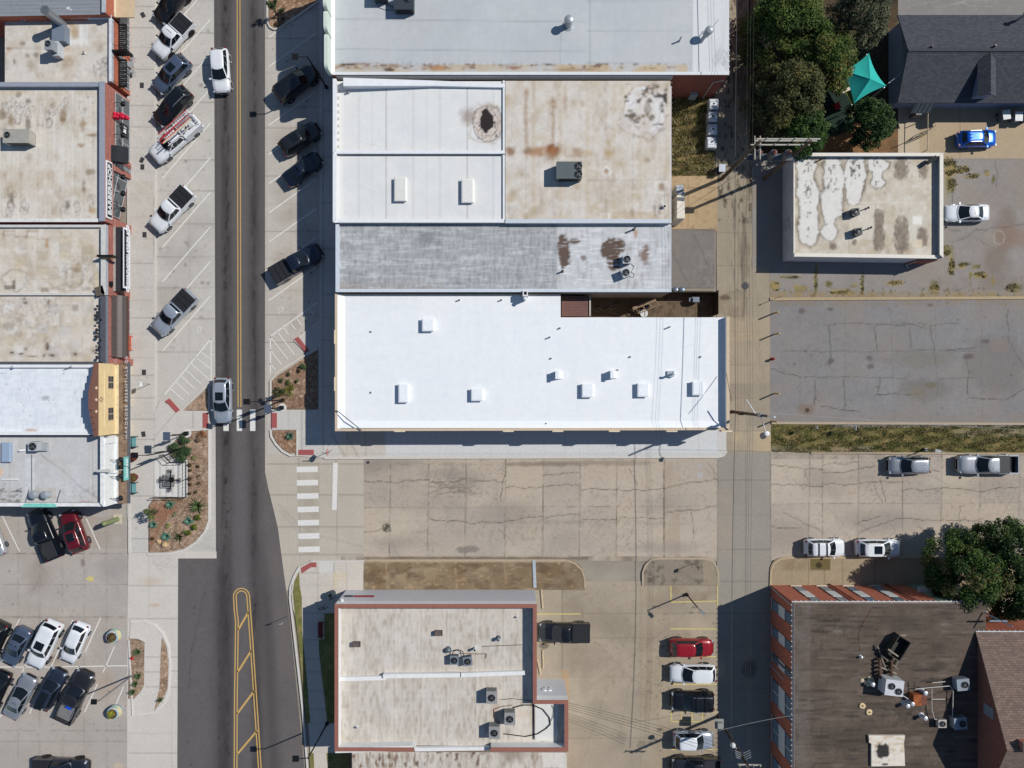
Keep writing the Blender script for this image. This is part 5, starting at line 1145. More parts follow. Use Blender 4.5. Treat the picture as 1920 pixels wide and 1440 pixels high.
def bay_n(x0p, x1p):
 xa, xb = W(x0p, 0, 0).x, W(x1p, 0, 0).x
 b = MB(); b.bx(xa, xb, yN, yN + .04, .7, 5.9); w = b.build('window', mat((70, 62, 58), .6), brk)
 b = MB(); b.bx(xa + .06, xb - .06, yN + .04, yN + .07, .9, 2.5); b.build('pane', gl, w); b = MB(); b.bx(xa + .06, xb - .06, yN + .04, yN + .06, 4.5, 5.8); b.build('pane', gl, w)
 b = MB(); b.bx(xa + .02, xb - .02, yN + .04, yN + .09, 2.55, 4.4); b.build('spandrel_panel', panel, w)
 b = MB(); b.bx(xa - .1, xb + .1, yN, yN + .14, .55, .69); b.build('sill', mat((214, 196, 176), .8), w)
for x in (1480, 1528, 1577, 1627): bay_n(x, x + 16.5)
def bay_w(y0p, y1p, z0=.7, mull=False):
 ya, yb = W(0, y0p, 0).y, W(0, y1p, 0).y
 b = MB(); b.bx(xW - .04, xW, ya, yb, z0, 5.9); w = b.build('window', mat((60, 52, 50), .6), brk)
 b = MB(); b.bx(xW - .07, xW - .04, ya - .06, yb + .06, z0 + .2, 2.4); b.build('pane', gl, w); b = MB(); b.bx(xW - .06, xW - .04, ya - .06, yb + .06, 4.4, 5.8); b.build('pane', gl, w)
 b = MB(); b.bx(xW - .09, xW - .04, ya, yb, 2.5, 4.2); b.build('spandrel_panel', panel, w)
 if mull: b = MB(); ym = (ya + yb) / 2; b.bx(xW - .1, xW - .07, ym - .04, ym + .04, z0 + .2, 2.4); b.bx(xW - .1, xW - .07, ym - .04, ym + .04, 4.4, 5.8); b.build('mullion', panel, w)
 b = MB(); b.bx(xW - .14, xW, ya + .1, yb - .1, z0 - .14, z0); b.build('sill', mat((190, 180, 168), .8), w)
for q in ((1119, 1139, 0), (1169, 1187, 0), (1218, 1234, 0), (1266, 1308, 1), (1336, 1382, 1), (1410, 1460, 1)): bay_w(q[0], q[1], .7, q[2])
for x in (1554, 1660):
 b = MB(); xx = W(x, 0, 0).x; b.tube([(xx, yN + .12, .1), (xx, yN + .12, 6.1)], .08, 8); b.build('downpipe', mat((150, 84, 66), .7), brk)
b = MB(); xa, xb = W(1700, 0, 0).x, W(1790, 0, 0).x; b.bx(xa, xb, yN + .0, yN + .05, .1, 5.8)
for i in range(4): b.bx(xa + .2 + i * 1.3, xa + .3 + i * 1.3, yN + .05, yN + .09, .1, 5.8)
b.build('green_panel', mat((120, 150, 132), .7, 0, .06, 3), brk)
b = MB(); p = W(1722, 1112, 3); b.bx(p.x - .0, p.x + 2.6, yN + .05, yN + .6, 2.9, 3.0); b.build('door_canopy', WHITE, brk)
for pts in (((1446, 1222, .6), (1494, 1276, 6.6)),):
 b = MB(); b.beam((xW - .3, W(0, 1222, 0).y, .6), (xW - .12, W(0, 1222, 0).y - .05, 6.6), .14, .14); b.build('service_mast', mat((112, 112, 110), .5), brk)
b = MB(); b.tube([(xW - .06, W(0, 1100, 0).y, .2), (xW - .06, W(0, 1100, 0).y - .2, 5.9)], .05, 6); b.tube([(xW - .06, W(0, 1246, 0).y, .2), (xW - .06, W(0, 1246, 0).y, 3.8)], .05, 6); b.build('conduit', GREYW, brk)
xg = W(1833, 0, zr).x; ya, yb = W(0, 1185, zr).y, W(0, 1540, zr).y; zR = zr + 4.5; ym = (ya + yb) / 2
b = MB(); b.face([(xg, ya, zr), (xg, ym, zR), (xg, yb, zr)]); b.build('gable', mat((126, 72, 58), .9, 0, .14, 2, kind='brick'), brk)
BRS = mat((122, 104, 94), .95, 0, .1, 2, kind='shingle')
b = MB(); xe = W(2060, 0, zr).x; ov = .25
b.face([(xg - ov, ya, zr + .12), (xg - ov, ym, zR + .12), (xe, ym, zR + .12), (xe, ya, zr + .12)]); b.face([(xg - ov, yb, zr + .12), (xe, yb, zr + .12), (xe, ym, zR + .12), (xg - ov, ym, zR + .12)])
b.face([(xg - ov, ya, zr), (xg - ov, ym, zR), (xg - ov, ym, zR + .12), (xg - ov, ya, zr + .12)]); b.face([(xg - ov, ym, zR), (xg - ov, yb, zr), (xg - ov, yb, zr + .12), (xg - ov, ym, zR + .12)]); b.face([(xg - ov, ya, zr), (xg - ov, ya, zr + .12), (xe, ya, zr + .12), (xe, ya, zr)])
rf = b.build('pitched_roof', BRS, brk)
b = MB(); b.bx(xg - .2, xe, ya + .02, ya + .12, zr - .05, zr + .08)
for i in range(16): b.bx(xg + i * .52, xg + i * .52 + .07, ya + .12, ya + .22, zr - .05, zr + .1)
b.build('gutter', mat((205, 205, 205), .5), brk)
b = MB(); p = W(1905, 1385, 9.6); b.bx(p.x - .45, p.x + .45, p.y - .4, p.y + .4, 8.6, 11.2); b.mi = 1; b.bx(p.x - .52, p.x + .52, p.y - .46, p.y + .46, 11.2, 11.4); ch = b.build('chimney', [BRICK_R, mat((176, 160, 150), .8)], rf)
b = MB(); b.bx(p.x - .2, p.x + .2, p.y - .18, p.y + .18, 11.4, 11.45); b.build('flue', BLACK, ch)
b = MB(); p = W(1850, 1330, 8); b.bx(xg - .06, xg - .01, W(0, 1320, 7.5).y, W(0, 1340, 7.5).y, 7.2, 8.6); b.build('attic_vent', mat((130, 140, 148), .5), brk)

fill(rect(600, 1080, 1090, 1520), (208, 201, 191), ((70, .03), (20, .03), (6, .03)), 0, 119, ((200, 191, 178), 40, .5))
s, m = pmask(rect(600, 1080, 1090, 1520), 0); blend(s, m * np.clip(nz(2.5, 40, 51, 2)[s] * .8 - .1, 0, .4), (176, 166, 154)); blend(s, m * np.clip(nz(2.2, 12, 52, 1)[s] - .15, 0, .5), (150, 136, 120)); blend(s, m * np.clip(nz(14, 40, 53, 2)[s] * .5, 0, .25), (224, 218, 208))
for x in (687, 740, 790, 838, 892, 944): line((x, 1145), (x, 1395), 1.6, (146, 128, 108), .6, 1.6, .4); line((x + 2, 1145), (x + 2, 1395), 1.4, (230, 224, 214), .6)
for i in range(46):
 x, y = R(645, 970), R(1145, 1370)
 for k in range(5): line((x + k * 3.4, y), (x + k * 3.4, y + R(12, 26)), .9, (140, 126, 112), R(.15, .5))
blob(980, 1340, 14, 8, (176, 130, 84), .5, .9); blob(930, 1340, 8, 30, (176, 140, 100), .4, 1); blob(998, 1345, 6, 26, (140, 92, 54), .7, .7, .5, 8); patch(rect(965, 1325, 1000, 1390), (224, 216, 202), .6, 0); patch(rect(1004, 1315, 1045, 1390), (226, 226, 222), .8, 0)
s, m = pmask(rect(660, 1405, 1065, 1520), 0); blend(s, m * np.clip(nz(3, 20, 55, 2)[s] - .1, 0, .7), (130, 104, 78)); specks(rect(680, 1408, 900, 1440), (92, 62, 40), .3, .9, 6, 14, 56); specks(rect(800, 1404, 920, 1416), (88, 56, 36), .2, .9, 8, 5, 57); blob(960, 1414, 26, 14, (140, 124, 108), .7, .7, .6, 8); patch(rect(1018, 1408, 1060, 1440), (222, 216, 208), .7, 0); specks(rect(660, 1415, 780, 1440), (112, 82, 56), .1, .8, 6, 16, 58)
RUST = mat((152, 100, 86), .6, 0, .06, 3); METAL = mat((204, 206, 211), .45, 0, .03, 2)
zt, zr = 5.2, 4.1
grime(rect(630, 1133, 1006, 1408), 85, a=.12)
bc, Pbc = building('commercial_building', 'flat-roofed building with rust-red parapet edge and grey metal front', [(628, 1133), (1006, 1133), (1006, 1313), (1065, 1313), (1065, 1408), (920, 1408), (777, 1408), (628, 1408)], zt, zr, METAL, [(1.1, .33)] * 5 + [(0, .33), (1.1, .33), (1.1, .33)], PR, copm=RUST, inm=mat((226, 226, 224), .7, 0, .04), cop=.05)
b = MB()
def kerbwall(pts, w, h):
 for p, q in zip(pts, pts[1:]): b.beam(W(*p, zr) + Vector((0, 0, h / 2 + .002)), W(*q, zr) + Vector((0, 0, h / 2 + .002)), w, h)
kerbwall([(636, 1271), (724, 1269)], .4, .35); kerbwall([(720, 1264), (863, 1262)], .4, .55); kerbwall([(865, 1263), (984, 1259)], .4, .4); b.build('dividing_kerb', mat((232, 232, 230), .6, 0, .05), bc)
b = MB(); b.beam(W(633, 1398, zr) + Vector((0, 0, .5)), W(776, 1394, zr) + Vector((0, 0, .5)), .5, 1.0); b.beam(W(779, 1402, zr) + Vector((0, 0, .2)), W(918, 1400, zr) + Vector((0, 0, .2)), .35, .4); b.build('parapet_upstand', mat((228, 228, 226), .6, 0, .04), bc)
bl, _ = building('commercial_building', 'low tan ribbed roof with brown stains at the bottom edge', [(660, 1409.5), (1063, 1411), (1063, 1520), (660, 1520)], 3.9, 3.9, mat((196, 170, 150), .8), [(0, 0), (0, 0), (0, 0), (0, 0)], PR)
def text(s_, size, m, name, mtx, parent, bold=.0, ext=.012, space=1.0):
 cu = bpy.data.curves.new('t', 'FONT'); cu.body = s_; cu.size = size; cu.extrude = ext; cu.offset = bold; cu.align_x = 'CENTER'; cu.align_y = 'CENTER'; cu.space_character = space
 to = bpy.data.objects.new('t', cu); C.objects.link(to); bpy.context.view_layer.update()
 me = bpy.data.meshes.new_from_object(to.evaluated_get(bpy.context.evaluated_depsgraph_get())); bpy.data.objects.remove(to)
 me.name = name; me.transform(mtx); me.materials.clear(); me.materials.append(m)
 o = bpy.data.objects.new(name, me); C.objects.link(o)
 if parent is not None: o.parent = parent; o.matrix_parent_inverse = Matrix.Translation(parent.location).inverted()
 return o
def basis(o, x, y, z): return Matrix(((x[0], y[0], z[0], o[0]), (x[1], y[1], z[1], o[1]), (x[2], y[2], z[2], o[2]), (0, 0, 0, 1)))
yF = W(0, 1133, zt).y
for i, (x0, x1, zz, c) in enumerate(((646, 664, 2.55, (50, 52, 54)), (664, 702, 2.6, (150, 40, 44)))):  # raised strip lettering, too small to read
 b = MB(); x = W(x0, 0, zz).x; xe_ = W(x1, 0, zz).x
 while x < xe_ - .1: wl = R(.09, .16); b.bx(x, x + wl, yF + .0, yF + .10, zz - .18, zz + .18); x += wl + .06
 b.build('sign_lettering', mat(c, .5), bc)
b = MB(); p = W(642, 1126, 4.2); b.bx(p.x - .1, p.x + .1, yF, yF + .25, 4.1, 4.35); b.build('wall_light', WHITE, bc)
yA = W(0, 1313, zt).y
text('FF', 1.1, WHITE, 'sign_lettering', basis((W(1026, 0, 2.6).x, yA + .06, 2.6), (-1, 0, 0), (0, 0, 1), (0, 1, 0)), bc, .02, .05)
b = MB(); p = W(1003, 1075, 0); b.beam((W(1001, 0, 0).x, W(0, 1050, 0).y, .16), (W(1003, 0, 0).x, W(0, 1101, 0).y, .16), .34, .06); tag(b.build('drain_cover', mat((190, 198, 206), .5, .3)), 'long pale steel drain cover in the brown pavement', 'drain cover')
# ================================================================== WEST ROW
XF = W(245, 0, 0).x
def xr(z): return PX(XF, 0, z)[0]
def yat(py, z): return W(0, py, z).y
FG = mat((86, 94, 98), .08, 0, .1, 1, .6); FRM = mat((200, 202, 204), .5, .3, .05)
def facade_glass(par, y0, y1, z0, z1, nv, nh=1, gm=FG):
 """shop window on the east face; y in metres"""
 b = MB(); b.bx(XF, XF + .05, y0, y1, z0, z1); w = b.build('shop_window', mat((70, 70, 70), .5), par)
 b = MB(); b.bx(XF + .05, XF + .07, y0 + .05, y1 - .05, z0 + .05, z1 - .05); b.build('pane', gm, w)
 b = MB()
 for i in range(nv + 1): y = y0 + (y1 - y0) * i / nv; b.bx(XF + .05, XF + .12, y - .035, y + .035, z0, z1)
 for j in range(nh + 1): z = z0 + (z1 - z0) * (j / nh); b.bx(XF + .05, XF + .11, y0, y1, z - .03, z + .03)
 b.build('mullion', FRM, w)
def goose(par, py, z, proj=.9, m=BLACK):
 y = yat(py, z); b = MB(); b.tube([(XF + .03, y, z + .2), (XF + proj * .6, y, z + .45), (XF + proj, y, z + .25)], .03, 6); b.cyl((XF + proj, y, z + .25), (XF + proj, y, z + .02), .07, .3, 12); b.build('gooseneck_lamp', m, par)
BIG = ((60, .04), (20, .05), (6, .04))
fill(rect(-80, -80, 240, 40), (140, 144, 150), ((60, .05), (8, .03)), 0, 131)
for y in range(-60, 32, 7): line((-80, y + 2), (212, y - 3), 1, (104, 108, 114), .7)
for x in (20, 80, 137): line((x, -60), (x, 20), 1, (112, 116, 122), .5)
blob(128, 15, 3, 1.5, (230, 230, 230), .9, .4, .2); blob(133, 18, 2, 1, (230, 230, 230), .8, .4, .2)
z = 4.4
w0, _ = building('shop_building', 'brick shop at top left with grey standing-seam roof', [(-76, -78), (xr(z), -78), (xr(z), 27), (-76, 32)], z, z, BRICK_O, [(0, 0), (.35, .35), (0, 0), (0, 0)], PR, copm=mat((178, 184, 188), .6))
b = MB(); z0 = 3.0; b.bx(XF + .0, W(253, 0, z0).x, yat(34, z0), yat(-70, z0), z0, z0 + .16); c_ = b.build('timber_canopy', mat((206, 184, 150), .8, 0, .08, 3), w0)
b = MB(); b.bx(XF + .02, XF + .12, yat(34, z0) + .02, yat(-70, z0), z0 + .163, z0 + .28); b.build('canopy_flashing', mat((232, 216, 190), .7), c_)
facade_glass(w0, yat(40, 1.5), yat(-60, 1.5), .4, 2.7, 6)
fill(rect(-10, 10, 240, 170), (210, 205, 196), BIG, 0, 133, ((200, 188, 168), 26, .5))
for q in ((140, 62, 8, 14, (160, 132, 92), .6), (135, 55, 5, 12, (176, 146, 104), .6), (124, 115, 12, 12, (150, 132, 112), .6), (17, 93, 6, 4, (150, 104, 64), .8), (43, 82, 5, 4, (120, 100, 76), .7), (67, 104, 5, 5, (110, 94, 76), .7), (52, 104, 4, 4, (120, 104, 84), .6), (27, 115, 2, 5, (96, 84, 72), .7), (128, 92, 8, 5, (180, 150, 116), .5), (188, 90, 5, 10, (160, 146, 126), .5)): blob(*q, .8, .5, 7, 3)
for i in range(26): x, y = R(178, 205), R(112, 140); ring(x, y, R(3, 7), R(3, 7), (96, 90, 86), .5, .2, .5, 5, i)
crack((176, 122), (175, 134), 1, 1, (96, 90, 86), .8); crack((175, 134), (192, 150), 2, 1, (96, 90, 86), .8)
patch(rect(150, 43, 166, 86), (228, 228, 226), .8, 0); patch(rect(110, 76, 156, 84), (228, 228, 226), .7, 0); line((8, 90), (84, 89), 1, (120, 112, 104), .7); line((8, 95), (84, 96), 1.2, (236, 234, 230), .7)
z = 3.7
grime(rect(4, 29, 212, 152), 78, a=.55)
w1, _ = building('shop_building', 'orange brick shop with tan roof carrying a tall flue', [(4, 29), (xr(z), 29), (xr(z), 152.5), (4, 152.5)], z, 3.3, BRICK_O, [(.45, .3), (.38, .22), (0, 0), (0, 0)], PR, copm=mat((212, 214, 218), .6), inm=mat((176, 182, 190), .7))
for ya, yb in ((46, 95), (112, 163)):
 b = MB(); z0 = 2.5; X1c = W(237, 0, z0).x; Y0, Y1 = yat(yb, z0), yat(ya, z0)
 b.beam((X1c, Y0, z0), (X1c, Y1, z0), .07, .12); b.beam((XF + .15, Y0, z0), (XF + .15, Y1, z0), .07, .12)
 for y in (Y0, Y1): b.beam((XF, y, z0), (X1c, y, z0), .07, .12)
 for i in range(13): y = Y0 + (Y1 - Y0) * (i + .5) / 13; b.beam((XF + .1, y, z0 + .02), (X1c, y + R(-.06, .06), z0 + .02), R(.06, .14), .06)
 for y in (Y0 + .2, Y1 - .2): b.beam((XF + .02, y, z0 + 1.0), (X1c - .1, y, z0), .03, .03)
 b.build('trellis_canopy', BLACK, w1)
facade_glass(w1, yat(96, 1.2), yat(45, 1.2), .4, 2.3, 4); facade_glass(w1, yat(165, 1.2), yat(113, 1.2), .4, 2.3, 4)
b = MB(); z0 = 2.8; p, q = W(216, 99, z0 + .4), W(247, 100, z0); b.bx(XF + .05, XF + 1.65, p.y - .09, p.y + .09, z0 - .2, z0 + .95); b.mi = 1
b.build('blade_sign', [mat((24, 24, 24), .5), mat((200, 180, 60), .5)], w1)
fill(rect(-80, 130, 240, 440), (214, 207, 196), BIG, 0, 135, ((206, 196, 176), 24, .5))
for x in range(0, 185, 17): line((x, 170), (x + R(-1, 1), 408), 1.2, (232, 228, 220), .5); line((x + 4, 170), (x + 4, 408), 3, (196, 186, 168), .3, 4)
def ringlet(x, y, n, sp=6):
 for i in range(n): xx, yy = x + R(-sp, sp), y + R(-sp * 1.6, sp * 1.6); ring(xx, yy, R(3, 7), R(4, 11), (104, 92, 82), R(.35, .7), .18, .4, 5, i); blob(xx, yy, R(2, 5), R(3, 8), (216, 208, 200), .35, .8, .4, 5, i)
for q in ((22, 200, 4), (37, 205, 5), (50, 215, 6), (35, 225, 4), (5, 205, 4), (95, 210, 6), (88, 225, 5), (118, 200, 4), (20, 365, 8), (22, 385, 8), (45, 390, 7), (125, 385, 6), (147, 388, 5), (168, 382, 4), (155, 205, 3), (170, 178, 3), (15, 400, 5)): ringlet(*q)
for q in ((35, 178, 5, 6, (62, 48, 40)), (52, 190, 5, 6, (90, 76, 66)), (52, 235, 5, 12, (110, 96, 84)), (118, 215, 7, 14, (140, 112, 76)), (117, 225, 6, 4, (120, 88, 52)), (155, 235, 5, 12, (150, 120, 80)), (172, 253, 9, 3, (130, 100, 66)), (152, 273, 6, 4, (150, 116, 76)), (170, 322, 8, 6, (120, 104, 84)), (157, 350, 4, 12, (100, 88, 74)), (20, 225, 6, 12, (140, 116, 84)), (5, 215, 8, 8, (130, 112, 84)), (172, 395, 8, 5, (180, 150, 104)), (22, 372, 4, 10, (112, 104, 96)), (126, 385, 4, 8, (104, 92, 80))): blob(*q, .7, .7, .5, 6, 5)
patch(rect(0, 168, 185, 180), (206, 190, 160), .4, 0, 14)
z = 4.9
grime(rect(-78, 154, 190, 415), 79, a=.55)
w2 = thing('shop_building', 'red brick barber shop with wide stained roof', 'building', (W(60, 290, 0).x, W(60, 290, 0).y, 0))
yn_, ys_ = yat(154, z), yat(415, z); xL = W(-78, 0, z).x
yd0, yd1 = yat(322, 0), yat(412, 0); xd = W(226, 0, 0).x
b = MB(); b.prism([(xL, ys_), (xd - .3, ys_), (xd, yd1), (XF, yd0), (XF, yn_), (xL, yn_)], 0, 3.35, True, False); b.prism([(xL, ys_), (XF, ys_), (XF, yn_), (xL, yn_)], 3.353, 4.35, False, True); b.build('wall', BRICK_R, w2)
zr = 4.353; P2 = [PX(x, y, zr) for x, y in ((xL, yn_), (XF, yn_), (XF, ys_), (xL, ys_))]
sheet('roof', [(round(a, 3), round(c, 3)) for a, c in P2], zr, PR, w2)
cop2 = mat((150, 156, 168), .6, 0, .06, 4); inm2 = mat((150, 158, 170), .7)
b = MB(); b.bx(XF - .45, XF, ys_, yn_, zr, zr + .6); b.build('parapet', BRICK_R, w2)
b = MB(); b.bx(XF - .5, XF + .04, ys_, yn_ + .03, zr + .6, zr + .68); b.bx(xL, XF - .5, yn_ - .42, yn_ + .03, zr + .42, zr + .5); b.build('coping', cop2, w2)
b = MB(); b.bx(xL, XF - .452, yn_ - .4, yn_, zr + .001, zr + .42); b.build('upstand', inm2, w2); b = MB(); b.bx(xL, XF - .452, ys_ + .0, ys_ + .3, zr + .001, zr + .3); b.build('upstand', inm2, w2)
b = MB(); b.bx(xL, XF - .6, ys_ - .02, ys_ + .34, zr + .3, zr + .37); b.build('coping', mat((224, 222, 216), .6), w2)
facade_glass(w2, yat(297, 1.6), yat(184, 1.6), .35, 3.1, 4, 2)
b = MB(); n_ = 4  # angled glass front
for i in range(n_):
 t0, t1 = i / n_, (i + 1) / n_; A = Vector((XF + (xd - XF) * t0, yd0 + (yd1 - yd0) * t0, 0)); B_ = Vector((XF + (xd - XF) * t1, yd0 + (yd1 - yd0) * t1, 0)); nn = Vector((.06, -.02, 0))
 b.face([A + nn + Vector((0, 0, .35)), B_ + nn + Vector((0, 0, .35)), B_ + nn + Vector((0, 0, 3.2)), A + nn + Vector((0, 0, 3.2))][::-1])
an = b.build('angled_window', FG, w2)
b = MB()
for i in range(n_ + 1):
 t0 = i / n_; A = Vector((XF + (xd - XF) * t0 + .08, yd0 + (yd1 - yd0) * t0, 0)); b.beam(A + Vector((0, 0, .3)), A + Vector((0, 0, 3.2)), .07, .07)
for zz in (.35, 2.2, 3.2): b.beam((XF + .08, yd0, zz), (xd + .08, yd1, zz), .07, .07)
b.build('mullion', FRM, an)
b = MB(); b.bx(XF, XF + .12, yat(307, 2), yat(298, 2), 0, 3.3); b.bx(XF, XF + .12, yat(327, 2), yat(318, 2), 0, 3.3); b.build('brick_pier', BRICK_R, w2)
facade_glass(w2, yat(318, 1.5), yat(307, 1.5), .1, 2.9, 1)
b = MB(); z0 = 3.1; ya_, yb_ = yat(306, z0), yat(276, z0); n_ = 8
for i in range(n_):
 a0_, a1_ = math.pi / 2 * i / n_, math.pi / 2 * (i + 1) / n_
 b.face([(XF + 1.25 * math.sin(a0_), ya_, z0 - .3 + 1.0 * math.cos(a0_)), (XF + 1.25 * math.sin(a1_), ya_, z0 - .3 + 1.0 * math.cos(a1_)), (XF + 1.25 * math.sin(a1_), yb_, z0 - .3 + 1.0 * math.cos(a1_)), (XF + 1.25 * math.sin(a0_), yb_, z0 - .3 + 1.0 * math.cos(a0_))])
 for yy in (ya_, yb_): b.face([(XF, yy, z0 - .3), (XF + 1.25 * math.sin(a0_), yy, z0 - .3 + 1.0 * math.cos(a0_)), (XF + 1.25 * math.sin(a1_), yy, z0 - .3 + 1.0 * math.cos(a1_))])
b.build('fabric_awning', mat((40, 43, 48), .9), w2)
for py in (195, 254, 332, 363, 393): goose(w2, py, 3.15)
b = MB(); yc = yat(218, 3.3)
for i in range(26): b.ball((XF + R(.1, 1.5), yc + R(-.22, .22), 3.3 + R(-.25, .25)), R(.12, .24), 6, 4, 1, .25)
tag(b.build('bunting_swag', mat((206, 30, 66), .8)), 'bunched crimson fabric swag hanging off the barber shop wall', 'swag')
b = MB(); yS0, yS1 = yat(411, 4.0), yat(304, 4.0); b.bx(XF + .0, XF + .10, yS0, yS1, 3.72, 4.75); sg = b.build('shop_sign', WHITE, w2)
b = MB(); b.bx(XF + .10, XF + .13, yS0 + .16, yS1 - .16, 3.84, 4.63); b.build('sign_face', mat((24, 24, 26), .5), sg)
text('BARBERSHOP', .86, WHITE, 'sign_lettering', basis((XF + .14, (yS0 + yS1) / 2, 4.23), (0, 1, 0), (0, 0, 1), (1, 0, 0)), sg, .022, .02, 1.0)
b = MB(); yb0 = yat(238, 2.0); b.bx(XF + .12, XF + .14, yb0 - .9, yb0 + .5, .7, 2.1); sq = b.build('window_poster', mat((46, 48, 52), .5), w2)
b = MB(); b.bx(XF + .14, XF + .15, yb0 - .45, yb0 - .05, 1.2, 1.7); b.bx(XF + .14, XF + .15, yb0 + .1, yb0 + .2, 1.1, 1.8); b.build('poster_print', WHITE, sq)
fill(rect(-80, 400, 240, 700), (214, 206, 194), BIG, 0, 137, ((200, 186, 162), 20, .6))
for x in range(7, 190, 21): line((x, 430), (x, 548), 1, (186, 176, 160), .6); line((x, 560), (x, 676), 1, (186, 176, 160), .6)
for i in range(60):
 x = 7 + 21 * random.randint(-3, 8); y = R(432, 530); h = R(10, 34); patch(rect(x, y, x + 21, y + h), random.choice([(206, 190, 160), (222, 218, 212), (200, 186, 164), (190, 178, 160)]), R(.2, .7)); line((x, y), (x + 21, y), 1, (150, 128, 96), R(.1, .6))
for i in range(46):
 x = 7 + 21 * random.randint(-3, 8); y = R(562, 660); h = R(10, 30); patch(rect(x, y, x + 21, y + h), random.choice([(206, 194, 172), (222, 218, 212), (190, 184, 176), (200, 196, 192)]), R(.2, .7)); line((x, y), (x + 21, y), 1, (150, 140, 126), R(.1, .5))
for P in (rect(7, 433, 28, 445), rect(51, 433, 72, 442)): line(P[0], (P[0][0], P[0][1] + 12), 2, (120, 74, 36), .8); line(P[0], P[1], 1.5, (130, 84, 44), .8)
line((29, 444), (50, 444), 3, (110, 74, 44), .7); patch(rect(86, 448, 92, 466), (176, 130, 80), .6)
for q in ((28, 526, 22, 20), (140, 520, 16, 20), (60, 535, 14, 10), (85, 538, 12, 8), (130, 540, 30, 6)): ring(*q, (112, 106, 100), .6, .12, .35, 10, q[0])
patch(rect(8, 536, 30, 544), (120, 110, 98), .8); patch(rect(24, 526, 30, 542), (110, 102, 92), .8); patch(rect(78, 540, 92, 548), (140, 126, 108), .7); patch(rect(137, 503, 149, 511), (150, 136, 112), .8)
specks(rect(115, 480, 188, 545), (150, 142, 132), .1, .5, 4, 4, 61); specks(rect(0, 560, 110, 620), (140, 132, 124), .1, .5, 4, 4, 62)
specks(rect(39, 558, 51, 576), (24, 22, 22), .1, .9, 3, 4, 63); patch(rect(90, 561, 94, 571), (120, 90, 70), .7); patch(rect(136, 572, 148, 584), (130, 120, 110), .6)
for q in ((16, 612, 10, 10), (36, 625, 6, 8), (35, 600, 5, 5)): blob(*q, (140, 132, 124), .5, .6, .5, 6, 3)
for q in ((23, 661, 5, 3), (40, 663, 4, 2.5), (48, 654, 3, 3), (89, 650, 3.5, 8), (83, 667, 5, 4), (96, 666, 6, 3), (141, 664, 5, 2.5), (176, 658, 3, 2), (60, 668, 8, 1.5)): blob(*q, (88, 58, 46), .95, .25, .35, 6, 4); ring(q[0], q[1], q[2] * 1.7, q[3] * 1.9, (150, 138, 126), .6, .2, .3, 6, 4)
z = 4.8
grime(rect(-78, 421, 190, 682), 80, a=.5)
w3, _ = building('shop_building', 'brick chocolate shop with ribbed black awning and patched roof', [(-76, 421), (xr(z), 421), (xr(z), 552.5), (-76, 552.5)], z, 4.3, BRICK_R, [(.22, .2), (.5, .4), (.2, .16), (0, 0)], PR, copm=mat((206, 204, 200), .7, 0, .08, 4), inm=mat((176, 180, 186), .7))
w4, _ = building('shop_building', 'brick shop with brown curved awning and brown-puddled roof', [(-76, 554), (xr(z), 554), (xr(z), 682), (-76, 682)], z, 4.3, BRICK_R, [(0, 0), (.5, .45), (.2, .2), (0, 0)], PR, copm=mat((84, 86, 94), .7, 0, .2, 5), inm=mat((120, 126, 136), .7))
RIB = mat((66, 66, 70), .45, .3, .1, 4)
z0 = 3.25; Y0, Y1 = yat(546, z0), yat(426, z0); XA = -40.15
b = MB(); b.prism([(XF + .25, Y0), (XA, Y0), (XA, Y1), (XF + .25, Y1)], [z0 + .05, z0 - .1, z0 - .1, z0 + .05], [z0 + .12, z0 - .03, z0 - .03, z0 + .12])
n_ = 36
for i in range(n_): y = Y0 + (Y1 - Y0) * (i + .5) / n_; b.beam((XF + .26, y, z0 + .15), (XA - .02, y, z0 + .0), .055, .06)
aw = b.build('ribbed_awning', RIB, w3)
b = MB(); b.bx(XF + .02, XF + .25, Y0, Y1, z0, z0 + .16); b.build('awning_ledge', mat((170, 166, 158), .7), aw)
b = MB(); b.bx(XA, XA + .12, Y0 + .25, Y1 - .15, 2.75, 3.95); sg = b.build('shop_sign', WHITE, aw)
b = MB(); b.bx(XA + .12, XA + .15, Y0 + .45, Y1 - .35, 3.25, 3.92); b.build('sign_face', mat((30, 30, 32), .6), sg)
text('COFFEE CHOCOLATE GELATO', .6, WHITE, 'sign_lettering', basis((XA + .16, (Y0 + Y1) / 2 + .05, 3.3), (0, 1, 0), (0, 0, 1), (1, 0, 0)), sg, .03, .04, .80)
b = MB(); p = W(208, 482, 4.6); b.bx(XF - .55, XF + 1.05, p.y - .10, p.y + .10, 4.35, 5.4); b.mi = 1; b.bx(XF - .5, XF + 1.0, p.y - .13, p.y - .10, 4.6, 5.1); b.build('blade_sign', [mat((22, 24, 28), .5), mat((178, 150, 60), .5)], w3)
b = MB(); p = W(207, 532, 4.2); b.bx(XF, XF + .3, p.y - .25, p.y + .25, 3.9, 4.2); b.build('speaker', BLACK, w3)
BRA = mat((84, 76, 72), .5, .2, .1, 4)
z0 = 3.45; Y0, Y1 = yat(670, z0), yat(554, z0)
b = MB(); n_ = 6; prof = [(XF + .02, 3.75), (XF + .5, 3.62), (XF + .9, 3.35), (XF + 1.15, 3.0), (XF + 1.2, 2.8)]
for (xa, za), (xb, zb) in zip(prof, prof[1:]): b.face([(xa, Y0, za), (xb, Y0, zb), (xb, Y1, zb), (xa, Y1, za)])
for yy in (Y0, Y1): b.face([(x, yy, zz) for x, zz in prof] + [(XF + .02, yy, 2.8)])
for i in range(44): y = Y0 + (Y1 - Y0) * (i + .5) / 44; b.beam((XF + .25, y, 3.71), (XF + .6, y, 3.58), .05, .05)
aw = b.build('curved_awning', BRA, w4)
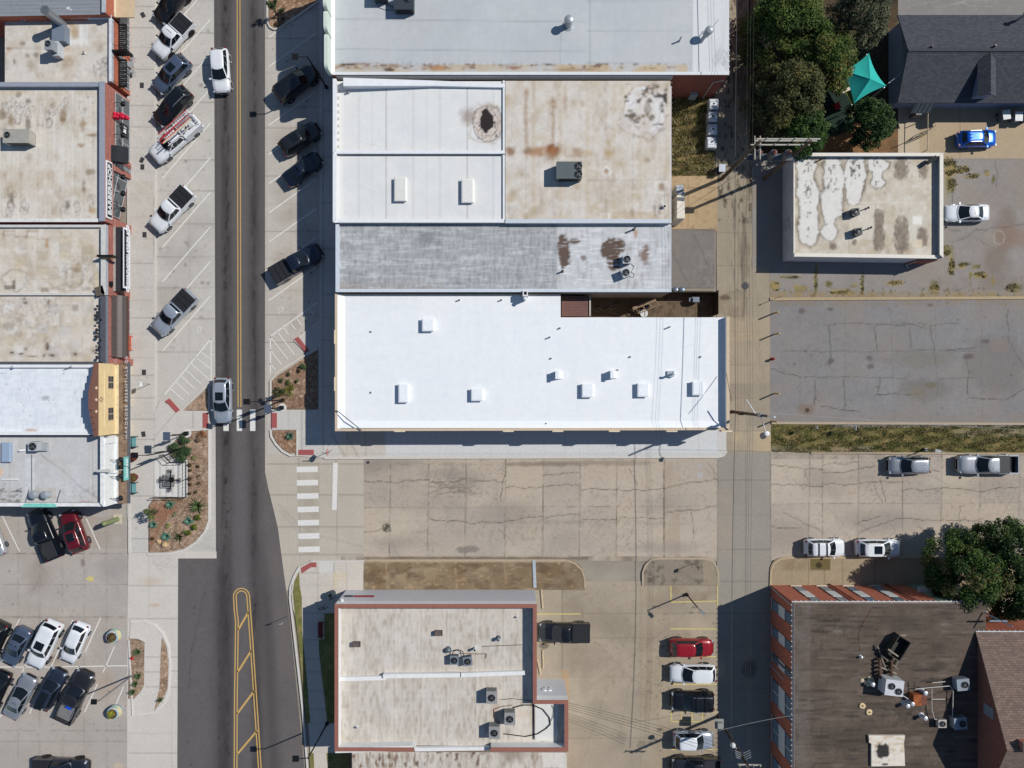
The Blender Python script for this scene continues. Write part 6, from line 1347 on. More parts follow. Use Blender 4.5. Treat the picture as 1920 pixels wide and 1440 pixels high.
b = MB(); b.bx(XF + 1.2, XF + 1.27, Y0, Y1, 2.72, 2.84)
for yy in (Y0 + .1, (Y0 + Y1) / 2, Y1 - .3): b.beam((XF + .02, yy, 4.1), (XF + 1.15, yy, 2.95), .03, .03)
b.build('awning_rail', mat((120, 64, 50), .6), aw)
for wdn, ya_, yb_ in ((w3, 540, 432), (w4, 662, 560)): facade_glass(wdn, yat(ya_, 1.3), yat(yb_, 1.3), .3, 2.6, 5)
b = MB(); b.bx(XF, XF + .35, yat(684, 1), yat(673, 1), 0, 3.3); b.build('brick_pier', BRICK_R, w4)
b = MB(); b.bx(XF, XF + .15, yat(436, 1), yat(420, 1), 0, 3.3); b.build('brick_pier', BRICK_R, w3)
b = MB(); p = W(185, 545, 5.0); b.box((p.x, p.y, 4.62), (.9, .9, .5), .3); b.build('chimney_stub', mat((96, 88, 76), .9), w3)
b = MB()
for i in range(16): b.ball((XF - .55 + R(-.3, .2), yat(574 + i * 6.4, 4.9), 4.92), R(.1, .22), 6, 4, .6, .3)
b.build('cap_debris', mat((44, 44, 50), .9, 0, .3, 3), w4)
fill(rect(-80, 670, 240, 830), (232, 236, 240), ((60, .02), (10, .02)), 0, 139)
s, m = pmask(rect(-80, 670, 240, 830), 0); blend(s, m * np.clip(nz(3, 14, 71, 1)[s] * .6, 0, .35), (206, 212, 220)); blend(s, m * np.clip(nz(14, 3, 72, 1)[s] * .5, 0, .3), (206, 212, 220))
specks(rect(0, 690, 180, 800), (140, 140, 140), .62, .8, 4, 5, 73); blob(86, 746, 6, 5, (140, 142, 140), .6, .6, .5, 4); blob(60, 807, 12, 3, (180, 140, 110), .7, .6, .5, 5); blob(20, 687, 16, 6, (244, 246, 248), .9, .6, .4, 6)
z = 5.2; YEL = mat((226, 200, 152), .85, 0, .06, 2); CAP = mat((120, 84, 72), .85, 0, .12, 5)
w5, _ = building('shop_building', 'yellow mission-style shop with stepped brick gable and white roof', [(-76, 684), (xr(z) - 3, 684), (xr(z) - 3, 815), (-76, 815)], z, 4.9, mat((214, 180, 128), .85), [(.22, .25), (0, 0), (.25, .3), (0, 0)], PRW, copm=WHITE, inm=WHITE)
yA_, yB_ = yat(817, 5.6), yat(681, 5.6); yc = (yA_ + yB_) / 2; hh = (yB_ - yA_) / 2
steps = [(1.0, 6.35), (.82, 6.35), (.82, 6.52), (.64, 6.55), (.64, 6.74), (.46, 6.77), (.46, 6.95), (.27, 6.98), (.27, 7.16)]
prof = [(yc - hh * a, zz) for a, zz in steps] + [(yc + hh * a, zz) for a, zz in steps[::-1]]
def slab(b, prof, zb, x0, x1):
 P = [(prof[0][0], zb)] + prof + [(prof[-1][0], zb)]; k = len(P); vs = [(x0, y, zz) for y, zz in P] + [(x1, y, zz) for y, zz in P]
 b.add(vs, [tuple(range(k)), tuple(range(2 * k - 1, k - 1, -1))] + [(i, k + i, k + (i + 1) % k, (i + 1) % k) for i in range(k)])
def fixn(o):
 bm = bmesh.new(); bm.from_mesh(o.data); bmesh.ops.recalc_face_normals(bm, faces=bm.faces); bm.to_mesh(o.data); bm.free()
b = MB(); slab(b, [(y, zz) for y, zz in prof], 6.0, XF - .35, XF); gb = b.build('brick_gable', CAP, w5); fixn(gb)
b = MB(); b.bx(XF - .30, XF + .02, yA_, yB_, 0, 5.998); b.build('front_wall', YEL, w5)
b = MB()
for dy in (-.32, 0, .32): 
 y = yc + dy * hh; P = [(y - .18, 6.4), (y, 6.66), (y + .18, 6.4), (y, 6.14)]
 vs = [(XF + .012, a, c) for a, c in P]; b.face(vs)
b.build('diamond_inlay', mat((222, 200, 170), .7), gb)
b = MB(); P = [(yc - .3, 5.6), (yc, 5.95), (yc + .3, 5.6), (yc, 5.25)]; Pi = [(yc - .18, 5.6), (yc, 5.81), (yc + .18, 5.6), (yc, 5.39)]
for i in range(4): j = (i + 1) % 4; b.face([(XF + .03, *P[i]), (XF + .03, *P[j]), (XF + .03, *Pi[j]), (XF + .03, *Pi[i])])
b.build('diamond_inlay', CAP, w5)
for pya, pyb in ((705, 729), (764, 788)):
 ya_, yb_ = yat(pyb, 4), yat(pya, 4); b = MB(); b.bx(XF + .02, XF + .08, ya_, yb_, 3.45, 4.45); w = b.build('window', mat((190, 170, 140), .6), w5)
 b = MB()
 for i in range(2):
  for j in range(2): b.bx(XF + .08, XF + .095, ya_ + .06 + i * (yb_ - ya_) / 2, ya_ + (i + 1) * (yb_ - ya_) / 2 - .04, 3.5 + j * .48, 3.92 + j * .48)
 b.build('pane', mat((70, 72, 76), .15, 0, .05, 1, .6), w)
b = MB(); b.bx(XF + .02, XF + .06, yat(800, 5), yat(695, 5), 5.0, 5.05); b.bx(XF + .02, XF + .3, yA_, yB_, 2.86, 3.1); b.build('string_course', mat((232, 214, 170), .8), w5)
z0 = 2.75; XC = W(239.5, 0, z0).x; cY0, cY1, cm = yat(944, z0), yat(679, z0), yat(817, z0)
CAN = mat((134, 112, 92), .95, 0, .35, 1.6); FAS = mat((100, 102, 108), .6, .2, .06)
for par, a, c in ((w5, cm, cY1), (None, cY0, cm - .01)):
 if par is None: continue
b = MB(); b.bx(XF + .02, XC, cm, cY1, z0 - .12, z0); cn = b.build('canopy', CAN, w5)
b = MB(); b.bx(XC, XC + .12, cm, cY1, z0 - .3, z0 + .06); b.build('fascia', FAS, cn)
text('HARDROSE ESSENTIALS Co', .6, mat((196, 196, 204), .4), 'sign_lettering', basis((XC + .06, (yat(806, 3) + yat(684, 3)) / 2, z0 + .36), (0, 1, 0), (0, 0, 1), (1, 0, 0)), cn, -.004, .02, 1.22)
b = MB(); b.bx(XC - .0, XC + .04, yat(806, 3), yat(684, 3), z0 + .05, z0 + .09); b.build('letter_rail', STEEL, cn)
for pya, pyb in ((704, 731), (761, 788)):
 facade_glass(w5, yat(pyb, .8), yat(pya, .8), .2, 2.4, 2, 1, mat((48, 44, 44), .1, 0, .1, 1, .6))
fill(rect(-80, 800, 240, 970), (196, 196, 196), BIG, 0, 141)
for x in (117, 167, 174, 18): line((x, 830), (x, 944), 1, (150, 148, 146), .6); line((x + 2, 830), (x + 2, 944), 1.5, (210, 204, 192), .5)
line((18, 922), (190, 921), 1, (150, 148, 146), .5); patch(rect(48, 860, 66, 930), (216, 220, 224), .7, 0, 10); patch(rect(70, 870, 150, 930), (210, 213, 216), .5, 0, 26); crack((75, 850), (90, 864), 1, 1, (110, 106, 104), .9); crack((90, 864), (118, 882), 1, 1, (110, 106, 104), .9); crack((118, 882), (145, 908), 1, 1, (110, 106, 104), .9); crack((145, 908), (185, 936), 1.5, 1, (110, 106, 104), .9)
specks(rect(-20, 915, 42, 944), (70, 66, 62), .05, .8, 7, 3, 75); specks(rect(0, 905, 180, 942), (130, 124, 118), .4, .6, 4, 3, 76); patch(rect(66, 916, 106, 936), (178, 170, 158), .6, 0, 8); blob(2, 885, 4, 8, (226, 190, 160), .8, .6); blob(160, 942, 16, 2, (170, 110, 96), .6, .6)
z = 5.2
grime(rect(-78, 818, 190, 950), 82, a=.16)
w6, _ = building('shop_building', 'corner shop with white corrugated front and grey roof', [(-76, 818.5), (xr(z), 818.5), (xr(z), 950), (-76, 950)], z, 4.4, mat((212, 206, 196), .85), [(0, 0), (.72, .28), (.42, .3), (0, 0)], PR, copm=mat((228, 228, 226), .6), inm=mat((120, 128, 140), .7))
b = MB(); Y0, Y1 = yat(947, 4.2), yat(820, 4.2)
b.bx(XF + .0, XF + .05, Y0, Y1, 3.0, 5.1)
n_ = 34
for i in range(n_): y = Y0 + (Y1 - Y0) * (i + .5) / n_; b.bx(XF + .05, XF + .10, y - .045, y + .045, 3.3, 5.0)
b.bx(XF + .05, XF + .30, Y0, Y1, 2.95, 3.25); b.bx(XF + .05, XF + .2, Y0, Y0 + .6, 3.25, 5.05); b.bx(XF + .05, XF + .2, Y1 - .6, Y1, 3.25, 5.05)
b.build('corrugated_front', mat((232, 233, 232), .6, 0, .05, 4), w6)
b = MB(); p = W(200, 882, 5.0); b.bx(XF - .5, XF + .8, p.y - .12, p.y + .12, 5.2, 5.5); b.beam((XF + .8, p.y, 5.3), (XF + 1.6, p.y, 4.5), .05, .05); b.build('wall_lamp', mat((196, 196, 192), .5), w6)
for py in (862, 893, 934): goose(w6, py, 3.9, 1.05)
b = MB(); b.bx(XF + .02, XC, cY0, cm - .02, z0 - .12, z0); cn = b.build('canopy', CAN, w6)
b = MB(); b.bx(XC, XC + .12, cY0, cm - .02, z0 - .3, z0 + .06); b.build('fascia', FAS, cn)
b = MB(); yy0, yy1 = yat(900, 3), yat(856, 3); b.bx(XC - .02, XC + .12, yy0, yy1, z0 + .06, z0 + .75); sg = b.build('shop_sign', mat((120, 196, 190), .5), cn)
b = MB()
y = yy0 + .3
while y < yy1 - .3: wl = R(.12, .22); b.bx(XC + .12, XC + .14, y, y + wl, z0 + .25, z0 + R(.5, .6)); y += wl + .07
b.build('sign_lettering', WHITE, sg)
facade_glass(w6, yat(940, 1.0), yat(822, 1.0), .2, 2.4, 6)
ysd = yat(950, 4.8)
b = MB(); b.prism([(W(40, 0, 4.9).x, ysd - .03), (W(108, 0, 4.9).x, ysd - .03), (W(102, 0, 4.9).x, ysd + .34), (W(46, 0, 4.9).x, ysd + .34)], 4.895, 4.92); b.build('painted_coping', mat((130, 206, 192), .6), w6)
# ================================================================== ROOF PLANT
ZN1, ZN, ZN4, ZN5, ZB1, ZE1, ZBR, ZBC = 5.6, 5.2, 5.3, 4.9, 4.4, 2.95, 6.2, 4.1
def fan(b_parent, x, y, z, r):
 b = MB(); b.cyl((x, y, z + .002), (x, y, z + .012), r, r, 16); f = b.build('fan_well', mat((18, 19, 20), .5), b_parent)
 b = MB()
 for i in range(4):
  a = i * math.pi / 2 + .4; b.face([(x, y, z + .03), (x + r * .8 * math.cos(a), y + r * .8 * math.sin(a), z + .05), (x + r * .8 * math.cos(a + .55), y + r * .8 * math.sin(a + .55), z + .02)])
 b.cyl((x, y, z + .02), (x, y, z + .06), r * .22, r * .22, 8); b.build('fan_blades', mat((120, 124, 128), .4, .4), f)
 b = MB()
 for q in (r, r * .6):
  P = [(x + q * math.cos(a), y + q * math.sin(a), z + .07) for a in [i * math.pi / 8 for i in range(17)]]; b.tube(P, .015 if q < r else .035, 5)
 b.build('fan_guard', mat((70, 72, 74), .4, .4), f)
def unit(px, py, w, d, h, zr, col, label, fans=(), rot=0.0, name='rooftop_unit', cat='air conditioner', group=None, louv=True, legs=False, zt=None):
 p = W(px, py, (zt or zr + h)); t = thing(name, label, cat, (p.x, p.y, zr + .005), 0, group)
 c, s_ = math.cos(rot), math.sin(rot); m = mat(col, .5, .15, .08, 3)
 z0 = .12; b = MB(); b.box((p.x, p.y, zr + z0 + (h - z0) / 2), (w, d, h - z0), rot); b.box((p.x, p.y, zr + h + .012), (w + .05, d + .05, .03), rot); b.build('casing', m, t)
 b = MB(); b.box((p.x, p.y, zr + z0 / 2 + .003), (w - .1, d - .1, z0), rot); b.build('base_frame', mat((120, 112, 104), .8), t)
 if louv:
  for sd in (-1, 1):
   b = MB()
   for i in range(6):
    zz = zr + z0 + (h - z0) * (i + .8) / 7; q = (p.x + sd * (d / 2 + .01) * -s_, p.y + sd * (d / 2 + .01) * c, zz); b.box(q, (w * .8, .03, .05), rot)
   b.build('louvre', mat(tuple(v * .6 for v in col), .6), t)
 for fx, fy, r in fans: fan(t, p.x + fx * c - fy * s_, p.y + fx * s_ + fy * c, zr + h + .03, r)
 return t
def vent(px, py, r, h, zr, label, cap=True, col=(170, 174, 178), name='roof_vent', group=None, dark=True, caph=None):
 p = W(px, py, zr + h * .7); b = MB(); b.cyl((p.x, p.y, zr), (p.x, p.y, zr + h), r, r, 14); b.cyl((p.x, p.y, zr), (p.x, p.y, zr + .06), r * 1.7, r * 1.4, 14)
 if cap: b.cyl((p.x, p.y, zr + h), (p.x, p.y, zr + h + r * .5), r * 1.35, r * 1.2, 14); b.cyl((p.x, p.y, zr + h + r * .5), (p.x, p.y, zr + h + r * .8), r * 1.2, r * .5, 14)
 b.mi = 1
 if not cap and dark: b.cyl((p.x, p.y, zr + h + .001), (p.x, p.y, zr + h + .006), r * .75, r * .75, 12)
 return tag(b.build(name, [mat(col, .4, .35, .08, 4), BLACK]), label, 'vent', group)
def curb_box(px, py, w, d, h, zr, label, col=(236, 238, 240), name='roof_hatch', cat='skylight', group=None):
 p = W(px, py, zr + h); t = thing(name, label, cat, (p.x, p.y, zr), 0, group)
 b = MB(); b.prism([(p.x - w / 2, p.y - d / 2), (p.x + w / 2, p.y - d / 2), (p.x + w / 2, p.y + d / 2), (p.x - w / 2, p.y + d / 2)], zr + .002, zr + h); b.build('curb', mat(col, .5, 0, .03), t)
 b = MB(); c = w / 2 + .06, d / 2 + .06; e = .12
 lo = [(p.x - c[0], p.y - c[1]), (p.x + c[0], p.y - c[1]), (p.x + c[0], p.y + c[1]), (p.x - c[0], p.y + c[1])]; hi = [(x + (e if x < p.x else -e), y + (e if y < p.y else -e)) for x, y in lo]
 vs = [(x, y, zr + h + .001) for x, y in lo] + [(x, y, zr + h + .07) for x, y in lo] + [(x, y, zr + h + .12) for x, y in hi]
 b.add(vs, [(0, 1, 5, 4), (1, 2, 6, 5), (2, 3, 7, 6), (3, 0, 4, 7), (4, 5, 9, 8), (5, 6, 10, 9), (6, 7, 11, 10), (7, 4, 8, 11), (8, 9, 10, 11)]); b.build('lid', mat(tuple(min(255, v + 2) for v in col), .45, 0, .05, 3), t)
 return t
unit(757, 2, 1.9, 1.6, 1.1, ZN1, (62, 68, 76), 'dark rooftop unit with cables on the top grey roof', ((.4, .2, .3),)); unit(712, -16, 1.4, 1.2, 1.1, ZN1, (96, 104, 112), 'grey rooftop unit cut by the top photo edge', ())
b = MB(); P = [W(*q, ZN1 + .03) for q in ((702, 2), (715, 6), (728, 9), (738, 14))]; b.tube(P, .03); P = [W(*q, ZN1 + .03) for q in ((704, 4), (712, 15), (724, 19), (738, 18))]; b.tube(P, .02); tag(b.build('roof_cable', BLACK), 'black cables running between the two units on the top roof', 'cable')
vent(1066, 40, .34, 1.25, ZN1, 'stout capped vent stack alone on the top grey roof', True)
p = W(1327, 62, ZN1 + .6); b = MB(); b.cyl((p.x - .5, p.y - .55, ZN1), (p.x - .3, p.y - .3, ZN1 + .8), .2, .2, 12); b.cyl((p.x - .3, p.y - .3, ZN1 + .7), (p.x, p.y, ZN1 + 1.2), .3, .42, 14); b.ball((p.x + .02, p.y + .02, ZN1 + 1.2), .42, 14, 8, .7); b.beam((p.x + .3, p.y + .3, ZN1 + 1.1), (p.x + .9, p.y + 1.0, ZN1 + 1.3), .06, .04)
tag(b.build('turbine_vent', GALV), 'shiny domed vent near the right edge of the top grey roof', 'vent')
vent(1276, 72, .08, .8, ZN1, 'thin pipe left of the domed vent on the top roof', False, group='thin roof pipes')
curb_box(751, 355, 1.15, 2.3, .32, ZN, 'long white curb box with a grey swirl stain', (224, 222, 216)); p = W(751, 357, ZN + .44)
curb_box(877, 358, 1.15, 2.3, .32, ZN, 'long white curb box with a faint tan stain', (228, 226, 220))
vent(652, 172, .1, .4, ZN, 'small pipe in the corner of the puddle-stained white roof', False)
unit(1067, 319, 2.5, 1.65, 1.25, ZN4, (92, 102, 104), 'large grey-green unit with twin fans on the rust-stained roof', ((.95, .4, .34), (.95, -.4, .34)))
vent(1246, 387, .16, .35, ZN4, 'short round drain pipe in the corner of the rust-stained roof', False, (220, 216, 206))
for x, y, lb in ((1176, 486, 'condenser with bright fan on the grey roof, upper one of two'), (1174, 511, 'condenser with dark fan on the grey roof, lower one of two')):
 unit(x, y, .82, .82, .9, ZN5, (188, 192, 196), lb, ((0, 0, .32),), .0 if y < 500 else .35, 'condenser', 'air conditioner', 'condensers on the grey ribbed roof')
for x, y, h, lb in ((1190, 428, .9, 'dark leaning pipe near the wall of the rust-stained roof'), (1055, 508, .6, 'short dark pipe below the left brown puddle')): vent(x, y, .09, h, ZN5, lb, False, (70, 72, 74))
b = MB(); P = [W(*q, ZN5 + .05) for q in ((1182, 492), (1190, 500), (1184, 510), (1190, 513), (1188, 520), (1178, 518))]; b.tube(P, .04, 6); tag(b.build('roof_pipe', mat((196, 194, 190), .6)), 'pale pipes looping between the two condensers', 'pipe')
for q in ((803, 609, 1.15, 1.2, 'square white skylight in the upper left of the bright white roof'), (757, 737, .95, 1.8, 'oblong white skylight nearest the left edge of the bright white roof'), (895, 740, 1.15, 1.15, 'square white skylight right of the oblong one'), (1102, 732, 1.1, 1.3, 'white skylight at the left of the row of three'), (1206, 731, 1.1, 1.3, 'white skylight in the middle of the row of three'), (1309, 728, 1.1, 1.3, 'white skylight nearest the right edge of the bright white roof')):
 curb_box(q[0], q[1], q[2], q[3], .42, ZB1, q[4], (238, 241, 244), 'skylight', 'skylight', 'skylights on the bright white roof')
for x, y, lb in ((1049, 703, 'small white box vent above the left skylight of three'), (1152, 702, 'small white box vent above the middle skylight of three')):
 p = W(x, y, ZB1 + .6); b = MB(); b.prism([(p.x - .4, p.y - .38), (p.x + .34, p.y - .38), (p.x + .34, p.y + .38), (p.x - .4, p.y + .38)], ZB1 + .002, [ZB1 + .85, ZB1 + .15, ZB1 + .15, ZB1 + .85]); b.bx(p.x - .44, p.x - .1, p.y - .42, p.y + .42, ZB1 + .84, ZB1 + .92); tag(b.build('box_vent', mat((234, 238, 242), .5, 0, .02)), lb, 'vent', 'box vents on the bright white roof')
p = W(1258, 701, ZB1 + .5); b = MB(); b.prism([(p.x - .3, p.y - .3), (p.x + .35, p.y - .3), (p.x + .35, p.y + .3), (p.x - .3, p.y + .3)], ZB1 + .002, [ZB1 + .2, ZB1 + .5, ZB1 + .5, ZB1 + .2]); b.tube([(p.x + .2, p.y, ZB1 + .4), (p.x + .25, p.y, ZB1 + 1.1), (p.x + .05, p.y + .1, ZB1 + 1.25)], .12, 8); tag(b.build('goose_vent', mat((226, 230, 234), .5)), 'hooked white vent above the rightmost skylight', 'vent')
p = W(985, 550, ZB1 + 1.2); b = MB(); b.bx(p.x - .26, p.x + .26, p.y - .3, p.y + .3, ZB1, ZB1 + 1.35); b.mi = 1; b.bx(p.x - .14, p.x + .14, p.y - .16, p.y + .16, ZB1 + 1.35, ZB1 + 1.36); tag(b.build('chimney', [mat((222, 222, 222), .7), BLACK]), 'white chimney on the north edge of the bright white roof', 'chimney')
p = W(984, 561, ZB1 + .8); b = MB(); b.cyl((p.x, p.y, ZB1), (p.x, p.y, ZB1 + 1.2), .13, .13, 10); b.cyl((p.x, p.y, ZB1 + 1.2), (p.x, p.y, ZB1 + 1.35), .22, .1, 10); tag(b.build('flue_pipe', mat((214, 218, 222), .5)), 'white flue pipe standing beside the white chimney', 'pipe')
for x, y, h, lb in ((695, 622, .14, 'tiny pipe at the left of the white roof, above its twin'), (695, 736, .14, 'tiny pipe left of the oblong skylight'), (861, 562, .4, 'small pipe near the north kerb, left of another'), (940, 562, .4, 'small pipe near the north kerb, nearest the chimney'), (1031, 632, .5, 'pipe in the middle of the white roof'), (1033, 672, .2, 'tiny pipe over the left box vent'), (1182, 669, .22, 'tiny pipe over the middle skylight'), (1314, 669, .22, 'tiny pipe over the rightmost skylight'), (1256, 613, .55, 'pipe at the top right of the white roof'), (1050, 615, .3, 'pipe just below the shingled lean-to'), (1158, 694, .25, 'tiny pipe touching the right box vent'), (1024, 794, .2, 'tiny pipe near the south parapet')):
 vent(x, y, .07, h, ZB1, lb, False, (190, 194, 198), 'vent_pipe', 'vent pipes on the bright white roof')
b = MB(); b.beam(W(631, 769, 5.1) , W(678, 807, 5.1), .08, .08); tag(b.build('guy_brace', mat((92, 92, 94), .5)), 'thin dark brace across the lower left roof corner', 'brace')
for x, y, lb in ((1605, 397, 'upper condenser on the small stained-roof shop'), (1610, 434, 'lower condenser on the small stained-roof shop')):
 unit(x, y, .72, .72, .75, ZE1, (84, 86, 88), lb, ((0, 0, .28),), .1, 'condenser', 'air conditioner', 'condensers on the small shop')
 p = W(x + 20, y - 5, ZE1); b = MB(); b.tube([(p.x - .8, p.y - .25, ZE1 + .3), (p.x - .3, p.y - .05, ZE1 + .3), (p.x, p.y + .05, ZE1 + .2)], .05, 6); b.ball((p.x + .08, p.y + .1, ZE1 + .2), .13, 8, 5); tag(b.build('line_set', mat((60, 60, 62), .6)), ('insulated pipe running right from the upper condenser' if y < 420 else 'insulated pipe running right from the lower condenser'), 'pipe')
b = MB(); b.beam(W(1529, 304, ZE1 + .1), W(1544, 297, ZE1 + .6), .12, .12); tag(b.build('vent_pipe', DARK), 'dark pipe stub near the north parapet of the small shop', 'pipe')
p = W(1748, 299, 3.6); b = MB(); b.beam((p.x - .5, p.y - .35, 3.5), (p.x + .35, p.y + .2, 3.7), .42, .3); b.beam((p.x + .3, p.y + .2, 3.4), (p.x + .6, p.y + .35, 3.4), .08, .3); b.mi = 1; b.beam((p.x - .2, p.y - .16, 3.68), (p.x + .1, p.y + .05, 3.75), .18, .05); tag(b.build('flood_light', [DARK, LAMP]), 'black flood light clamped to the corner parapet of the small shop', 'light')
for x, y, r_, lb in ((852, 1238, .0, 'small condenser, left one of the pair on the rust-edged roof'), (877, 1240, .15, 'small condenser, right one of the pair on the rust-edged roof')): unit(x, y, .85, .85, .7, ZBC, (128, 138, 148), lb, ((0, 0, .3),), r_, 'condenser', 'air conditioner', 'condensers on the rust-edged roof')
for x, y, lb in ((922, 1308, 'boxy grey unit nearest the annex wall'), (956, 1348, 'boxy grey unit with rusty ground around it'), (927, 1374, 'boxy grey unit against the south parapet')):
 unit(x, y, 1.05, 1.2, 1.15, ZBC, (158, 158, 156), lb, ((0, 0, .33),), 0, 'packaged_unit', 'air conditioner', 'packaged units on the rust-edged roof')
for x, y, lb in ((822, 1188, 'brown box vent in the middle of the rust-edged roof'), (668, 1209, 'brown box vent near the left parapet of the rust-edged roof')):
 p = W(x, y, ZBC + .4); b = MB(); b.prism([(p.x - .36, p.y - .24), (p.x + .36, p.y - .24), (p.x + .36, p.y + .24), (p.x - .36, p.y + .24)], ZBC + .002, [ZBC + .5, ZBC + .3, ZBC + .3, ZBC + .5]); b.bx(p.x + .3, p.x + .42, p.y - .28, p.y + .3, ZBC + .3, ZBC + .36); tag(b.build('box_vent', mat((90, 78, 74), .6, 0, .2, 4)), lb, 'vent')
for x, y, r_, h, lb in ((934, 1198, .16, .5, 'round cowl vent on the rust-edged roof'), (968, 1157, .08, .25, 'tiny white pipe by the upper right parapet'), (668, 1364, .1, .3, 'tiny white pipe in the lower left of the rust-edged roof'), (890, 1218, .13, .7, 'white pipe beside the pair of small condensers'), (840, 1219, .2, .3, 'dark cowl above the left small condenser')): vent(x, y, r_, h, ZBC, lb, r_ > .13, (216, 218, 220) if 'white' in lb else (110, 118, 126))
def cable(pts, z, r, m, label, name='roof_cable', cat='cable'):
 b = MB(); b.tube([W(*q, z) for q in pts], r, 6); return tag(b.build(name, m), label, cat)
cable(((905, 1212), (930, 1211), (978, 1209)), ZBC + .08, .03, mat((70, 60, 54), .6), 'thin pipe running to the right parapet of the rust-edged roof')
cable(((862, 1225), (885, 1226), (912, 1226), (911, 1234)), ZBC + .1, .03, mat((90, 70, 56), .6), 'gas pipe beside the small condensers'); cable(((848, 1226), (850, 1221), (860, 1218), (868, 1222), (870, 1234)), ZBC + .3, .04, BLACK, 'black hose looping between the small condensers')
cable(((962, 1327), (980, 1322), (1000, 1322), (1018, 1330), (1030, 1345), (1032, 1358), (1024, 1366), (1008, 1376), (985, 1381), (945, 1376)), ZBC + .1, .05, BLACK, 'thick black cable looping round the annex roof'); cable(((1035, 1322), (1039, 1332), (1037, 1345), (1032, 1354)), ZBC + .1, .025, BLACK, 'thin black cable at the annex parapet'); cable(((940, 1312), (960, 1310), (998, 1314)), ZBC + .1, .025, BLACK, 'thin cable from the boxy unit to the annex'); cable(((926, 1346), (926, 1330), (940, 1325), (960, 1322)), ZBC + .06, .03, mat((130, 84, 60), .7), 'rusty pipe bent round the middle boxy unit', 'roof_pipe', 'pipe')
b = MB(); b.beam(W(1001.5, 1318, ZBC + .1), W(1002, 1386, ZBC + .1), .06, .2); tag(b.build('roof_divider', BLACK), 'dark strip dividing the annex roof from the main roof', 'strip')
for x, y in ((987, 1165), (986, 1304), (1050, 1340), (1050, 1378)):
 pass
p = W(112, 62, 4.1); b = MB(); b.bx(p.x - .75, p.x + .55, p.y - .85, p.y + .85, 3.303, 4.2); t = thing('exhaust_stack', 'tall shiny round flue rising from a grey box', 'flue', (p.x, p.y, 3.3)); b.build('plinth', mat((128, 140, 154), .5, .2, .05), t)
q = W(112, 41, 4.2); b = MB(); b.cyl((q.x, q.y, 3.6), (q.x, q.y, 6.5), .42, .42, 20); b.cyl((q.x, q.y, 6.45), (q.x, q.y, 6.55), .47, .47, 20); b.mi = 1; b.cyl((q.x, q.y, 6.56), (q.x, q.y, 6.565), .38, .38, 16); b.build('flue', [mat((170, 174, 178), .3, .7, .05), mat((110, 114, 118), .4, .3)], t, False)
unit(91, 84, .75, .95, 1.75, 3.3, (150, 156, 162), 'tall unit with round fan below the shiny flue', ((-.02, .1, .26),)); p = W(108, 94, 3.8); b = MB(); b.bx(p.x - .35, p.x + .35, p.y - .75, p.y + .75, 3.303, 4.2); tag(b.build('duct_box', mat((186, 190, 194), .5)), 'white duct box joined to the tall unit', 'duct')
vent(157, 98, .09, .3, 3.3, 'tiny white pipe on the tan roof of the orange brick shop', False, (230, 230, 228))
unit(30, 255, 2.6, 1.35, 1.15, 4.35, (176, 172, 162), 'long beige unit on the barber shop roof', ((-.85, .1, .28),))
unit(62, 837, .95, .9, .9, 4.4, (186, 190, 194), 'grey square unit on the corner shop roof', ((0, 0, .36),)); p = W(78, 838, 4.8); b = MB(); b.bx(p.x - .25, p.x + .5, p.y - .42, p.y + .42, 4.403, 4.75)
for i in range(5): b.bx(p.x - .25, p.x + .5, p.y - .4 + i * .19, p.y - .34 + i * .19, 4.751, 4.79)
tag(b.build('duct_box', mat((166, 170, 174), .5)), 'ribbed duct beside the grey square unit', 'duct')
for x, lb in ((61, 'mushroom exhaust fan, left one by the corner shop parapet'), (83, 'mushroom exhaust fan, right one by the corner shop parapet')):
 p = W(x, 928, 5.2); t = thing('exhaust_fan', lb, 'fan', (p.x, p.y, 4.4), 0, 'mushroom fans on the corner shop'); b = MB(); b.bx(p.x - .25, p.x + .3, p.y - .25, p.y + .25, 4.403, 4.9); b.build('curb', mat((170, 172, 174), .6), t)
 b = MB(); b.cyl((p.x, p.y, 4.9), (p.x, p.y, 5.15), .3, .44, 16); b.cyl((p.x, p.y, 5.15), (p.x, p.y, 5.3), .44, .34, 16); b.cyl((p.x, p.y, 5.3), (p.x, p.y, 5.36), .34, .2, 16); b.build('hood', mat((172, 178, 184), .35, .4, .05), t)
curb_box(12, 848, .85, 1.9, .3, 4.4, 'oblong blue-grey skylight at the left edge of the corner shop', (150, 168, 190), 'skylight')
cable(((3, 899), (34, 899)), 4.5, .07, WHITE, 'white pipe lying on the corner shop roof', 'roof_pipe', 'pipe'); cable(((59.5, 852), (59.5, 880), (59.5, 920)), 4.48, .04, STEEL, 'grey conduit running down the corner shop roof', 'roof_pipe', 'pipe')
for x, lb in ((55, 'slanting thin brace left of the mushroom fans'), (114, 'slanting thin brace right of the mushroom fans')): cable(((x, 917), (x - 7, 942)), 4.7, .025, STEEL, lb, 'roof_brace', 'brace')
b = MB(); p = W(38, 845, 4.7); b.tube([(p.x + .3, p.y + .05, 4.4), (p.x, p.y, 4.75), (p.x - .25, p.y - .05, 4.6)], .08, 8); tag(b.build('goose_vent', WHITE), 'small white hooked vent on the corner shop roof', 'vent')
for x, y, lb in ((25, 688, 'small hooded vent on the white roof of the yellow shop'),): vent(x, y, .1, .5, 4.9, lb, True, (200, 204, 208))
b = MB(); b.beam(W(119, 694, 4.95), W(135, 686, 5.5), .05, .05); tag(b.build('roof_brace', STEEL), 'thin bar near the north wall of the yellow shop roof', 'brace')
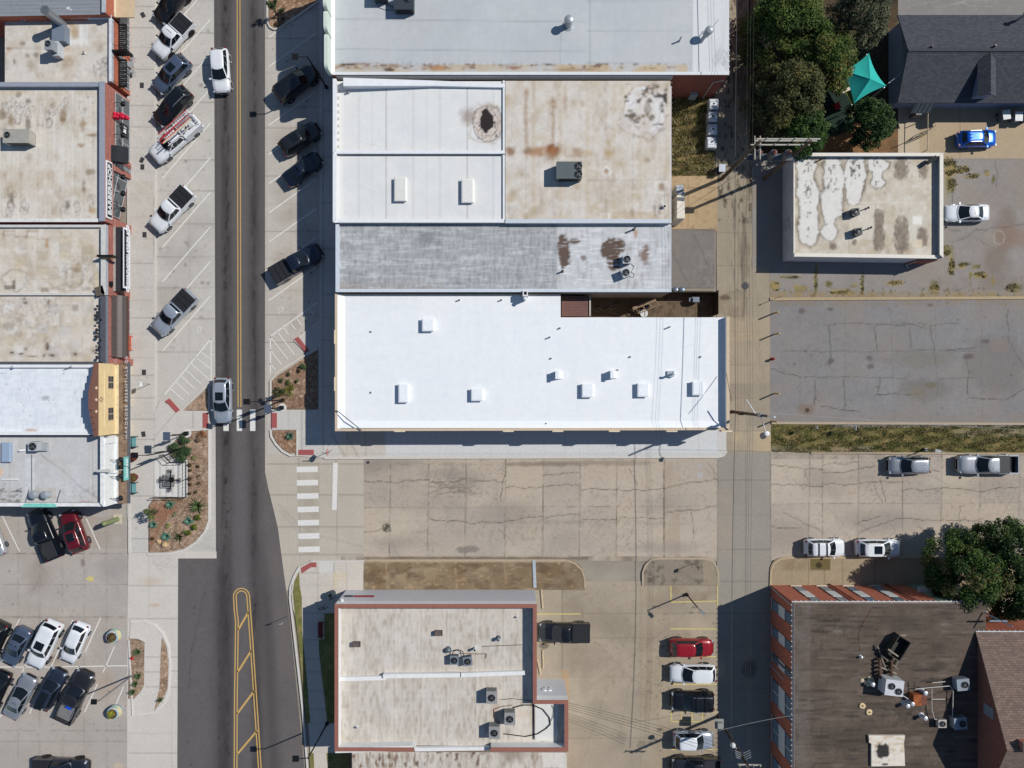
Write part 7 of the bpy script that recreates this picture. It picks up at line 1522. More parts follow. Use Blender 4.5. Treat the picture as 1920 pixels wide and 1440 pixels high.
b = MB(); p = W(43, 39, 3.5); b.beam((p.x - .3, p.y - .1, 3.4), (p.x + .1, p.y + .2, 3.7), .15, .1); b.beam((p.x, p.y - .1, 3.4), (p.x + .4, p.y + .2, 3.7), .15, .1); tag(b.build('loose_flashing', GALV), 'bent piece of flashing on the orange brick shop roof', 'flashing')
t = unit(1677, 1290, 1.75, 1.5, 1.5, ZBR, (206, 208, 212), 'white twin-fan unit on the brown brick building roof', ((-.3, .15, .3), (.42, -.28, .3)), -.12); 
p = W(1683, 1213, ZBR + .6); t = thing('metal_duct', 'open dark metal duct box lying askew among timbers', 'duct', (p.x, p.y, ZBR)); an = math.radians(58); b = MB()
dk = mat((62, 60, 56), .6, .2, .2, 3); c, s_ = math.cos(an), math.sin(an)
def rq(u, v): return (p.x + u * c - v * s_, p.y + u * s_ + v * c)
for u0, u1, v0, v1 in ((-1.1, 1.1, -.7, -.62), (-1.1, 1.1, .62, .7), (-1.1, -1.02, -.62, .62), (1.02, 1.1, -.62, .62)): b.prism([rq(u0, v0), rq(u1, v0), rq(u1, v1), rq(u0, v1)], ZBR + .003, ZBR + 1.0)
b.prism([rq(-1.02, -.62), rq(1.02, -.62), rq(1.02, .62), rq(-1.02, .62)], ZBR + .003, ZBR + .2); b.build('duct_shell', dk, t)
for i, (x0, y0, x1, y1, z_, lb) in enumerate(((1645, 1210, 1660, 1252, .3, 'weathered timber leaning left of the open duct'), (1653, 1228, 1684, 1255, .4, 'weathered timber slanting below the open duct'), (1651, 1251, 1681, 1263, .3, 'pale timber lying across the two pipe stands'), (1665, 1217, 1686, 1232, 1.1, 'pale timber resting on the open duct'), (1674, 1191, 1698, 1191.5, .1, 'short pale timber above the open duct'), (1676, 1254, 1685, 1238, .2, 'short dark timber right of the pipe stands'))):
 b = MB(); b.beam(W(x0, y0, ZBR + z_), W(x1, y1, ZBR + z_ * .5 + .1), .13, .08); tag(b.build('timber', mat((150, 140, 126) if 'pale' in lb else (120, 112, 100), .85, 0, .2, 3)), lb, 'timber', 'loose timbers on the brick building roof')
for x, lb in ((1650, 'left rusty pipe stand below the open duct'), (1672, 'right rusty pipe stand below the open duct')):
 b = MB(); b.beam(W(x, 1236, ZBR + .5), W(x + .5, 1272, ZBR + .5), .14, .14)
 for k in range(5): q = W(x + .1, 1238 + k * 8, ZBR + .5); b.bx(q.x - .1, q.x + .1, q.y - .1, q.y + .1, ZBR, ZBR + .62)
 tag(b.build('pipe_stand', mat((96, 74, 60), .8, 0, .3, 4)), lb, 'stand', 'pipe stands on the brick building roof')
p = W(1725, 1312, ZBR + .7); t = thing('rusty_unit', 'rusty orange-topped metal unit in the middle of the roof plant', 'air conditioner', (p.x, p.y, ZBR)); b = MB(); b.bx(p.x - .68, p.x + .1, p.y - .55, p.y + .5, ZBR + .003, ZBR + .8); b.build('rusty_cabinet', mat((150, 82, 42), .8, 0, .35, 2.5), t); b = MB(); b.bx(p.x + .103, p.x + .68, p.y - .55, p.y + .5, ZBR + .003, ZBR + .72); b.build('side_cabinet', mat((112, 70, 54), .8, 0, .3, 3), t)
for x, y, lb in ((1635, 1282, 'white domed vent left of the twin-fan unit'), (1700, 1322, 'shiny flue cap left of the rusty unit'), (1709, 1318, 'white flue cap touching the rusty unit'), (1733, 1298, 'small white cap above the rusty unit'), (1733, 1345, 'bright round cap below the rusty unit'), (1615, 1232, 'lone small vent in the left part of the brown roof')): vent(x, y, .17 if x != 1615 else .1, .7 if x > 1620 else .3, ZBR, lb, True, (214, 216, 220), 'flue_vent', 'flue caps on the brick building roof')
for x, y, lb in ((1806, 1284, 'grey condenser in the gable shadow, upper one'), (1801, 1357, 'grey condenser in the gable shadow, lower one')): unit(x, y, 1.2, 1.1, .9, ZBR, (146, 156, 166), lb, ((.15, 0, .3),), .1, 'condenser', 'air conditioner', 'condensers in the gable shadow')
unit(1767, 1357, .75, .75, .6, ZBR, (190, 184, 176), 'small stained unit at the edge of the gable shadow', ((0, 0, .26),), 0, 'condenser')
for i, (pts, lb) in enumerate(((((1690, 1278), (1714, 1278), (1714, 1306)), 'dark pipe leaving the twin-fan unit to the right'), (((1716, 1292), (1745, 1289), (1782, 1286)), 'long pale pipe at the top of the roof plant'), (((1747, 1292), (1747, 1330), (1752, 1348), (1770, 1352)), 'pale bent pipe dropping past the rusty unit'), (((1782, 1287), (1787, 1294), (1786, 1345)), 'thin pipe running down through the gable shadow'), (((1748, 1311), (1772, 1311)), 'short pale pipe right of the rusty unit'), (((1748, 1280), (1772, 1278)), 'short pale pipe near the top of the plant'), (((1692, 1304), (1706, 1312)), 'thin pipe below the twin-fan unit'))): cable(pts, ZBR + .4, .045, mat((190, 184, 176) if i else (60, 58, 56), .5), lb, 'roof_pipe', 'pipe')
for x, y, lb in ((1616, 1323, 'cream foam ring, upper one of two on the brown roof'), (1629, 1335, 'cream foam ring, lower one of two on the brown roof')):
 p = W(x, y, ZBR); b = MB(); 
 for i in range(12): a = i * .5236; b.ball((p.x + .22 * math.cos(a), p.y + .18 * math.sin(a), ZBR + .07), R(.1, .15), 6, 4, .6, .15)
 tag(b.build('foam_ring', mat((228, 204, 160), .8)), lb, 'ring')
b = MB(); p = W(1627, 1277, ZBR)
for i in range(14): b.ball((p.x + R(-.6, .6), p.y + R(-.35, .35), ZBR + .05), R(.12, .25), 6, 4, .5, .25)
tag(b.build('foam_patch', mat((206, 190, 160), .9, 0, .2, 4)), 'lumpy cream foam patch beside the white domed vent', 'patch')
P = [(1629, 1379), (1697, 1379), (1695, 1393), (1697, 1436), (1634, 1437), (1634, 1394), (1630, 1393)]
fill(P, (222, 214, 200), ((16, .05), (5, .06)), 6, 151); specks(P, (190, 160, 120), .1, .6, 12, 5, 152); blob(1655, 1408, 13, 14, (34, 32, 32), .98, .12, .4, 8, 3); specks(rect(1640, 1392, 1672, 1425), (60, 56, 54), .4, .8, 3, 4, 153); blob(1660, 1433, 6, 3, (40, 38, 38), .9, .3)
p = W(1663, 1408, ZBR + .2); rt = thing('roof_hatch', 'white-coated low hatch with a black puddle on the brown roof', 'hatch', (p.x, p.y, ZBR))
sheet('coated_top', P, ZBR + .25, PR, rt, 1.5); b = MB(); b.prism(world(P, ZBR + .25), ZBR + .003, ZBR + .247); b.build('curb', mat((206, 198, 184), .8), rt)
b = MB(); b.beam(W(1846, 1149, 6.35), W(1899, 1175, 8.6), .12, .12); b.beam(W(1855, 1164, 7.6), W(1888, 1164, 7.7), .1, .2); tag(b.build('antenna_mast', mat((160, 176, 188), .4, .4)), 'leaning pale mast with a crossbar on the roof corner near the tree', 'mast')
b = MB(); b.tube([W(*q, ZBR + .03) for q in ((1634, 1142), (1612, 1180), (1610, 1200), (1613, 1222))], .015, 4); tag(b.build('roof_cable', mat((130, 80, 50), .8)), 'thin rusty wire wandering down the brown roof', 'cable')

# ================================================================== STREET THINGS
BKM = mat((30, 31, 33), .5, .3, .05)
def street_lamp(px, py, label, h=7.4, arm=.9, banner=False):
 p = W(px, py, 0); t = thing('street_lamp', label, 'street lamp', (p.x, p.y, 0), 0, 'black street lamps')
 b = MB(); b.cyl((p.x, p.y, .0), (p.x, p.y, .5), .22, .16, 12); b.cyl((p.x, p.y, .5), (p.x, p.y, h), .085, .06, 10); b.build('pole', BKM, t)
 b = MB(); b.beam((p.x, p.y, h - .1), (p.x - arm, p.y, h + .02), .07, .07); b.build('arm', BKM, t)
 b = MB(); b.box((p.x - arm - .3, p.y, h + .03), (.62, .56, .14)); b.mi = 1; b.box((p.x - arm - .3, p.y, h - .05), (.5, .44, .02)); b.build('lamp_head', [BKM, LAMP], t)
 if banner: b = MB(); b.bx(p.x - .75, p.x - .1, p.y - .02, p.y + .02, 3.0, 4.6); b.beam((p.x, p.y, 4.6), (p.x - .8, p.y, 4.6), .04, .04); b.beam((p.x, p.y, 3.0), (p.x - .8, p.y, 3.0), .04, .04); b.build('banner', mat((70, 74, 80), .8), t)
street_lamp(613, 165, 'black street lamp over the shaded bays beside the boxy SUV'); street_lamp(531, 750, 'black street lamp on the bed beside the zebra crossing', banner=True); street_lamp(341, 841, 'black street lamp rising from the round green bush', banner=True); street_lamp(614, 1355, 'black street lamp at the corner of the rust-edged building')
def flasher(px, py, label):
 p = W(px, py, 0); t = thing('crossing_beacon', label, 'beacon', (p.x, p.y, 0), 0, 'solar crossing beacons')
 b = MB(); b.cyl((p.x, p.y, .1), (p.x, p.y, .16), .48, .46, 20); b.build('base', mat((214, 212, 208), .8), t)
 b = MB(); b.cyl((p.x, p.y, .16), (p.x, p.y, 4.7), .055, .05, 10); b.bx(p.x - .2, p.x + .2, p.y - .2, p.y + .2, .16, .6); b.build('pole', BKM, t)
 b = MB(); b.face([(p.x - .32, p.y - .4, 4.8), (p.x + .32, p.y - .4, 4.8), (p.x + .32, p.y + .4, 4.86), (p.x - .32, p.y + .4, 4.86)]); b.bx(p.x - .35, p.x + .35, p.y - .43, p.y + .43, 4.70, 4.78); b.build('solar_panel', mat((92, 104, 122), .25, .2, .06, 3, .6), t)
 b = MB(); b.bx(p.x - .45, p.x + .45, p.y - .05, p.y - .01, 2.9, 3.6); b.bx(p.x - .4, p.x + .4, p.y - .08, p.y + .06, 2.5, 2.75); b.build('sign_panel', mat((60, 62, 60), .5), t)
flasher(530, 764, 'solar crossing beacon on the right side of the main road'); flasher(352, 812, 'solar crossing beacon on the left side of the main road')
def sign_post(px, py, h, label, col=(228, 230, 230), w=.35, hh=.5, face='e', cat='sign'):
 p = W(px, py, 0); t = thing('sign_post', label, cat, (p.x, p.y, 0)); b = MB(); b.cyl((p.x, p.y, .0), (p.x, p.y, h), .03, .03, 8); b.build('post', STEEL, t)
 b = MB()
 if face == 'e': b.bx(p.x + .03, p.x + .05, p.y - w / 2, p.y + w / 2, h - hh, h)
 else: b.bx(p.x - w / 2, p.x + w / 2, p.y - .05, p.y - .03, h - hh, h)
 b.build('sign_panel', mat(col, .5), t)
sign_post(283, 720, 2.4, 'pale parking sign on the west pavement with a long shadow', w=.5); sign_post(1515, 799, 2.3, 'thin post on the grass verge, left one'); sign_post(1586, 800, 2.3, 'thin post with pale sign on the grass verge, right one', w=.5); sign_post(1299, 1056, 2.4, 'thin sign post on the dark rounded island', (120, 116, 110)); sign_post(540, 1155, 2.6, 'small sign at the grass strip by the main road', (196, 198, 198), face='s'); sign_post(1452, 560, 1.9, 'rusty post at the corner of the big asphalt lot', (130, 90, 60), .12, .3)
p = W(624, 844, 0); t = thing('stop_sign', 'red stop sign on the corner pavement of the side street', 'stop sign', (p.x, p.y, 0)); b = MB(); b.cyl((p.x, p.y, .1), (p.x, p.y, 3.0), .035, .035, 8); b.build('post', STEEL, t)
b = MB(); O = [(p.y + .38 * math.cos(math.pi / 8 + i * math.pi / 4), 2.45 + .38 * math.sin(math.pi / 8 + i * math.pi / 4)) for i in range(8)]
b.add([(p.x + .04, y, z) for y, z in O] + [(p.x + .055, y, z) for y, z in O], [tuple(range(7, -1, -1)), tuple(range(8, 16))] + [(i, (i + 1) % 8, 8 + (i + 1) % 8, 8 + i) for i in range(8)]); sp = b.build('sign_panel', mat((176, 30, 36), .45, 0, .03), t)
text('STOP', .26, WHITE, 'sign_lettering', basis((p.x + .06, p.y, 2.45), (0, 1, 0), (0, 0, 1), (1, 0, 0)), sp, .004, .004)
b = MB(); b.bx(p.x - .45, p.x + .45, p.y - .012, p.y + .012, 3.0, 3.2); b.build('street_name_blade', mat((40, 96, 70), .5), t)
def lot_lamp(px, py, h, ax, ay, label, m=BKM):
 p = W(px, py, 0); t = thing('lamp_post', label, 'lamp post', (p.x, p.y, 0)); b = MB(); b.cyl((p.x, p.y, .0), (p.x, p.y, .4), .18, .18, 12); b.cyl((p.x, p.y, .4), (p.x, p.y, h), .075, .06, 10); b.build('pole', m, t)
 b = MB(); b.beam((p.x, p.y, h), (p.x + ax, p.y + ay, h + .1), .06, .06); b.build('arm', m, t); d = Vector((ax, ay, 0)).normalized()
 b = MB(); b.beam(Vector((p.x + ax, p.y + ay, h + .1)) - d * .05, Vector((p.x + ax, p.y + ay, h + .12)) + d * .55, .3, .1); b.build('lamp_head', mat((150, 152, 154), .4, .3), t)
lot_lamp(1287, 1114, 4.6, .3, -.3, 'thin black lamp post in the yellow-lined bay'); lot_lamp(1733, 842, 3.6, -.5, .1, 'slim grey lamp post on the grass verge above the silver SUV', mat((150, 152, 150), .4, .3))
p = W(248, 1266, 0); t = thing('lamp_post', 'tall grey lot lamp with twin square heads on the planted island', 'lamp post', (p.x, p.y, 0)); b = MB(); b.cyl((p.x, p.y, .1), (p.x, p.y, 6.2), .09, .07, 10); b.build('pole', STEEL, t); b = MB(); b.box((p.x - .5, p.y - .1, 6.25), (.55, .5, .14)); b.beam((p.x, p.y, 6.2), (p.x - .5, p.y - .1, 6.22), .06, .06); b.build('lamp_head', BKM, t)
WOOD = mat((92, 76, 62), .9, 0, .2, 3)
def wire(p, q, r, label, sag=.6, m=None, group='overhead wires'):
 p = Vector(p); q = Vector(q); n = 12; b = MB(); P = [p.lerp(q, i / n) - Vector((0, 0, sag * 4 * (i / n) * (1 - i / n))) for i in range(n + 1)]; b.tube(P, r, 4); tag(b.build('power_line', m or mat((52, 52, 54), .6)), label, 'wire', group)
def insul(b, x, y, z): b.cyl((x, y, z), (x, y, z + .22), .06, .04, 8)
hp = thing('utility_pole', 'twin-pole transformer frame spanning the alley beside the trees', 'utility pole', (W(1392, 336, 0).x, W(1392, 336, 0).y, 0))
for x in (1352, 1432):
 p = W(x, 336, 0); b = MB(); b.cyl((p.x, p.y, 0), (p.x, p.y, 12.2), .19, .13, 12); b.build('pole', WOOD, hp)
pa, pb = W(1352, 336, 0), W(1432, 336, 0)
for z_, ext in ((12.0, .9), (11.5, .8), (10.4, .6)):
 b = MB(); b.bx(pa.x - .3, pb.x + ext, pa.y + .15, pa.y + .27, z_, z_ + .14)
 for k in range(4): insul(b, pa.x + .6 + k * 1.3, pa.y + .21, z_ + .14)
 b.build('crossarm', mat((176, 172, 160), .8, 0, .1, 3), hp)
b = MB(); b.bx(pa.x + .1, pb.x - .1, pa.y - .55, pa.y + .1, 8.1, 8.25); b.build('transformer_deck', mat((96, 100, 104), .7), hp)
for k in range(3):
 x = pa.x + .9 + k * 1.4; b = MB(); b.cyl((x, pa.y - .2, 8.25), (x, pa.y - .2, 9.4), .36, .36, 16); b.cyl((x, pa.y - .2, 9.4), (x, pa.y - .2, 9.5), .36, .2, 16); tr = b.build('transformer', mat((96, 100, 106), .5, .2), hp)
 b = MB(); b.cyl((x, pa.y - .2, 9.5), (x, pa.y - .2, 9.9), .1, .07, 8); b.ball((x, pa.y - .2, 9.62), .22, 8, 5, .6, .2); b.build('bushing', mat((150, 84, 64), .5), tr)
for yy in (0, .5):
 b = MB(); b.beam((pa.x - .05 + yy, pa.y - 1.3, 10.9), (pa.x - .05 + yy, pa.y + .9, 10.9), .08, .12); b.build('side_arm', mat((176, 172, 160), .8), hp)
b = MB(); b.tube([(pa.x + .16, pa.y - .1, .1), (pa.x + .14, pa.y - .1, 7.5)], .05, 6); b.build('riser_pipe', STEEL, hp)
up = thing('utility_pole', 'wooden utility pole with a white cobra lamp behind the bright white roof', 'utility pole', (W(1371, 772, 0).x, W(1371, 772, 0).y, 0))
p = W(1372, 772, 0); b = MB(); b.cyl((p.x, p.y, 0), (p.x + .1, p.y, 10.6), .18, .12, 12); b.build('pole', WOOD, up); px_, py_ = p.x, p.y
b = MB(); b.cyl((p.x + .1, p.y, 10.3), (p.x + .1, p.y, 12.4), .09, .09, 10); b.build('pole_top', mat((206, 208, 208), .4, .3), up)
b = MB(); b.bx(p.x - .1, p.x + .35, p.y - .2, p.y + .2, 8.3, 9.2); b.build('equipment_box', mat((150, 156, 162), .4, .4), up)
b = MB(); b.tube([(p.x + .1, p.y, 8.6), (p.x + .25, p.y - .8, 9.0), (p.x + .45, p.y - 1.5, 9.0)], .035, 6); b.build('lamp_arm', STEEL, up)
b = MB(); b.ball((p.x + .6, p.y - 1.75, 9.0), .26, 12, 6, .45); b.build('lamp_head', WHITE, up)
b = MB(); b.beam((p.x, p.y + .1, 7.6), (p.x - .9, p.y + 1.5, 7.6), .08, .08); b.build('bracket', mat((210, 212, 214), .4), up)
b = MB(); b.bx(p.x - .35, p.x - .02, p.y - .2, p.y + .2, 3.2, 4.0); b.build('meter_box', mat((70, 62, 56), .6), up)
p = W(1345, 1343, 0); lp = thing('utility_pole', 'dark utility pole with crossarms and a globe lamp in the alley shade', 'utility pole', (p.x, p.y, 0)); b = MB(); b.cyl((p.x, p.y, 0), (p.x, p.y, 10.2), .18, .12, 12); b.build('pole', mat((60, 52, 46), .9), lp)
b = MB(); b.beam((p.x - .9, p.y + .05, 9.9), (p.x + 1.3, p.y - .0, 9.9), .1, .12)
for k in range(4): insul(b, p.x - .8 + k * .65, p.y, 9.98)
b.build('crossarm', mat((176, 172, 160), .8), lp)
for sx in (-1, 1):
 b = MB()
 for k in range(4): b.beam((p.x + sx * .1, p.y - .15 + k * .15, 8.7 - k * .12), (p.x + sx * .75, p.y + .2 + k * .15, 8.8 - k * .12), .035, .035)
 b.build('wire_rack', mat((170, 172, 172), .5), lp)
b = MB(); b.beam((p.x, p.y, 7.0), (p.x - .5, p.y + .45, 7.2), .05, .05); b.ball((p.x - .55, p.y + .5, 7.2), .27, 12, 8); b.build('globe_lamp', mat((214, 216, 216), .3), lp)
b = MB(); b.bx(p.x - 1.1, p.x - .2, p.y + .1, p.y + 1.1, 2.9, 3.0); b.bx(p.x - .95, p.x - .4, p.y + .3, p.y + .9, 3.0, 3.5); b.build('pole_platform', mat((150, 150, 146), .6), lp)
for i, (xa, xb, r_, lb) in enumerate(((1384, 1372, .028, 'thick black cable running the whole length of the alley'), (1404, 1400, .010, 'thin wire over the alley, first right of the thick cable'), (1410, 1404, .010, 'thin wire over the alley, second right of the thick cable'), (1416, 1409, .010, 'thin wire over the alley, rightmost of three'))):
 wire(W(xa, -120, 9.0), W(1379 if not i else xb + 3, 772, 9.0), r_, lb + ', upper span', .5); wire(W(1379 if not i else xb + 3, 772, 9.0), W(xb, 1425, 9.0), r_, lb + ', lower span', .5)
for i in range(4):
 wire(W(1352, 1395 + i * 7, 8.6), W(1066, 1318 + i * 4, 5.2), .016, ('topmost', 'second from the top', 'third from the top', 'lowest')[i] + ' of four wires fanning from the alley pole to the annex', .35)
wire(W(1447, 775, 11.5), W(2000, 812, 8.0), .014, 'thin pale wire leaving the cobra lamp pole to the right', .3, mat((150, 150, 150), .5)); wire(W(1372, 752, 8.0), W(1362, 700, 5.2), .03, 'dark service cable dropping to the bright white roof', .1); wire(W(1348, 1370, 8.2), W(1495, 1340, 6.4), .016, 'pale service wire from the alley pole to the brick wall', .2, mat((150, 152, 154), .5)); wire(W(1425, 300, 9.5), W(1262, 405, 5.0), .018, 'service wire from the transformer frame to the rust-stained roof', .4)
for i, x in enumerate((1365, 1372, 1378)): wire(W(x + 25, 268, 11.6), W(x + 18, 768, 11.6), .009, ('left', 'middle', 'right')[i] + ' one of three high wires between the transformer frame and the lamp pole', .5)
for x, y, lb in ((1449, 588, 'yellow bollard at the top left corner of the asphalt lot'), (1451, 627, 'pale yellow bollard, second from the top along the lot'), (1451, 738, 'pale yellow bollard, second from the bottom along the lot'), (1447, 790, 'dark bollard beside the verge corner')):
 p = W(x, y, 0); b = MB(); b.cyl((p.x, p.y, 0), (p.x, p.y, 1.3), .08, .08, 12); b.mi = 1; b.cyl((p.x, p.y, 1.3), (p.x, p.y, 1.62), .085, .085, 12); b.ball((p.x, p.y, 1.62), .085, 10, 5); tag(b.build('bollard', [mat((176, 140, 70), .6), mat((222, 196, 130), .6)]), lb, 'bollard', 'bollards along the alley')
p = W(1447, 673, 0); b = MB(); b.cyl((p.x, p.y, 0), (p.x, p.y, .6), .13, .13, 12); b.ball((p.x, p.y, .62), .15, 10, 6); b.cyl((p.x - .22, p.y, .4), (p.x + .22, p.y, .4), .06, .06, 8); b.cyl((p.x, p.y - .2, .4), (p.x, p.y, .4), .07, .07, 8); b.cyl((p.x, p.y, 0), (p.x, p.y, .06), .18, .18, 12); tag(b.build('fire_hydrant', mat((150, 40, 40), .5)), 'small red hydrant at the alley edge of the asphalt lot', 'hydrant')
for x, y, r_, z_, lb in ((1431, 817, .37, .018, 'dark round manhole cover in the alley near the verge'), (1397, 536, .35, .016, 'round manhole cover in the stained upper alley'), (690, 867, .18, .012, 'small round cover at the side street gutter')):
 p = W(x, y, 0); b = MB(); b.cyl((p.x, p.y, z_), (p.x, p.y, z_ + .012), r_, r_, 24); b.cyl((p.x, p.y, z_ + .012), (p.x, p.y, z_ + .02), r_ * .75, r_ * .75, 20); tag(b.build('manhole_cover', mat((72, 72, 76), .7, .2, .1, 5)), lb, 'manhole')
for i, (x, y, a, lb) in enumerate(((268, 28, .5, 'dark cover plate near the timber canopy'), (266, 160, 0, 'dark cover plate outside the orange brick shop'), (266, 300, -.4, 'dark cover plate, upper of a close pair'), (267, 313, 0, 'dark cover plate, lower of a close pair'), (271, 440, 0, 'dark cover plate outside the chocolate shop'), (270, 698, 0, 'dark cover plate by the yellow shop window'), (269, 814, .2, 'dark cover plate near the teal bench'))):
 p = W(x, y, .13); b = MB(); b.box((p.x, p.y, .135), (.42, .58, .03), a); b.box((p.x, p.y, .154), (.34, .5, .012), a); tag(b.build('cover_plate', mat((62, 62, 66), .6, .1, .12, 6)), lb, 'cover plate', 'cover plates on the west pavement')
for x0, y0, x1, y1, lb in ((1015, 1104, 1018, 1140, 'concrete wheel stop above the black pickup'), (1018, 1218, 1019, 1252, 'concrete wheel stop below the black pickup'), (1008, 1234, 1014, 1264, 'slanted concrete wheel stop by the building wall'), (1320, 1334, 1346, 1334, 'concrete wheel stop by the yellow hatched box')):
 b = MB(); b.beam(W(x0, y0, 0) + Vector((0, 0, .09)), W(x1, y1, 0) + Vector((0, 0, .09)), .17, .16); tag(b.build('wheel_stop', mat((190, 172, 142), .9, 0, .1, 4)), lb, 'wheel stop', 'wheel stops')
for i, (x, y, lb) in enumerate(((1336, 199, 'white caged tank at the top of the row of four'), (1334, 222, 'white caged tank, second from the top'), (1334, 246, 'white caged tank, third from the top'), (1332, 270, 'white caged tank at the bottom of the row of four'))):
 p = W(x, y, .6); t = thing('tank', lb, 'tank', (p.x, p.y, 0), 0, 'caged white tanks beside the grass')
 b = MB(); b.bx(p.x - .46, p.x + .46, p.y - .54, p.y + .54, .16, 1.1); b.bx(p.x - .4, p.x + .4, p.y - .48, p.y + .48, 1.1, 1.16); b.build('tank_body', mat((222, 226, 230), .4, 0, .04), t); b = MB(); b.cyl((p.x, p.y + .05, 1.16), (p.x, p.y + .05, 1.2), .1, .1, 12); b.build('lid', BLACK, t)
 b = MB()
 for k in range(5):
  zz = .3 + k * .2
  for a, c in (((p.x - .5, p.y - .58, zz), (p.x + .5, p.y - .58, zz)), ((p.x + .5, p.y - .58, zz), (p.x + .5, p.y + .58, zz)), ((p.x + .5, p.y + .58, zz), (p.x - .5, p.y + .58, zz)), ((p.x - .5, p.y + .58, zz), (p.x - .5, p.y - .58, zz))): b.cyl(a, c, .018, .018, 5)
 for k in range(5):
  for sx in (-.5, .5): y = p.y - .58 + k * .29; b.cyl((p.x + sx, y, .14), (p.x + sx, y, 1.16), .018, .018, 5)
  for sy in (-.58, .58): xx = p.x - .5 + k * .25; b.cyl((xx, p.y + sy, .14), (xx, p.y + sy, 1.16), .018, .018, 5)
 b.beam((p.x - .5, p.y - .2, 1.19), (p.x + .5, p.y - .2, 1.19), .05, .03); b.beam((p.x - .5, p.y + .28, 1.19), (p.x + .5, p.y + .28, 1.19), .05, .03); b.build('cage', GALV, t)
 b = MB(); b.bx(p.x - .5, p.x + .5, p.y - .58, p.y + .58, .02, .13); b.build('pallet', mat((110, 100, 90), .9), t)
def cart(px, py, col, lid, label, rot=0.0, w=.62, d=.72, h=1.05):
 p = W(px, py, .5); t = thing('trash_cart', label, 'trash cart', (p.x, p.y, .03), rot); b = MB(); b.prism([(-w * .42, -d * .42), (w * .42, -d * .42), (w * .42, d * .42), (-w * .42, d * .42)], 0, .01); vs = [(-w * .4, -d * .4, .05), (w * .4, -d * .4, .05), (w * .4, d * .4, .05), (-w * .4, d * .4, .05), (-w / 2, -d / 2, h), (w / 2, -d / 2, h), (w / 2, d / 2, h), (-w / 2, d / 2, h)]
 b.add(vs, [(3, 2, 1, 0), (0, 1, 5, 4), (1, 2, 6, 5), (2, 3, 7, 6), (3, 0, 4, 7), (4, 5, 6, 7)]); b.build('bin_body', mat(col, .6), t, False, True)
 b = MB(); b.prism([(-w / 2 - .03, -d / 2 - .05), (w / 2 + .03, -d / 2 - .05), (w / 2 + .03, d / 2 + .03), (-w / 2 - .03, d / 2 + .03)], h + .002, [h + .05, h + .05, h + .1, h + .1]); b.build('lid', mat(lid, .5), t, False, True)
 b = MB()
 for sd in (-1, 1): b.cyl((sd * w * .42, d * .42, .12), (sd * w * .5, d * .42, .12), .12, .12, 12)
 b.build('wheel', RUBBER, t, False, True)
cart(1351, 318, (26, 28, 32), (196, 204, 216), 'dark bin with pale lid at the end of the caged tanks'); cart(1880, 219, (120, 124, 126), (206, 210, 212), 'pale cart by the house wall, left one of three', .15, .75, .9); cart(1903, 222, (130, 134, 136), (214, 216, 216), 'white-lidded cart by the house wall, middle one of three', 0, .75, .9); cart(1921, 221, (40, 60, 90), (70, 90, 130), 'dark cart by the house wall, cut by the right edge', 0, .75, .9)
for x, lb in ((1266, 'steel drum beside the courtyard, left one'), (1278, 'steel drum beside the courtyard, right one')):
 p = W(x, 544, 1.0); b = MB(); b.cyl((p.x, p.y, 0), (p.x, p.y, 1.1), .33, .33, 18)
 for zz in (.35, .72): b.cyl((p.x, p.y, zz), (p.x, p.y, zz + .04), .35, .35, 18)
 b.ball((p.x, p.y, 1.1), .32, 14, 6, .35); tag(b.build('steel_drum', mat((120, 132, 146), .3, .6, .05)), lb, 'drum', 'drums beside the courtyard')
yC = W(0, 560, 0).y
fl = [(1115, 552), (1225, 551), (1338, 551)]
b = MB(); a, c_ = W(1338, 548, 0), W(1338, 592, 0); b.bx(a.x - .05, a.x, c_.y, a.y, 0, 1.9); tag(b.build('fence', mat((70, 60, 50), .9, 0, .2, 4)), 'dark wooden fence closing the right end of the courtyard', 'fence')
b = MB(); q0, q1 = W(1240, 551.5, 0), W(1338, 551.5, 0); b.bx(q0.x, q1.x, q0.y - .03, q0.y + .03, 0, 1.9); tag(b.build('fence', mat((66, 58, 50), .9, 0, .2, 4)), 'dark wooden fence along the upper side of the courtyard', 'fence')
b = MB(); b.beam(W(1180, 583, 0) + Vector((0, 0, 2.3)), W(1221, 566, 0) + Vector((0, 0, 2.3)), .3, .06); b.beam(W(1190, 592, 0) + Vector((0, 0, 2.25)), W(1232, 574, 0) + Vector((0, 0, 2.25)), .08, .08)
for x, y in ((1180, 583), (1221, 566), (1190, 590), (1232, 574)): q = W(x, y, 0); b.cyl((q.x, q.y, 0), (q.x, q.y, 2.3), .05, .05, 8)
for k in range(4): u = k / 3; b.beam(W(1183 + 36 * u, 582 - 15 * u, 0) + Vector((0, 0, 2.3)), W(1192 + 36 * u, 590 - 15 * u, 0) + Vector((0, 0, 2.25)), .06, .06)
tag(b.build('arbour', mat((150, 126, 100), .8)), 'slanted timber arbour across the courtyard', 'arbour')
p = W(1304, 562, .8); b = MB(); b.bx(p.x - .4, p.x + .4, p.y - .3, p.y + .3, .3, .9); b.bx(p.x - .34, p.x + .34, p.y - .28, p.y + .2, .9, 1.1); b.bx(p.x - .7, p.x - .4, p.y - .2, p.y + .2, .8, .85)
for sx in (-.35, .35): b.cyl((p.x + sx, p.y - .2, 0), (p.x + sx, p.y - .2, .3), .04, .04, 6); b.cyl((p.x + sx, p.y + .2, 0), (p.x + sx, p.y + .2, .3), .04, .04, 6)
tag(b.build('barbecue', mat((126, 132, 142), .4, .4)), 'grey barbecue in the dark end of the courtyard', 'barbecue')
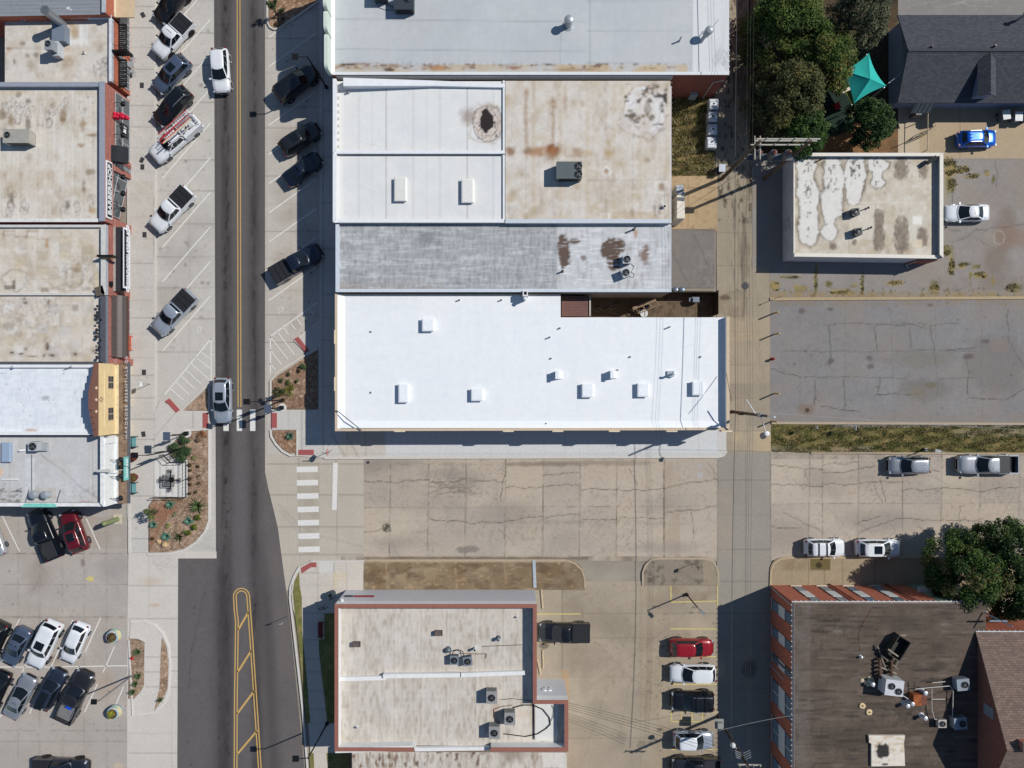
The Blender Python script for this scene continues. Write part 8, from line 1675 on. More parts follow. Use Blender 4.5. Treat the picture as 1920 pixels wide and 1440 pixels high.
p = W(1207, 588, .5); b = MB(); b.cyl((p.x, p.y, .68), (p.x, p.y, .72), .42, .42, 18); b.cyl((p.x, p.y, 0), (p.x, p.y, .68), .05, .05, 8); b.cyl((p.x, p.y, 0), (p.x, p.y, .04), .25, .25, 12); tag(b.build('garden_table', mat((210, 212, 214), .5)), 'white round garden table in the courtyard', 'table')
for dx, lb in ((-.75, 'dark garden chair left of the white table'), (.35, 'dark garden chair above the white table')):
 q = Vector((p.x + dx, p.y + (.2 if dx < 0 else .65), 0)); b = MB(); b.bx(q.x - .24, q.x + .24, q.y - .24, q.y + .24, .42, .47); b.bx(q.x - .24, q.x + .24, q.y + .2, q.y + .25, .47, .95)
 for sx in (-.2, .2):
  for sy in (-.2, .2): b.cyl((q.x + sx, q.y + sy, 0), (q.x + sx, q.y + sy, .42), .025, .025, 6)
 tag(b.build('garden_chair', BLACK), lb, 'chair')
b = MB(); rr = random.Random(3)
for i in range(22): q = W(1116 + rr.random() * 38, 576 + rr.random() * 12, 0); b.beam((q.x, q.y, .02 + rr.random() * .3), (q.x + rr.uniform(-.8, .8), q.y + rr.uniform(-.5, .5), .1 + rr.random() * .6), .04, .04)
tag(b.build('brushwood', mat((160, 148, 130), .9)), 'heap of pale dead branches in the courtyard', 'branches')
for y, lb in ((828, 'teal bench nearest the yellow shop'), (914, 'teal bench at the end of the corrugated front')):
 p = W(249.5, y, .4); t = thing('bench', lb, 'bench', (p.x, p.y, .12), 0, 'teal benches'); TE = mat((112, 164, 168), .5)
 b = MB()
 for k in range(4): x = p.x - .05 + k * .12; b.bx(x, x + .1, p.y - .6, p.y + .6, .53, .56)
 b.build('seat', TE, t); b = MB()
 for k in range(3): zz = .66 + k * .14; b.bx(p.x - .12 - k * .03, p.x - .09 - k * .03, p.y - .6, p.y + .6, zz, zz + .1)
 b.build('backrest', TE, t)
 for sy in (-.55, .55): b = MB(); b.bx(p.x - .12, p.x + .45, p.y + sy - .03, p.y + sy + .03, .5, .53); b.bx(p.x + .38, p.x + .43, p.y + sy - .03, p.y + sy + .03, .12, .75); b.bx(p.x - .12, p.x - .07, p.y + sy - .03, p.y + sy + .03, .12, .95); b.bx(p.x - .1, p.x + .48, p.y + sy - .04, p.y + sy + .04, .74, .78); b.build('leg', BLACK, t)
def pic_table(px, py, label):
 p = W(px, py, .7); t = thing('patio_table', label, 'table', (p.x, p.y, .128), 0, 'mesh patio tables'); M_ = BKM
 b = MB()
 for i in range(13): u = -.6 + i * .1; b.beam((p.x + u, p.y - .6, .88), (p.x + u, p.y + .6, .88), .025, .02); b.beam((p.x - .6, p.y + u, .883), (p.x + .6, p.y + u, .883), .025, .02)
 for a, c in (((-.62, -.62), (.62, -.62)), ((.62, -.62), (.62, .62)), ((.62, .62), (-.62, .62)), ((-.62, .62), (-.62, -.62))): b.beam((p.x + a[0], p.y + a[1], .88), (p.x + c[0], p.y + c[1], .88), .06, .05)
 b.build('tabletop', M_, t); b = MB(); b.cyl((p.x, p.y, .13), (p.x, p.y, .87), .05, .05, 8); b.cyl((p.x, p.y, .13), (p.x, p.y, .17), .3, .3, 12); b.build('pedestal', M_, t)
 for dx, dy in ((1.0, 0), (-1.0, 0), (0, 1.0), (0, -1.0)):
  b = MB()
  for i in range(4): o = -.21 + i * .14; b.beam((p.x + dx + (o if dy else -.2), p.y + dy + (-.2 if dy else o), .57), (p.x + dx + (o if dy else .2), p.y + dy + (.2 if dy else o), .57), .035, .02); b.beam((p.x + dx - .2, p.y + dy + o, .573), (p.x + dx + .2, p.y + dy + o, .573), .035, .02) if dy else b.beam((p.x + dx + o, p.y + dy - .2, .573), (p.x + dx + o, p.y + dy + .2, .573), .035, .02)
  b.beam((p.x, p.y, .3), (p.x + dx, p.y + dy, .3), .05, .05); b.cyl((p.x + dx, p.y + dy, .3), (p.x + dx, p.y + dy, .57), .03, .03, 6); b.build('seat', M_, t)
pic_table(317, 901, 'black mesh table with four seats on the railed patio')
t = thing('railing', 'black metal railing round three sides of the patio', 'railing', (W(322, 898, 0).x, W(322, 898, 0).y, .13))
for pts in (((308, 852), (322, 866), (350, 865)), ((351, 865), (351, 931)), ((350, 932), (292, 931))):
 b = MB()
 for q0, q1 in zip(pts, pts[1:]):
  A, B_ = W(*q0, 0), W(*q1, 0)
  for zz in (.28, 1.15): b.cyl((A.x, A.y, zz), (B_.x, B_.y, zz), .03, .03, 6)
  n = max(1, int((B_ - A).length / 1.3))
  for i in range(n + 1): q = A.lerp(B_, i / n); b.cyl((q.x, q.y, .12), (q.x, q.y, 1.15), .03, .03, 6)
  n = max(1, int((B_ - A).length / .35))
  for i in range(n + 1): q = A.lerp(B_, i / n); b.cyl((q.x, q.y, .28), (q.x, q.y, 1.15), .008, .008, 4)
 b.build('rail_panel', BKM, t)
p = W(247, 122, .6); t = thing('dining_set', 'small metal bistro table and chairs outside the orange brick shop', 'table', (p.x, p.y, .12)); b = MB(); b.cyl((p.x, p.y, .85), (p.x, p.y, .88), .35, .35, 14); b.cyl((p.x, p.y, .12), (p.x, p.y, .85), .04, .04, 8); b.build('tabletop', GALV, t)
for sy in (-.75, .75):
 b = MB(); b.bx(p.x - .2, p.x + .22, p.y + sy - .2, p.y + sy + .2, .55, .59); b.bx(p.x - .2, p.x + .22, p.y + sy + .2 * (1 if sy > 0 else -1) - .02, p.y + sy + .2 * (1 if sy > 0 else -1) + .02, .59, 1.0)
 for sx in (-.18, .2): b.cyl((p.x + sx, p.y + sy - .18, .12), (p.x + sx, p.y + sy - .18, .55), .02, .02, 5); b.cyl((p.x + sx, p.y + sy + .18, .12), (p.x + sx, p.y + sy + .18, .55), .02, .02, 5)
 b.build('chair', GALV, t)
p = W(239, 643, .5); b = MB(); OR = mat((226, 96, 48), .6)
for dy in (-.75, .75): b.beam((p.x - .1, p.y + dy, .12), (p.x + .15, p.y + dy, 1.0), .05, .05); b.beam((p.x + .4, p.y + dy, .12), (p.x + .15, p.y + dy, 1.0), .05, .05)
for zz, ox in ((.95, .15), (.65, .22), (.4, .3)): b.beam((p.x + ox, p.y - .8, zz), (p.x + ox, p.y + .8, zz), .04, .14)
tag(b.build('barricade', OR), 'orange folding barricade by the brown-awning shop door', 'barricade')
p = W(242, 560, .5); b = MB(); b.cyl((p.x - .2, p.y, 2.0), (p.x - .2, p.y, 2.25), .28, .6, 14); tag(b.build('hanging_basket', mat((176, 168, 150), .8)), 'pale round basket hanging at the end of the brown awning', 'basket')
b = MB(); P = [W(*q, 0) for q in ((602, 1137), (604, 1140), (607, 1139), (609, 1134), (612, 1138), (615, 1136))]; b.tube([Vector((v.x, v.y, .9 - .3 * (i % 2))) for i, v in enumerate(P)], .04, 8)
for v in (P[0], P[-1], P[3]): b.cyl((v.x, v.y, .1), (v.x, v.y, .8), .03, .03, 6)
tag(b.build('bike_rack', BKM), 'wavy black bike rack in the shade of the rust-edged building', 'bike rack')
p = W(601, 1181, .5); t = thing('bench', 'dark red bench in the shade of the rust-edged building', 'bench', (p.x, p.y, .13)); RB = mat((120, 30, 30), .5); b = MB(); b.bx(p.x - .25, p.x + .2, p.y - .85, p.y + .85, .52, .57); b.build('seat', RB, t); b = MB(); b.bx(p.x + .2, p.x + .26, p.y - .85, p.y + .85, .57, .98); b.build('backrest', RB, t)
for sy in (-.7, .7): b = MB(); b.bx(p.x - .25, p.x + .25, p.y + sy - .03, p.y + sy + .03, .12, .52); b.build('leg', BLACK, t)
p = W(622, 1114, .5); b = MB(); b.cyl((p.x, p.y, .12), (p.x, p.y, 1.05), .36, .36, 18); b.cyl((p.x, p.y, 1.05), (p.x, p.y, 1.15), .4, .4, 18); b.mi = 1; b.cyl((p.x, p.y, 1.151), (p.x, p.y, 1.16), .2, .2, 12); tag(b.build('litter_bin', [mat((60, 74, 84), .5, .2), BLACK]), 'round dark litter bin at the front corner of the rust-edged building', 'litter bin')
p = W(221, 973, 0); t = thing('sculpture', 'green cactus-shaped post sculpture on a square slab', 'sculpture', (p.x, p.y, .02)); b = MB(); b.bx(p.x - .45, p.x + .45, p.y - .55, p.y + .55, .02, .1); b.build('slab', mat((200, 192, 170), .8), t)
b = MB(); b.cyl((p.x, p.y, .1), (p.x, p.y, 2.6), .26, .24, 14); b.ball((p.x, p.y, 2.6), .25, 12, 6); b.tube([(p.x - .2, p.y, 1.2), (p.x - .6, p.y - .05, 1.3), (p.x - .6, p.y - .05, 2.0)], .12, 10); b.build('figure', mat((130, 140, 96), .6, 0, .1, 3), t)
t = thing('gate', 'thin pipe gate with long shadows on the drive by the house', 'gate', (W(1712, 250, 0).x, W(1712, 250, 0).y, .03)); gm_ = mat((150, 136, 114), .5, .3)
pp = [W(x, y, 0) for x, y in ((1696, 268), (1722, 257), (1738, 245))]
b = MB()
for zz in (.5, 1.6): b.tube([Vector((q.x, q.y, zz)) for q in pp], .04, 6)
for q in (pp[0], pp[0].lerp(pp[1], .5), pp[1], pp[2]): b.cyl((q.x, q.y, .03), (q.x, q.y, 1.7), .035, .035, 6)
b.build('gate_leaf', gm_, t); b = MB(); q0, q1 = W(1723, 200, 0), W(1722, 290, 0); b.cyl((q0.x, q0.y, 1.7), (q1.x, q1.y, 1.7), .045, .045, 6)
for u in (0, .33, .66, 1): q = q0.lerp(q1, u); b.cyl((q.x, q.y, .03), (q.x, q.y, 1.7), .045, .045, 6)
b.build('side_fence', gm_, t)
def painted_pot(px, py, label, plant):
 p = W(px, py, .5); t = thing('painted_planter', label, 'planter', (p.x, p.y, .02)); b = MB(); n = 20; cols = [(150, 180, 196), (186, 166, 184), (200, 190, 150), (160, 186, 170), (140, 170, 186), (196, 180, 182)]
 for i in range(n):
  a0_, a1_ = i * 2 * math.pi / n, (i + 1) * 2 * math.pi / n; b.mi = (i // 3) % 6
  for (r0, z0), (r1, z1) in (((.62, .02), (.78, .45)), ((.78, .45), (.66, .95)), ((.66, .95), (.52, 1.0))):
   b.face([(p.x + r0 * math.cos(a0_), p.y + r0 * math.sin(a0_), z0), (p.x + r0 * math.cos(a1_), p.y + r0 * math.sin(a1_), z0), (p.x + r1 * math.cos(a1_), p.y + r1 * math.sin(a1_), z1), (p.x + r1 * math.cos(a0_), p.y + r1 * math.sin(a0_), z1)]); b.mi = (b.mi + 2) % 6
 b.build('pot', [mat(c, .6, 0, .15, 6) for c in cols], t); b = MB(); b.cyl((p.x, p.y, .9), (p.x, p.y, .93), .55, .55, 16); b.build('soil', mat((86, 64, 48), .95), t)
 return p, t
# ================================================================== PLANTS
def leafcloud(name, centers, radii, n, size, mats, parent, flat=.5, seed=0, squash=1.0, loc=None):
 r = np.random.RandomState(seed); centers = np.array(centers, float); radii = np.array(radii, float)
 w = radii ** 2; idx = r.choice(len(centers), n, p=w / w.sum())
 d = r.normal(size=(n, 3)); d /= np.linalg.norm(d, axis=1)[:, None]; rad = (r.rand(n) ** .45)[:, None]
 p = centers[idx] + d * rad * radii[idx][:, None] * np.array([1, 1, squash])
 nrm = d * .7 + r.normal(size=(n, 3)) * .6; nrm[:, 2] = np.abs(nrm[:, 2]) + flat; nrm /= np.linalg.norm(nrm, axis=1)[:, None]
 t = np.cross(nrm, r.normal(size=(n, 3))); t /= np.linalg.norm(t, axis=1)[:, None]; u = np.cross(nrm, t)
 s1 = (size * (.6 + .8 * r.rand(n)))[:, None] / 2; s2 = s1 * (.45 + .4 * r.rand(n))[:, None]
 v = np.stack([p - t * s1, p - u * s2, p + t * s1, p + u * s2], 1).reshape(-1, 3)
 me = bpy.data.meshes.new(name); me.vertices.add(4 * n); me.vertices.foreach_set('co', v.astype(np.float32).ravel())
 me.loops.add(4 * n); me.loops.foreach_set('vertex_index', np.arange(4 * n, dtype=np.int32)); me.polygons.add(n); me.polygons.foreach_set('loop_start', np.arange(0, 4 * n, 4, dtype=np.int32))
 for m in mats: me.materials.append(m)
 cm = r.randint(0, len(mats), len(centers)); mi = np.where(r.rand(n) < .6, cm[idx], r.randint(0, len(mats), n))
 me.polygons.foreach_set('material_index', mi.astype(np.int32)); me.update(calc_edges=True); me.validate()
 o = bpy.data.objects.new(name, me); C.objects.link(o)
 if parent is not None: o.parent = parent; o.matrix_parent_inverse = Matrix.Translation(parent.location).inverted()
 return o
def leafmat(c): return mat(c, .7, 0, .22, 1.2, .2)
def tree(px, py, rpx, ztop, label, cols, n=9000, size=.3, seed=1, group='trees', rz=.75, nclump=120, ex=1.0, ey=1.0):
 zc = ztop * .55; p = W(px, py, zc); rad = rpx * kz(zc); t = thing('tree', label, 'tree', (p.x, p.y, 0), 0, group); r = random.Random(seed)
 b = MB(); h0 = zc * .45; b.cyl((p.x, p.y, 0), (p.x + r.uniform(-.2, .2), p.y, h0), .04 * rad + .12, .03 * rad + .08, 10); cen = []; rd = []
 top = Vector((p.x, p.y, h0))
 for i in range(nclump):
  a = r.uniform(0, 6.283); q = math.sqrt(r.random()); el = r.uniform(-.35, 1)
  rr = rad * q * math.sqrt(max(0, 1 - max(0, el) ** 2 * .8)) * .86; rr = rad * q * .88; c = Vector((p.x + ex * rr * math.cos(a), p.y + ey * rr * math.sin(a), 2.0 + (ztop - 2.7) * math.sqrt(1 - q * q * .96) * r.uniform(.55, 1))); cen.append(tuple(c)); rd.append(rad * r.uniform(.13, .25))
  if i % 9 == 0: mid = top.lerp(c, .5) + Vector((r.uniform(-.3, .3), r.uniform(-.3, .3), .3)); b.cyl(top, mid, .07, .05, 6); b.cyl(mid, c, .05, .02, 6)
 b.build('trunk', mat((96, 82, 66), .95, 0, .2, 3), t); leafcloud('crown', cen, rd, n, size, [leafmat(c) for c in cols], t, .35, seed, .8)
GA = [(62, 84, 34), (78, 98, 40), (50, 70, 32), (96, 104, 48)]; GB = [(74, 82, 48), (92, 94, 58), (60, 68, 40), (104, 96, 52)]; GC = [(82, 88, 66), (66, 74, 56), (100, 100, 74)]; GD = [(44, 66, 30), (54, 78, 36), (38, 54, 28), (70, 88, 44)]; GE = [(52, 80, 32), (72, 98, 40), (40, 62, 28), (92, 88, 48)]
tree(1478, 50, 86, 9.8, 'tall green tree at the top left of the grove beside the alley', GA, 32000, .21, 1); tree(1538, 112, 72, 9.2, 'yellowing green tree overhanging the teal shade sail', GA[:3] + [(112, 106, 52)], 24000, .2, 2); tree(1614, 28, 62, 9.5, 'grey-green tree at the top touching the dark house', GC, 16000, .19, 3)
tree(1480, 172, 76, 8.8, 'olive tree in the middle of the grove along the alley', GB, 25000, .2, 4); tree(1504, 246, 52, 6.6, 'low bright green tree behind the small shop wall', GE[:3], 15000, .19, 5); tree(1633, 229, 48, 6.2, 'round dark green tree below the teal shade sail', GD, 16000, .2, 6)
tree(1814, 1075, 78, 9.6, 'broad green tree leaning over the brick building corner', GE, 34000, .2, 7); tree(1896, 1040, 66, 9.8, 'green tree at the right photo edge above the brick building', GD + [(90, 110, 50)], 26000, .2, 8); tree(1902, 1120, 52, 8.4, 'dark green tree at the right edge over the red wall', GD, 18000, .2, 9)
def shrub(px, py, rpx, label, cols, n=240, h=.8, size=.14, seed=1, z0=.14, group='shrubs in the beds'):
 p = W(px, py, z0 + h * .5); rad = rpx * S; r = random.Random(seed + int(px)); t = thing('shrub', label, 'shrub', (p.x, p.y, z0), 0, group)
 cen = [(p.x + r.uniform(-.55, .55) * rad, p.y + r.uniform(-.55, .55) * rad, z0 + h * r.uniform(.25, .75)) for _ in range(9)]
 leafcloud('foliage', cen, [rad * r.uniform(.4, .6) for _ in cen], n, size, [leafmat(c) for c in cols], t, .3, seed, .7); b = MB()
 for c in cen[:4]: b.cyl((p.x, p.y, z0 - .03), c, .03, .015, 5)
 b.build('stem', mat((90, 74, 58), .9), t)
def agave(px, py, rpx, label, col, n=26, h=.6, wd=.09, z0=.14, group='spiky plants in the beds', name='agave'):
 p = W(px, py, z0 + .3); L = rpx * S; r = random.Random(int(px * 7 + py)); b = MB()
 for i in range(n):
  a = i * 2.39996 + r.uniform(-.2, .2); el = .25 + 1.0 * (i / n); l = L * r.uniform(.8, 1.1) * (1 - .25 * i / n); dx, dy = math.cos(a), math.sin(a); prev = None
  w = wd * (1 + .4 * r.random())
  for k in range(4):
   u = k / 3; rr = l * u * math.cos(el * (1 - .2 * u)); zz = z0 + .04 + h * (math.sin(el) * u * 1.2 - .35 * u * u * (1 if i < n * .6 else .4)); ww = w * (1 - u) ** .7 * (1.0 if k else .8)
   q = ((p.x + dx * rr - dy * ww, p.y + dy * rr + dx * ww, zz + .02), (p.x + dx * rr, p.y + dy * rr, zz), (p.x + dx * rr + dy * ww, p.y + dy * rr - dx * ww, zz + .02))
   if prev: b.face([prev[1], q[1], q[0], prev[0]]); b.face([prev[2], q[2], q[1], prev[1]])
   prev = q
 return tag(b.build(name, leafmat(col)), label, 'plant', group)
BL = (96, 138, 118)
agave(318, 946, 12, 'blue-green agave below the patio railing', BL); agave(287, 984, 10, 'blue-green agave at the left edge of the west bed', BL); agave(311, 1006, 13, 'large blue-green agave near the bottom of the west bed', BL); agave(353, 977, 12, 'blue-green agave beside the clipped round shrubs', BL)
agave(370, 949, 21, 'big dark green yucca with long blades in the west bed', (84, 102, 58), 34, 1.0, .07, name='yucca'); agave(336, 1007, 15, 'thin dark yucca with a twisted stem near the kerb curve', (66, 76, 42), 20, .9, .05, name='yucca')
GS = [(86, 100, 30), (104, 116, 36), (74, 88, 30)]; OL = [(70, 78, 52), (86, 92, 60)]; BR_ = [(92, 74, 52), (110, 88, 60), (70, 66, 44)]
for x, y, r_, lb in ((371, 971, 7, 'clipped yellow-green shrub below the big yucca'), (351, 997, 7, 'clipped yellow-green shrub near the kerb curve'), (363, 989, 6, 'small clipped yellow-green shrub beside the blue agave')): shrub(x, y, r_, lb, GS, 420, .7, .1)
for i, (x, y, r_, lb) in enumerate(((355, 872, 4, 'small brown tuft at the top of the row along the patio'), (372, 874, 3, 'small brown tuft right of the top tuft'), (357, 881, 3, 'small brown tuft, second down along the patio'), (356, 896, 4.5, 'brown tuft half way down along the patio'), (373, 892, 2.5, 'tiny brown tuft in the middle of the gravel'), (356, 908, 3.5, 'brown tuft below the half-way tuft'), (373, 906, 2.5, 'tiny brown tuft above the big yucca'), (355, 924, 4.5, 'olive tuft at the patio corner'), (367, 922, 3.5, 'olive tuft right of the patio corner'), (285, 1009, 5, 'dark brown shrub at the left edge of the west bed'))): shrub(x, y, r_, lb, BR_, 160, .45, .1, i, group='tufts in the west bed')
shrub(328, 964, 5, 'grey-green tuft between two agaves', [(130, 136, 100), (116, 124, 92)], 160, .35, .1); shrub(314, 985, 6, 'pale yellow-green tuft in the middle of the west bed', [(150, 150, 86), (136, 140, 84)], 180, .4, .1); shrub(366, 859, 7, 'low pale green tuft above the patio', [(140, 140, 92), (126, 128, 86)], 140, .3, .1); shrub(378, 814, 9, 'dry orange shrub in the top corner of the west bed', [(168, 106, 58), (140, 92, 58), (110, 80, 54)], 260, .6, .1)
for i, (x, y, r_, lb) in enumerate(((334, 846, 17, 'large round green bush beside the lamp'), (345, 826, 11, 'round green bush in front of the crossing beacon'), (349, 846, 12, 'green bush right of the large round bush'), (322, 838, 10, 'green bush left of the large round bush'), (341, 858, 10, 'green bush just above the patio railing'))): shrub(x, y, r_, lb, [(64, 88, 56), (78, 102, 66), (52, 74, 48)], 1500, 1.1, .09, i, group='round green bushes beside the patio')
def tall_tuft(px, py, rpx, h, label, cols, seed=1):
 p = W(px, py, h * .6); t = thing('young_tree', label, 'tree', (p.x, p.y, .13)); r = random.Random(seed); b = MB(); cen = []
 for i in range(6): c = (p.x + r.uniform(-1, 1) * rpx * S * .6, p.y + r.uniform(-1, 1) * rpx * S * .6, h * r.uniform(.55, 1)); cen.append(c); b.cyl((p.x, p.y, .13), c, .04, .015, 6)
 b.build('trunk', mat((80, 68, 54), .9), t); leafcloud('crown', cen, [rpx * S * .42] * 6, 420, .16, [leafmat(c) for c in cols], t, .2, seed)
tall_tuft(285, 962, 12, 2.6, 'thin young tree casting a blotchy shadow on the pavement', [(92, 104, 60), (76, 90, 54)]); tall_tuft(524, 738, 10, 3.0, 'thin young tree on the bed beside the main road crossing', [(70, 78, 44), (56, 64, 38)], 2); tall_tuft(512, 16, 10, 2.8, 'thin young tree at the top of the shaded bed', [(80, 92, 56), (66, 76, 46)], 3)
for i, (x, y, r_, lb, c) in enumerate(((541, 731, 15, 'bright yellow-green shrub in the triangular bed', [(120, 126, 42), (136, 140, 52), (98, 106, 40)]), (567, 686, 7, 'green shrub at the shade edge of the triangular bed', [(70, 96, 60), (84, 106, 66)]), (560, 694, 5, 'dark shrub beside the green one in the triangular bed', BR_), (541, 701, 4, 'small dark shrub near the slanted kerb', OL), (527, 713, 5, 'dark olive shrub at the left of the triangular bed', OL), (539, 716, 6, 'olive shrub above the bright shrub', [(86, 100, 40), (72, 84, 38)]), (556, 714, 3.5, 'tiny olive shrub right of the bright shrub', OL), (519, 729, 4.5, 'olive shrub left of the bright shrub', OL), (518, 44, 4, 'small shrub at the tip of the top bed', BR_), (528, 19, 7, 'green shrub in the top bed', OL), (515, 4, 7, 'green shrub at the top photo edge', [(70, 86, 52), (58, 72, 44)]), (530, 35, 4, 'brown shrub in the top bed', BR_))): shrub(x, y, r_, lb, c, 360 if r_ > 6 else 180, .7 if r_ > 6 else .45, .11, i)
agave(543, 818, 11, 'blue-green agave in the quarter-round bed', (88, 122, 104)); 
for q in ((257, 1223, 11, 'dark yucca beside the red flower in the island bed'), (258, 1268, 10, 'yucca beside the tall lot lamp'), (253, 1283, 9, 'yucca below the lot lamp'), (248, 1298, 9, 'yucca at the lower end of the island bed'), (300, 1313, 6, 'small yucca in the narrow curved bed')): agave(q[0], q[1], q[2], q[3], (78, 104, 62), 26, .7, .05, name='yucca')
shrub(248, 1235, 4, 'bright red flower clump in the island bed', [(196, 60, 44), (170, 48, 40)], 120, .4, .1)
for x, y, lb, plb, cols in ((214, 1192, 'painted pot with dry plants at the upper parking corner', 'dry plants', [(120, 112, 66), (96, 84, 56)]), (215, 1335, 'painted pot with yellow-green plants at the lower parking corner', 'yellow plants', [(150, 146, 50), (120, 128, 46)])):
 p, t = painted_pot(x, y, lb, plb); leafcloud('plants', [(p.x + R(-.2, .2), p.y + R(-.2, .2), 1.1 + R(0, .2)) for _ in range(5)], [.32] * 5, 260, .14, [leafmat(c) for c in cols], t, .2, int(x + y))
for y, lb, cols in ((856, 'red-leaved plant in a round pot by the corner shop, upper one', [(120, 52, 40), (96, 60, 44), (130, 70, 50)]), (895, 'green and red plant in a round pot by the corner shop, lower one', [(110, 104, 52), (120, 70, 48), (90, 96, 50)])):
 p = W(251, y, .5); t = thing('potted_plant', lb, 'potted plant', (p.x, p.y, .12), 0, 'pots outside the corner shop'); b = MB(); b.cyl((p.x, p.y, .12), (p.x, p.y, .65), .3, .45, 18); b.cyl((p.x, p.y, .65), (p.x, p.y, .7), .48, .48, 18); b.build('pot', mat((112, 62, 50), .7), t); leafcloud('plants', [(p.x + R(-.2, .2), p.y + R(-.2, .2), .85) for _ in range(6)], [.3] * 6, 300, .12, [leafmat(c) for c in cols], t, .2, int(y))
for x, y, s_, lb in ((311, 1021, .34, 'pale tan boulder near the bottom of the west bed'), (299, 1015, .25, 'dark boulder beside the pale one'), (372, 825, .3, 'brown boulder by the dry orange shrub'), (517, 33, .22, 'small boulder in the top bed')):
 p = W(x, y, .1); b = MB(); b.ball((p.x, p.y, .14 + s_ * .35), s_, 9, 6, .7, .16); tag(b.build('boulder', mat((200, 170, 130) if 'pale' in lb else (96, 78, 62), .9, 0, .15, 5)), lb, 'boulder')
def grass(name, P, n, hgt, cols, seed, dens=None):
 r = np.random.RandomState(seed); xs = [p[0] for p in P]; ys = [p[1] for p in P]; X = r.uniform(min(xs), max(xs), n * 2); Y = r.uniform(min(ys), max(ys), n * 2)
 k = inside(X, Y, [tuple(map(float, q)) for q in P]); k &= (np.sin(X * .11 + np.cos(Y * .21) * 2) + np.sin(Y * .33 + X * .05) + r.normal(size=2 * n) * .6 > -.25); X, Y = X[k][:n], Y[k][:n]; n = len(X); x = (X - 960) * S; y = (720 - Y) * S
 a = r.uniform(0, 6.283, n); w = .035 + .03 * r.rand(n); h = hgt * (.5 + r.rand(n)); lean = r.normal(size=(n, 2)) * .6 * h[:, None]; z = .02
 base = np.full(n, z); v = np.stack([np.stack([x - w * np.cos(a), y - w * np.sin(a), base], 1), np.stack([x + w * np.cos(a), y + w * np.sin(a), base], 1), np.stack([x + lean[:, 0], y + lean[:, 1], base + h], 1)], 1).reshape(-1, 3)
 me = bpy.data.meshes.new(name); me.vertices.add(3 * n); me.vertices.foreach_set('co', v.astype(np.float32).ravel()); me.loops.add(3 * n); me.loops.foreach_set('vertex_index', np.arange(3 * n, dtype=np.int32)); me.polygons.add(n); me.polygons.foreach_set('loop_start', np.arange(0, 3 * n, 3, dtype=np.int32))
 for c in cols: me.materials.append(leafmat(c))
 patchy = (np.sin(X * .21 + np.cos(Y * .17) * 2) + np.cos(Y * .3 + X * .07) + r.normal(size=n) * .7)
 me.polygons.foreach_set('material_index', np.clip(((patchy + 2) / 4 * len(cols)), 0, len(cols) - 1).astype(np.int32)); me.update(calc_edges=True); me.validate()
 o = bpy.data.objects.new(name, me); C.objects.link(o); return tag(o, kind='stuff')
GRL = [(112, 114, 66), (134, 128, 82), (156, 144, 102), (172, 160, 122)]
GR = [(84, 92, 40), (108, 106, 52), (140, 124, 70), (166, 146, 92)]
o = grass('grass', rect(1447, 797, 1980, 847), 15000, .10, [(98, 104, 58), (116, 116, 68), (136, 128, 86), (160, 148, 110)], 1); o['label'] = 'rough grass of the verge beside the side street'
o = grass('grass', rect(1240, 190, 1338, 328), 7000, .22, GRL, 2); o['label'] = 'tall dry grass behind the white roofs'
for i, (x, y, rx, ry) in enumerate(((1780, 312, 14, 18), (1802, 318, 16, 8), (1822, 330, 14, 5), (1785, 345, 8, 14), (1808, 497, 10, 5), (1785, 500, 6, 16), (1840, 515, 14, 6), (1752, 540, 9, 10), (1680, 530, 16, 4), (1530, 520, 3, 26), (1617, 535, 3, 20), (1480, 519, 20, 2.5), (1575, 548, 20, 3), (1900, 540, 14, 8), (1456, 538, 9, 8), (1775, 470, 8, 10))):
 P = [(x + rx * math.cos(a), y + ry * math.sin(a)) for a in [k * math.pi / 5 for k in range(10)]]
 o = grass('weeds', P, int(rx * ry * 1.3), .13, GRL, 10 + i); o['label'] = 'dry weeds growing through the back lot paving'
tc = W(1632, 148, 4.6); cor = [W(1629, 99, 3.4), W(1662, 161, 3.4), W(1601, 194, 3.4), W(1572, 128, 3.4)]; t = thing('shade_sail', 'bright teal pyramid shade sail on corner posts', 'shade sail', (tc.x, tc.y, 0))
b = MB(); n = 8
for i in range(4):
 A, B_ = cor[i], cor[(i + 1) % 4]; mid = (A + B_) / 2; inward = (Vector((tc.x, tc.y, mid.z)) - mid) * .15; G = []
 for u in range(n + 1):
  f = u / n; e = A.lerp(B_, f) + inward * (4 * f * (1 - f)); G.append([e.lerp(tc, v / n) - Vector((0, 0, .05 * math.sin(math.pi * v / n))) for v in range(n + 1)])
 for u in range(n):
  for v in range(n): b.face([G[u][v], G[u + 1][v], G[u + 1][v + 1], G[u][v + 1]][::-1])
b.build('fabric', mat((40, 178, 168), .7, 0, .05, 2), t, True)
for c in cor: b = MB(); b.cyl((c.x, c.y, 0), (c.x, c.y, 3.0), .06, .06, 10); b.build('post', GALV, t)
p = W(1571, 199, .5); t = thing('garden_chair', 'small red chair on the dark play surface', 'chair', (p.x, p.y, .03), .5); RD = mat((190, 36, 48), .5)
b = MB(); b.bx(-.3, .3, -.3, .3, .4, .45); b.build('seat', RD, t, False, True); b = MB(); b.prism([(-.3, .28), (.3, .28), (.3, .34), (-.3, .34)], .45, 1.0); b.build('backrest', RD, t, False, True)
for sx in (-.27, .27):
 for sy in (-.27, .27): b = MB(); b.bx(sx - .03, sx + .03, sy - .03, sy + .03, 0, .4); b.build('leg', RD, t, False, True)
b = MB(); q = W(1587, 169, .4); b.beam((q.x - .5, q.y - .25, .5), (q.x + .5, q.y + .25, .5), .35, .06)
for sx in (-.4, .4): b.bx(q.x + sx - .05, q.x + sx + .05, q.y + sx * .5 - .15, q.y + sx * .5 + .15, .03, .47)
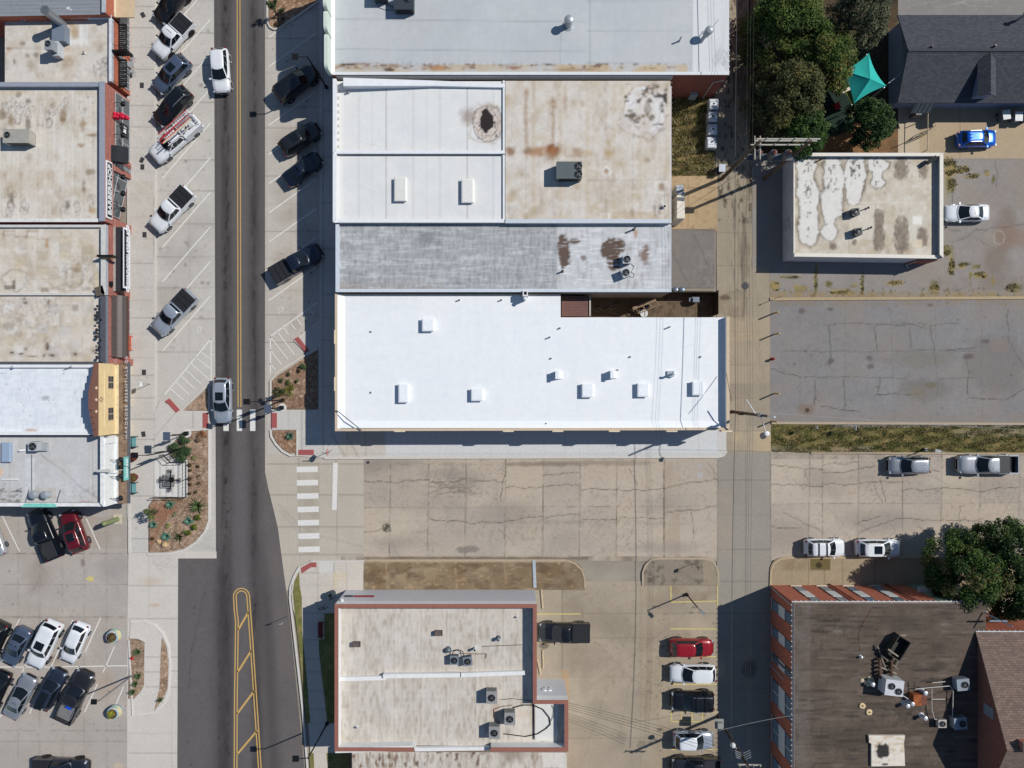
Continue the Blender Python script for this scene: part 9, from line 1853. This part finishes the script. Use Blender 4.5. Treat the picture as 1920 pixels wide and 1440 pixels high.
tag(b.build('play_bench', mat((222, 206, 186), .7)), 'pale little bench beside the teal shade sail', 'bench')
b = MB(); q0, q1 = W(1409, -70, 0), W(1409, 92, 0); 
for i in range(44): y = q1.y + (q0.y - q1.y) * i / 43; b.bx(q0.x - .02, q0.x + .02, y - .1, y + .1, .03, 1.8)
b.bx(q0.x + .02, q0.x + .06, q1.y, q0.y, .5, .6); b.bx(q0.x + .02, q0.x + .06, q1.y, q0.y, 1.4, 1.5); tag(b.build('fence', mat((112, 96, 82), .9, 0, .2, 3)), 'slatted wooden fence at the top of the alley', 'fence')
b = MB(); q0, q1 = W(1636, 180, 0), W(1690, 138, 0); b.cyl((q0.x, q0.y, 3.2), (q1.x, q1.y, 3.4), .03, .03, 6)
for q in (q0, q1): b.cyl((q.x, q.y, 0), (q.x, q.y, 3.4), .04, .04, 8)
tag(b.build('support_pole', GALV), 'thin pale pipe slanting past the teal sail to the house', 'pipe')
p = W(1268, 390, 1.3); t = thing('storage_cabinet', 'tall white cabinet against the wall behind the rust-stained roof', 'cabinet', (p.x, p.y, .02)); b = MB(); b.bx(p.x - .4, p.x + .4, p.y - 1.6, p.y + .9, .03, 3.4); b.build('cabinet_body', mat((224, 216, 200), .6), t)
b = MB()
for k in range(3): b.bx(p.x - .38, p.x + .38, p.y + 1.0 + k * .36, p.y + 1.28 + k * .36, .03, 3.2 - k * .1)
b.build('meter_bank', mat((170, 176, 182), .4, .4), t)

# ================================================================== CAMERA, SUN, SKY
cam = bpy.data.cameras.new('camera'); cam.lens = 25.0; cam.sensor_width = 36.0; cam.clip_end = 2000
co = bpy.data.objects.new('camera', cam); C.objects.link(co); co.location = (0, -.0, H); co.rotation_euler = (0, 0, 0); bpy.context.scene.camera = co
cam.lens = 18 / .72
EL = math.radians(45); sd = Vector((.922, .387, 0)).normalized(); sv = Vector((sd.x * math.cos(EL), sd.y * math.cos(EL), math.sin(EL)))
su = bpy.data.lights.new('sun', 'SUN'); su.energy = SUN_E; su.angle = math.radians(.53); su.color = (1.0, .965, .91)
so = bpy.data.objects.new('sun', su); C.objects.link(so); so.location = (60, 30, 90); so.rotation_euler = (-sv).to_track_quat('-Z', 'Y').to_euler()
w = bpy.data.worlds.new('World'); bpy.context.scene.world = w; w.use_nodes = True; nt = w.node_tree; bg = nt.nodes['Background']
sk = nt.nodes.new('ShaderNodeTexSky'); sk.sky_type = 'NISHITA'; sk.sun_disc = False; sk.sun_elevation = EL; sk.sun_rotation = math.atan2(sd.x, sd.y); sk.air_density = 1.0; sk.dust_density = 0.0; sk.ozone_density = 2.5
nt.links.new(sk.outputs[0], bg.inputs[0]); bg.inputs[1].default_value = SKY_E
sc = bpy.context.scene; sc.view_settings.view_transform = 'Standard'; sc.view_settings.look = 'None'; sc.view_settings.gamma = 1; sc.view_settings.exposure = EXPO
try: sc.cycles.max_bounces = 6; sc.cycles.diffuse_bounces = 3
except Exception: pass
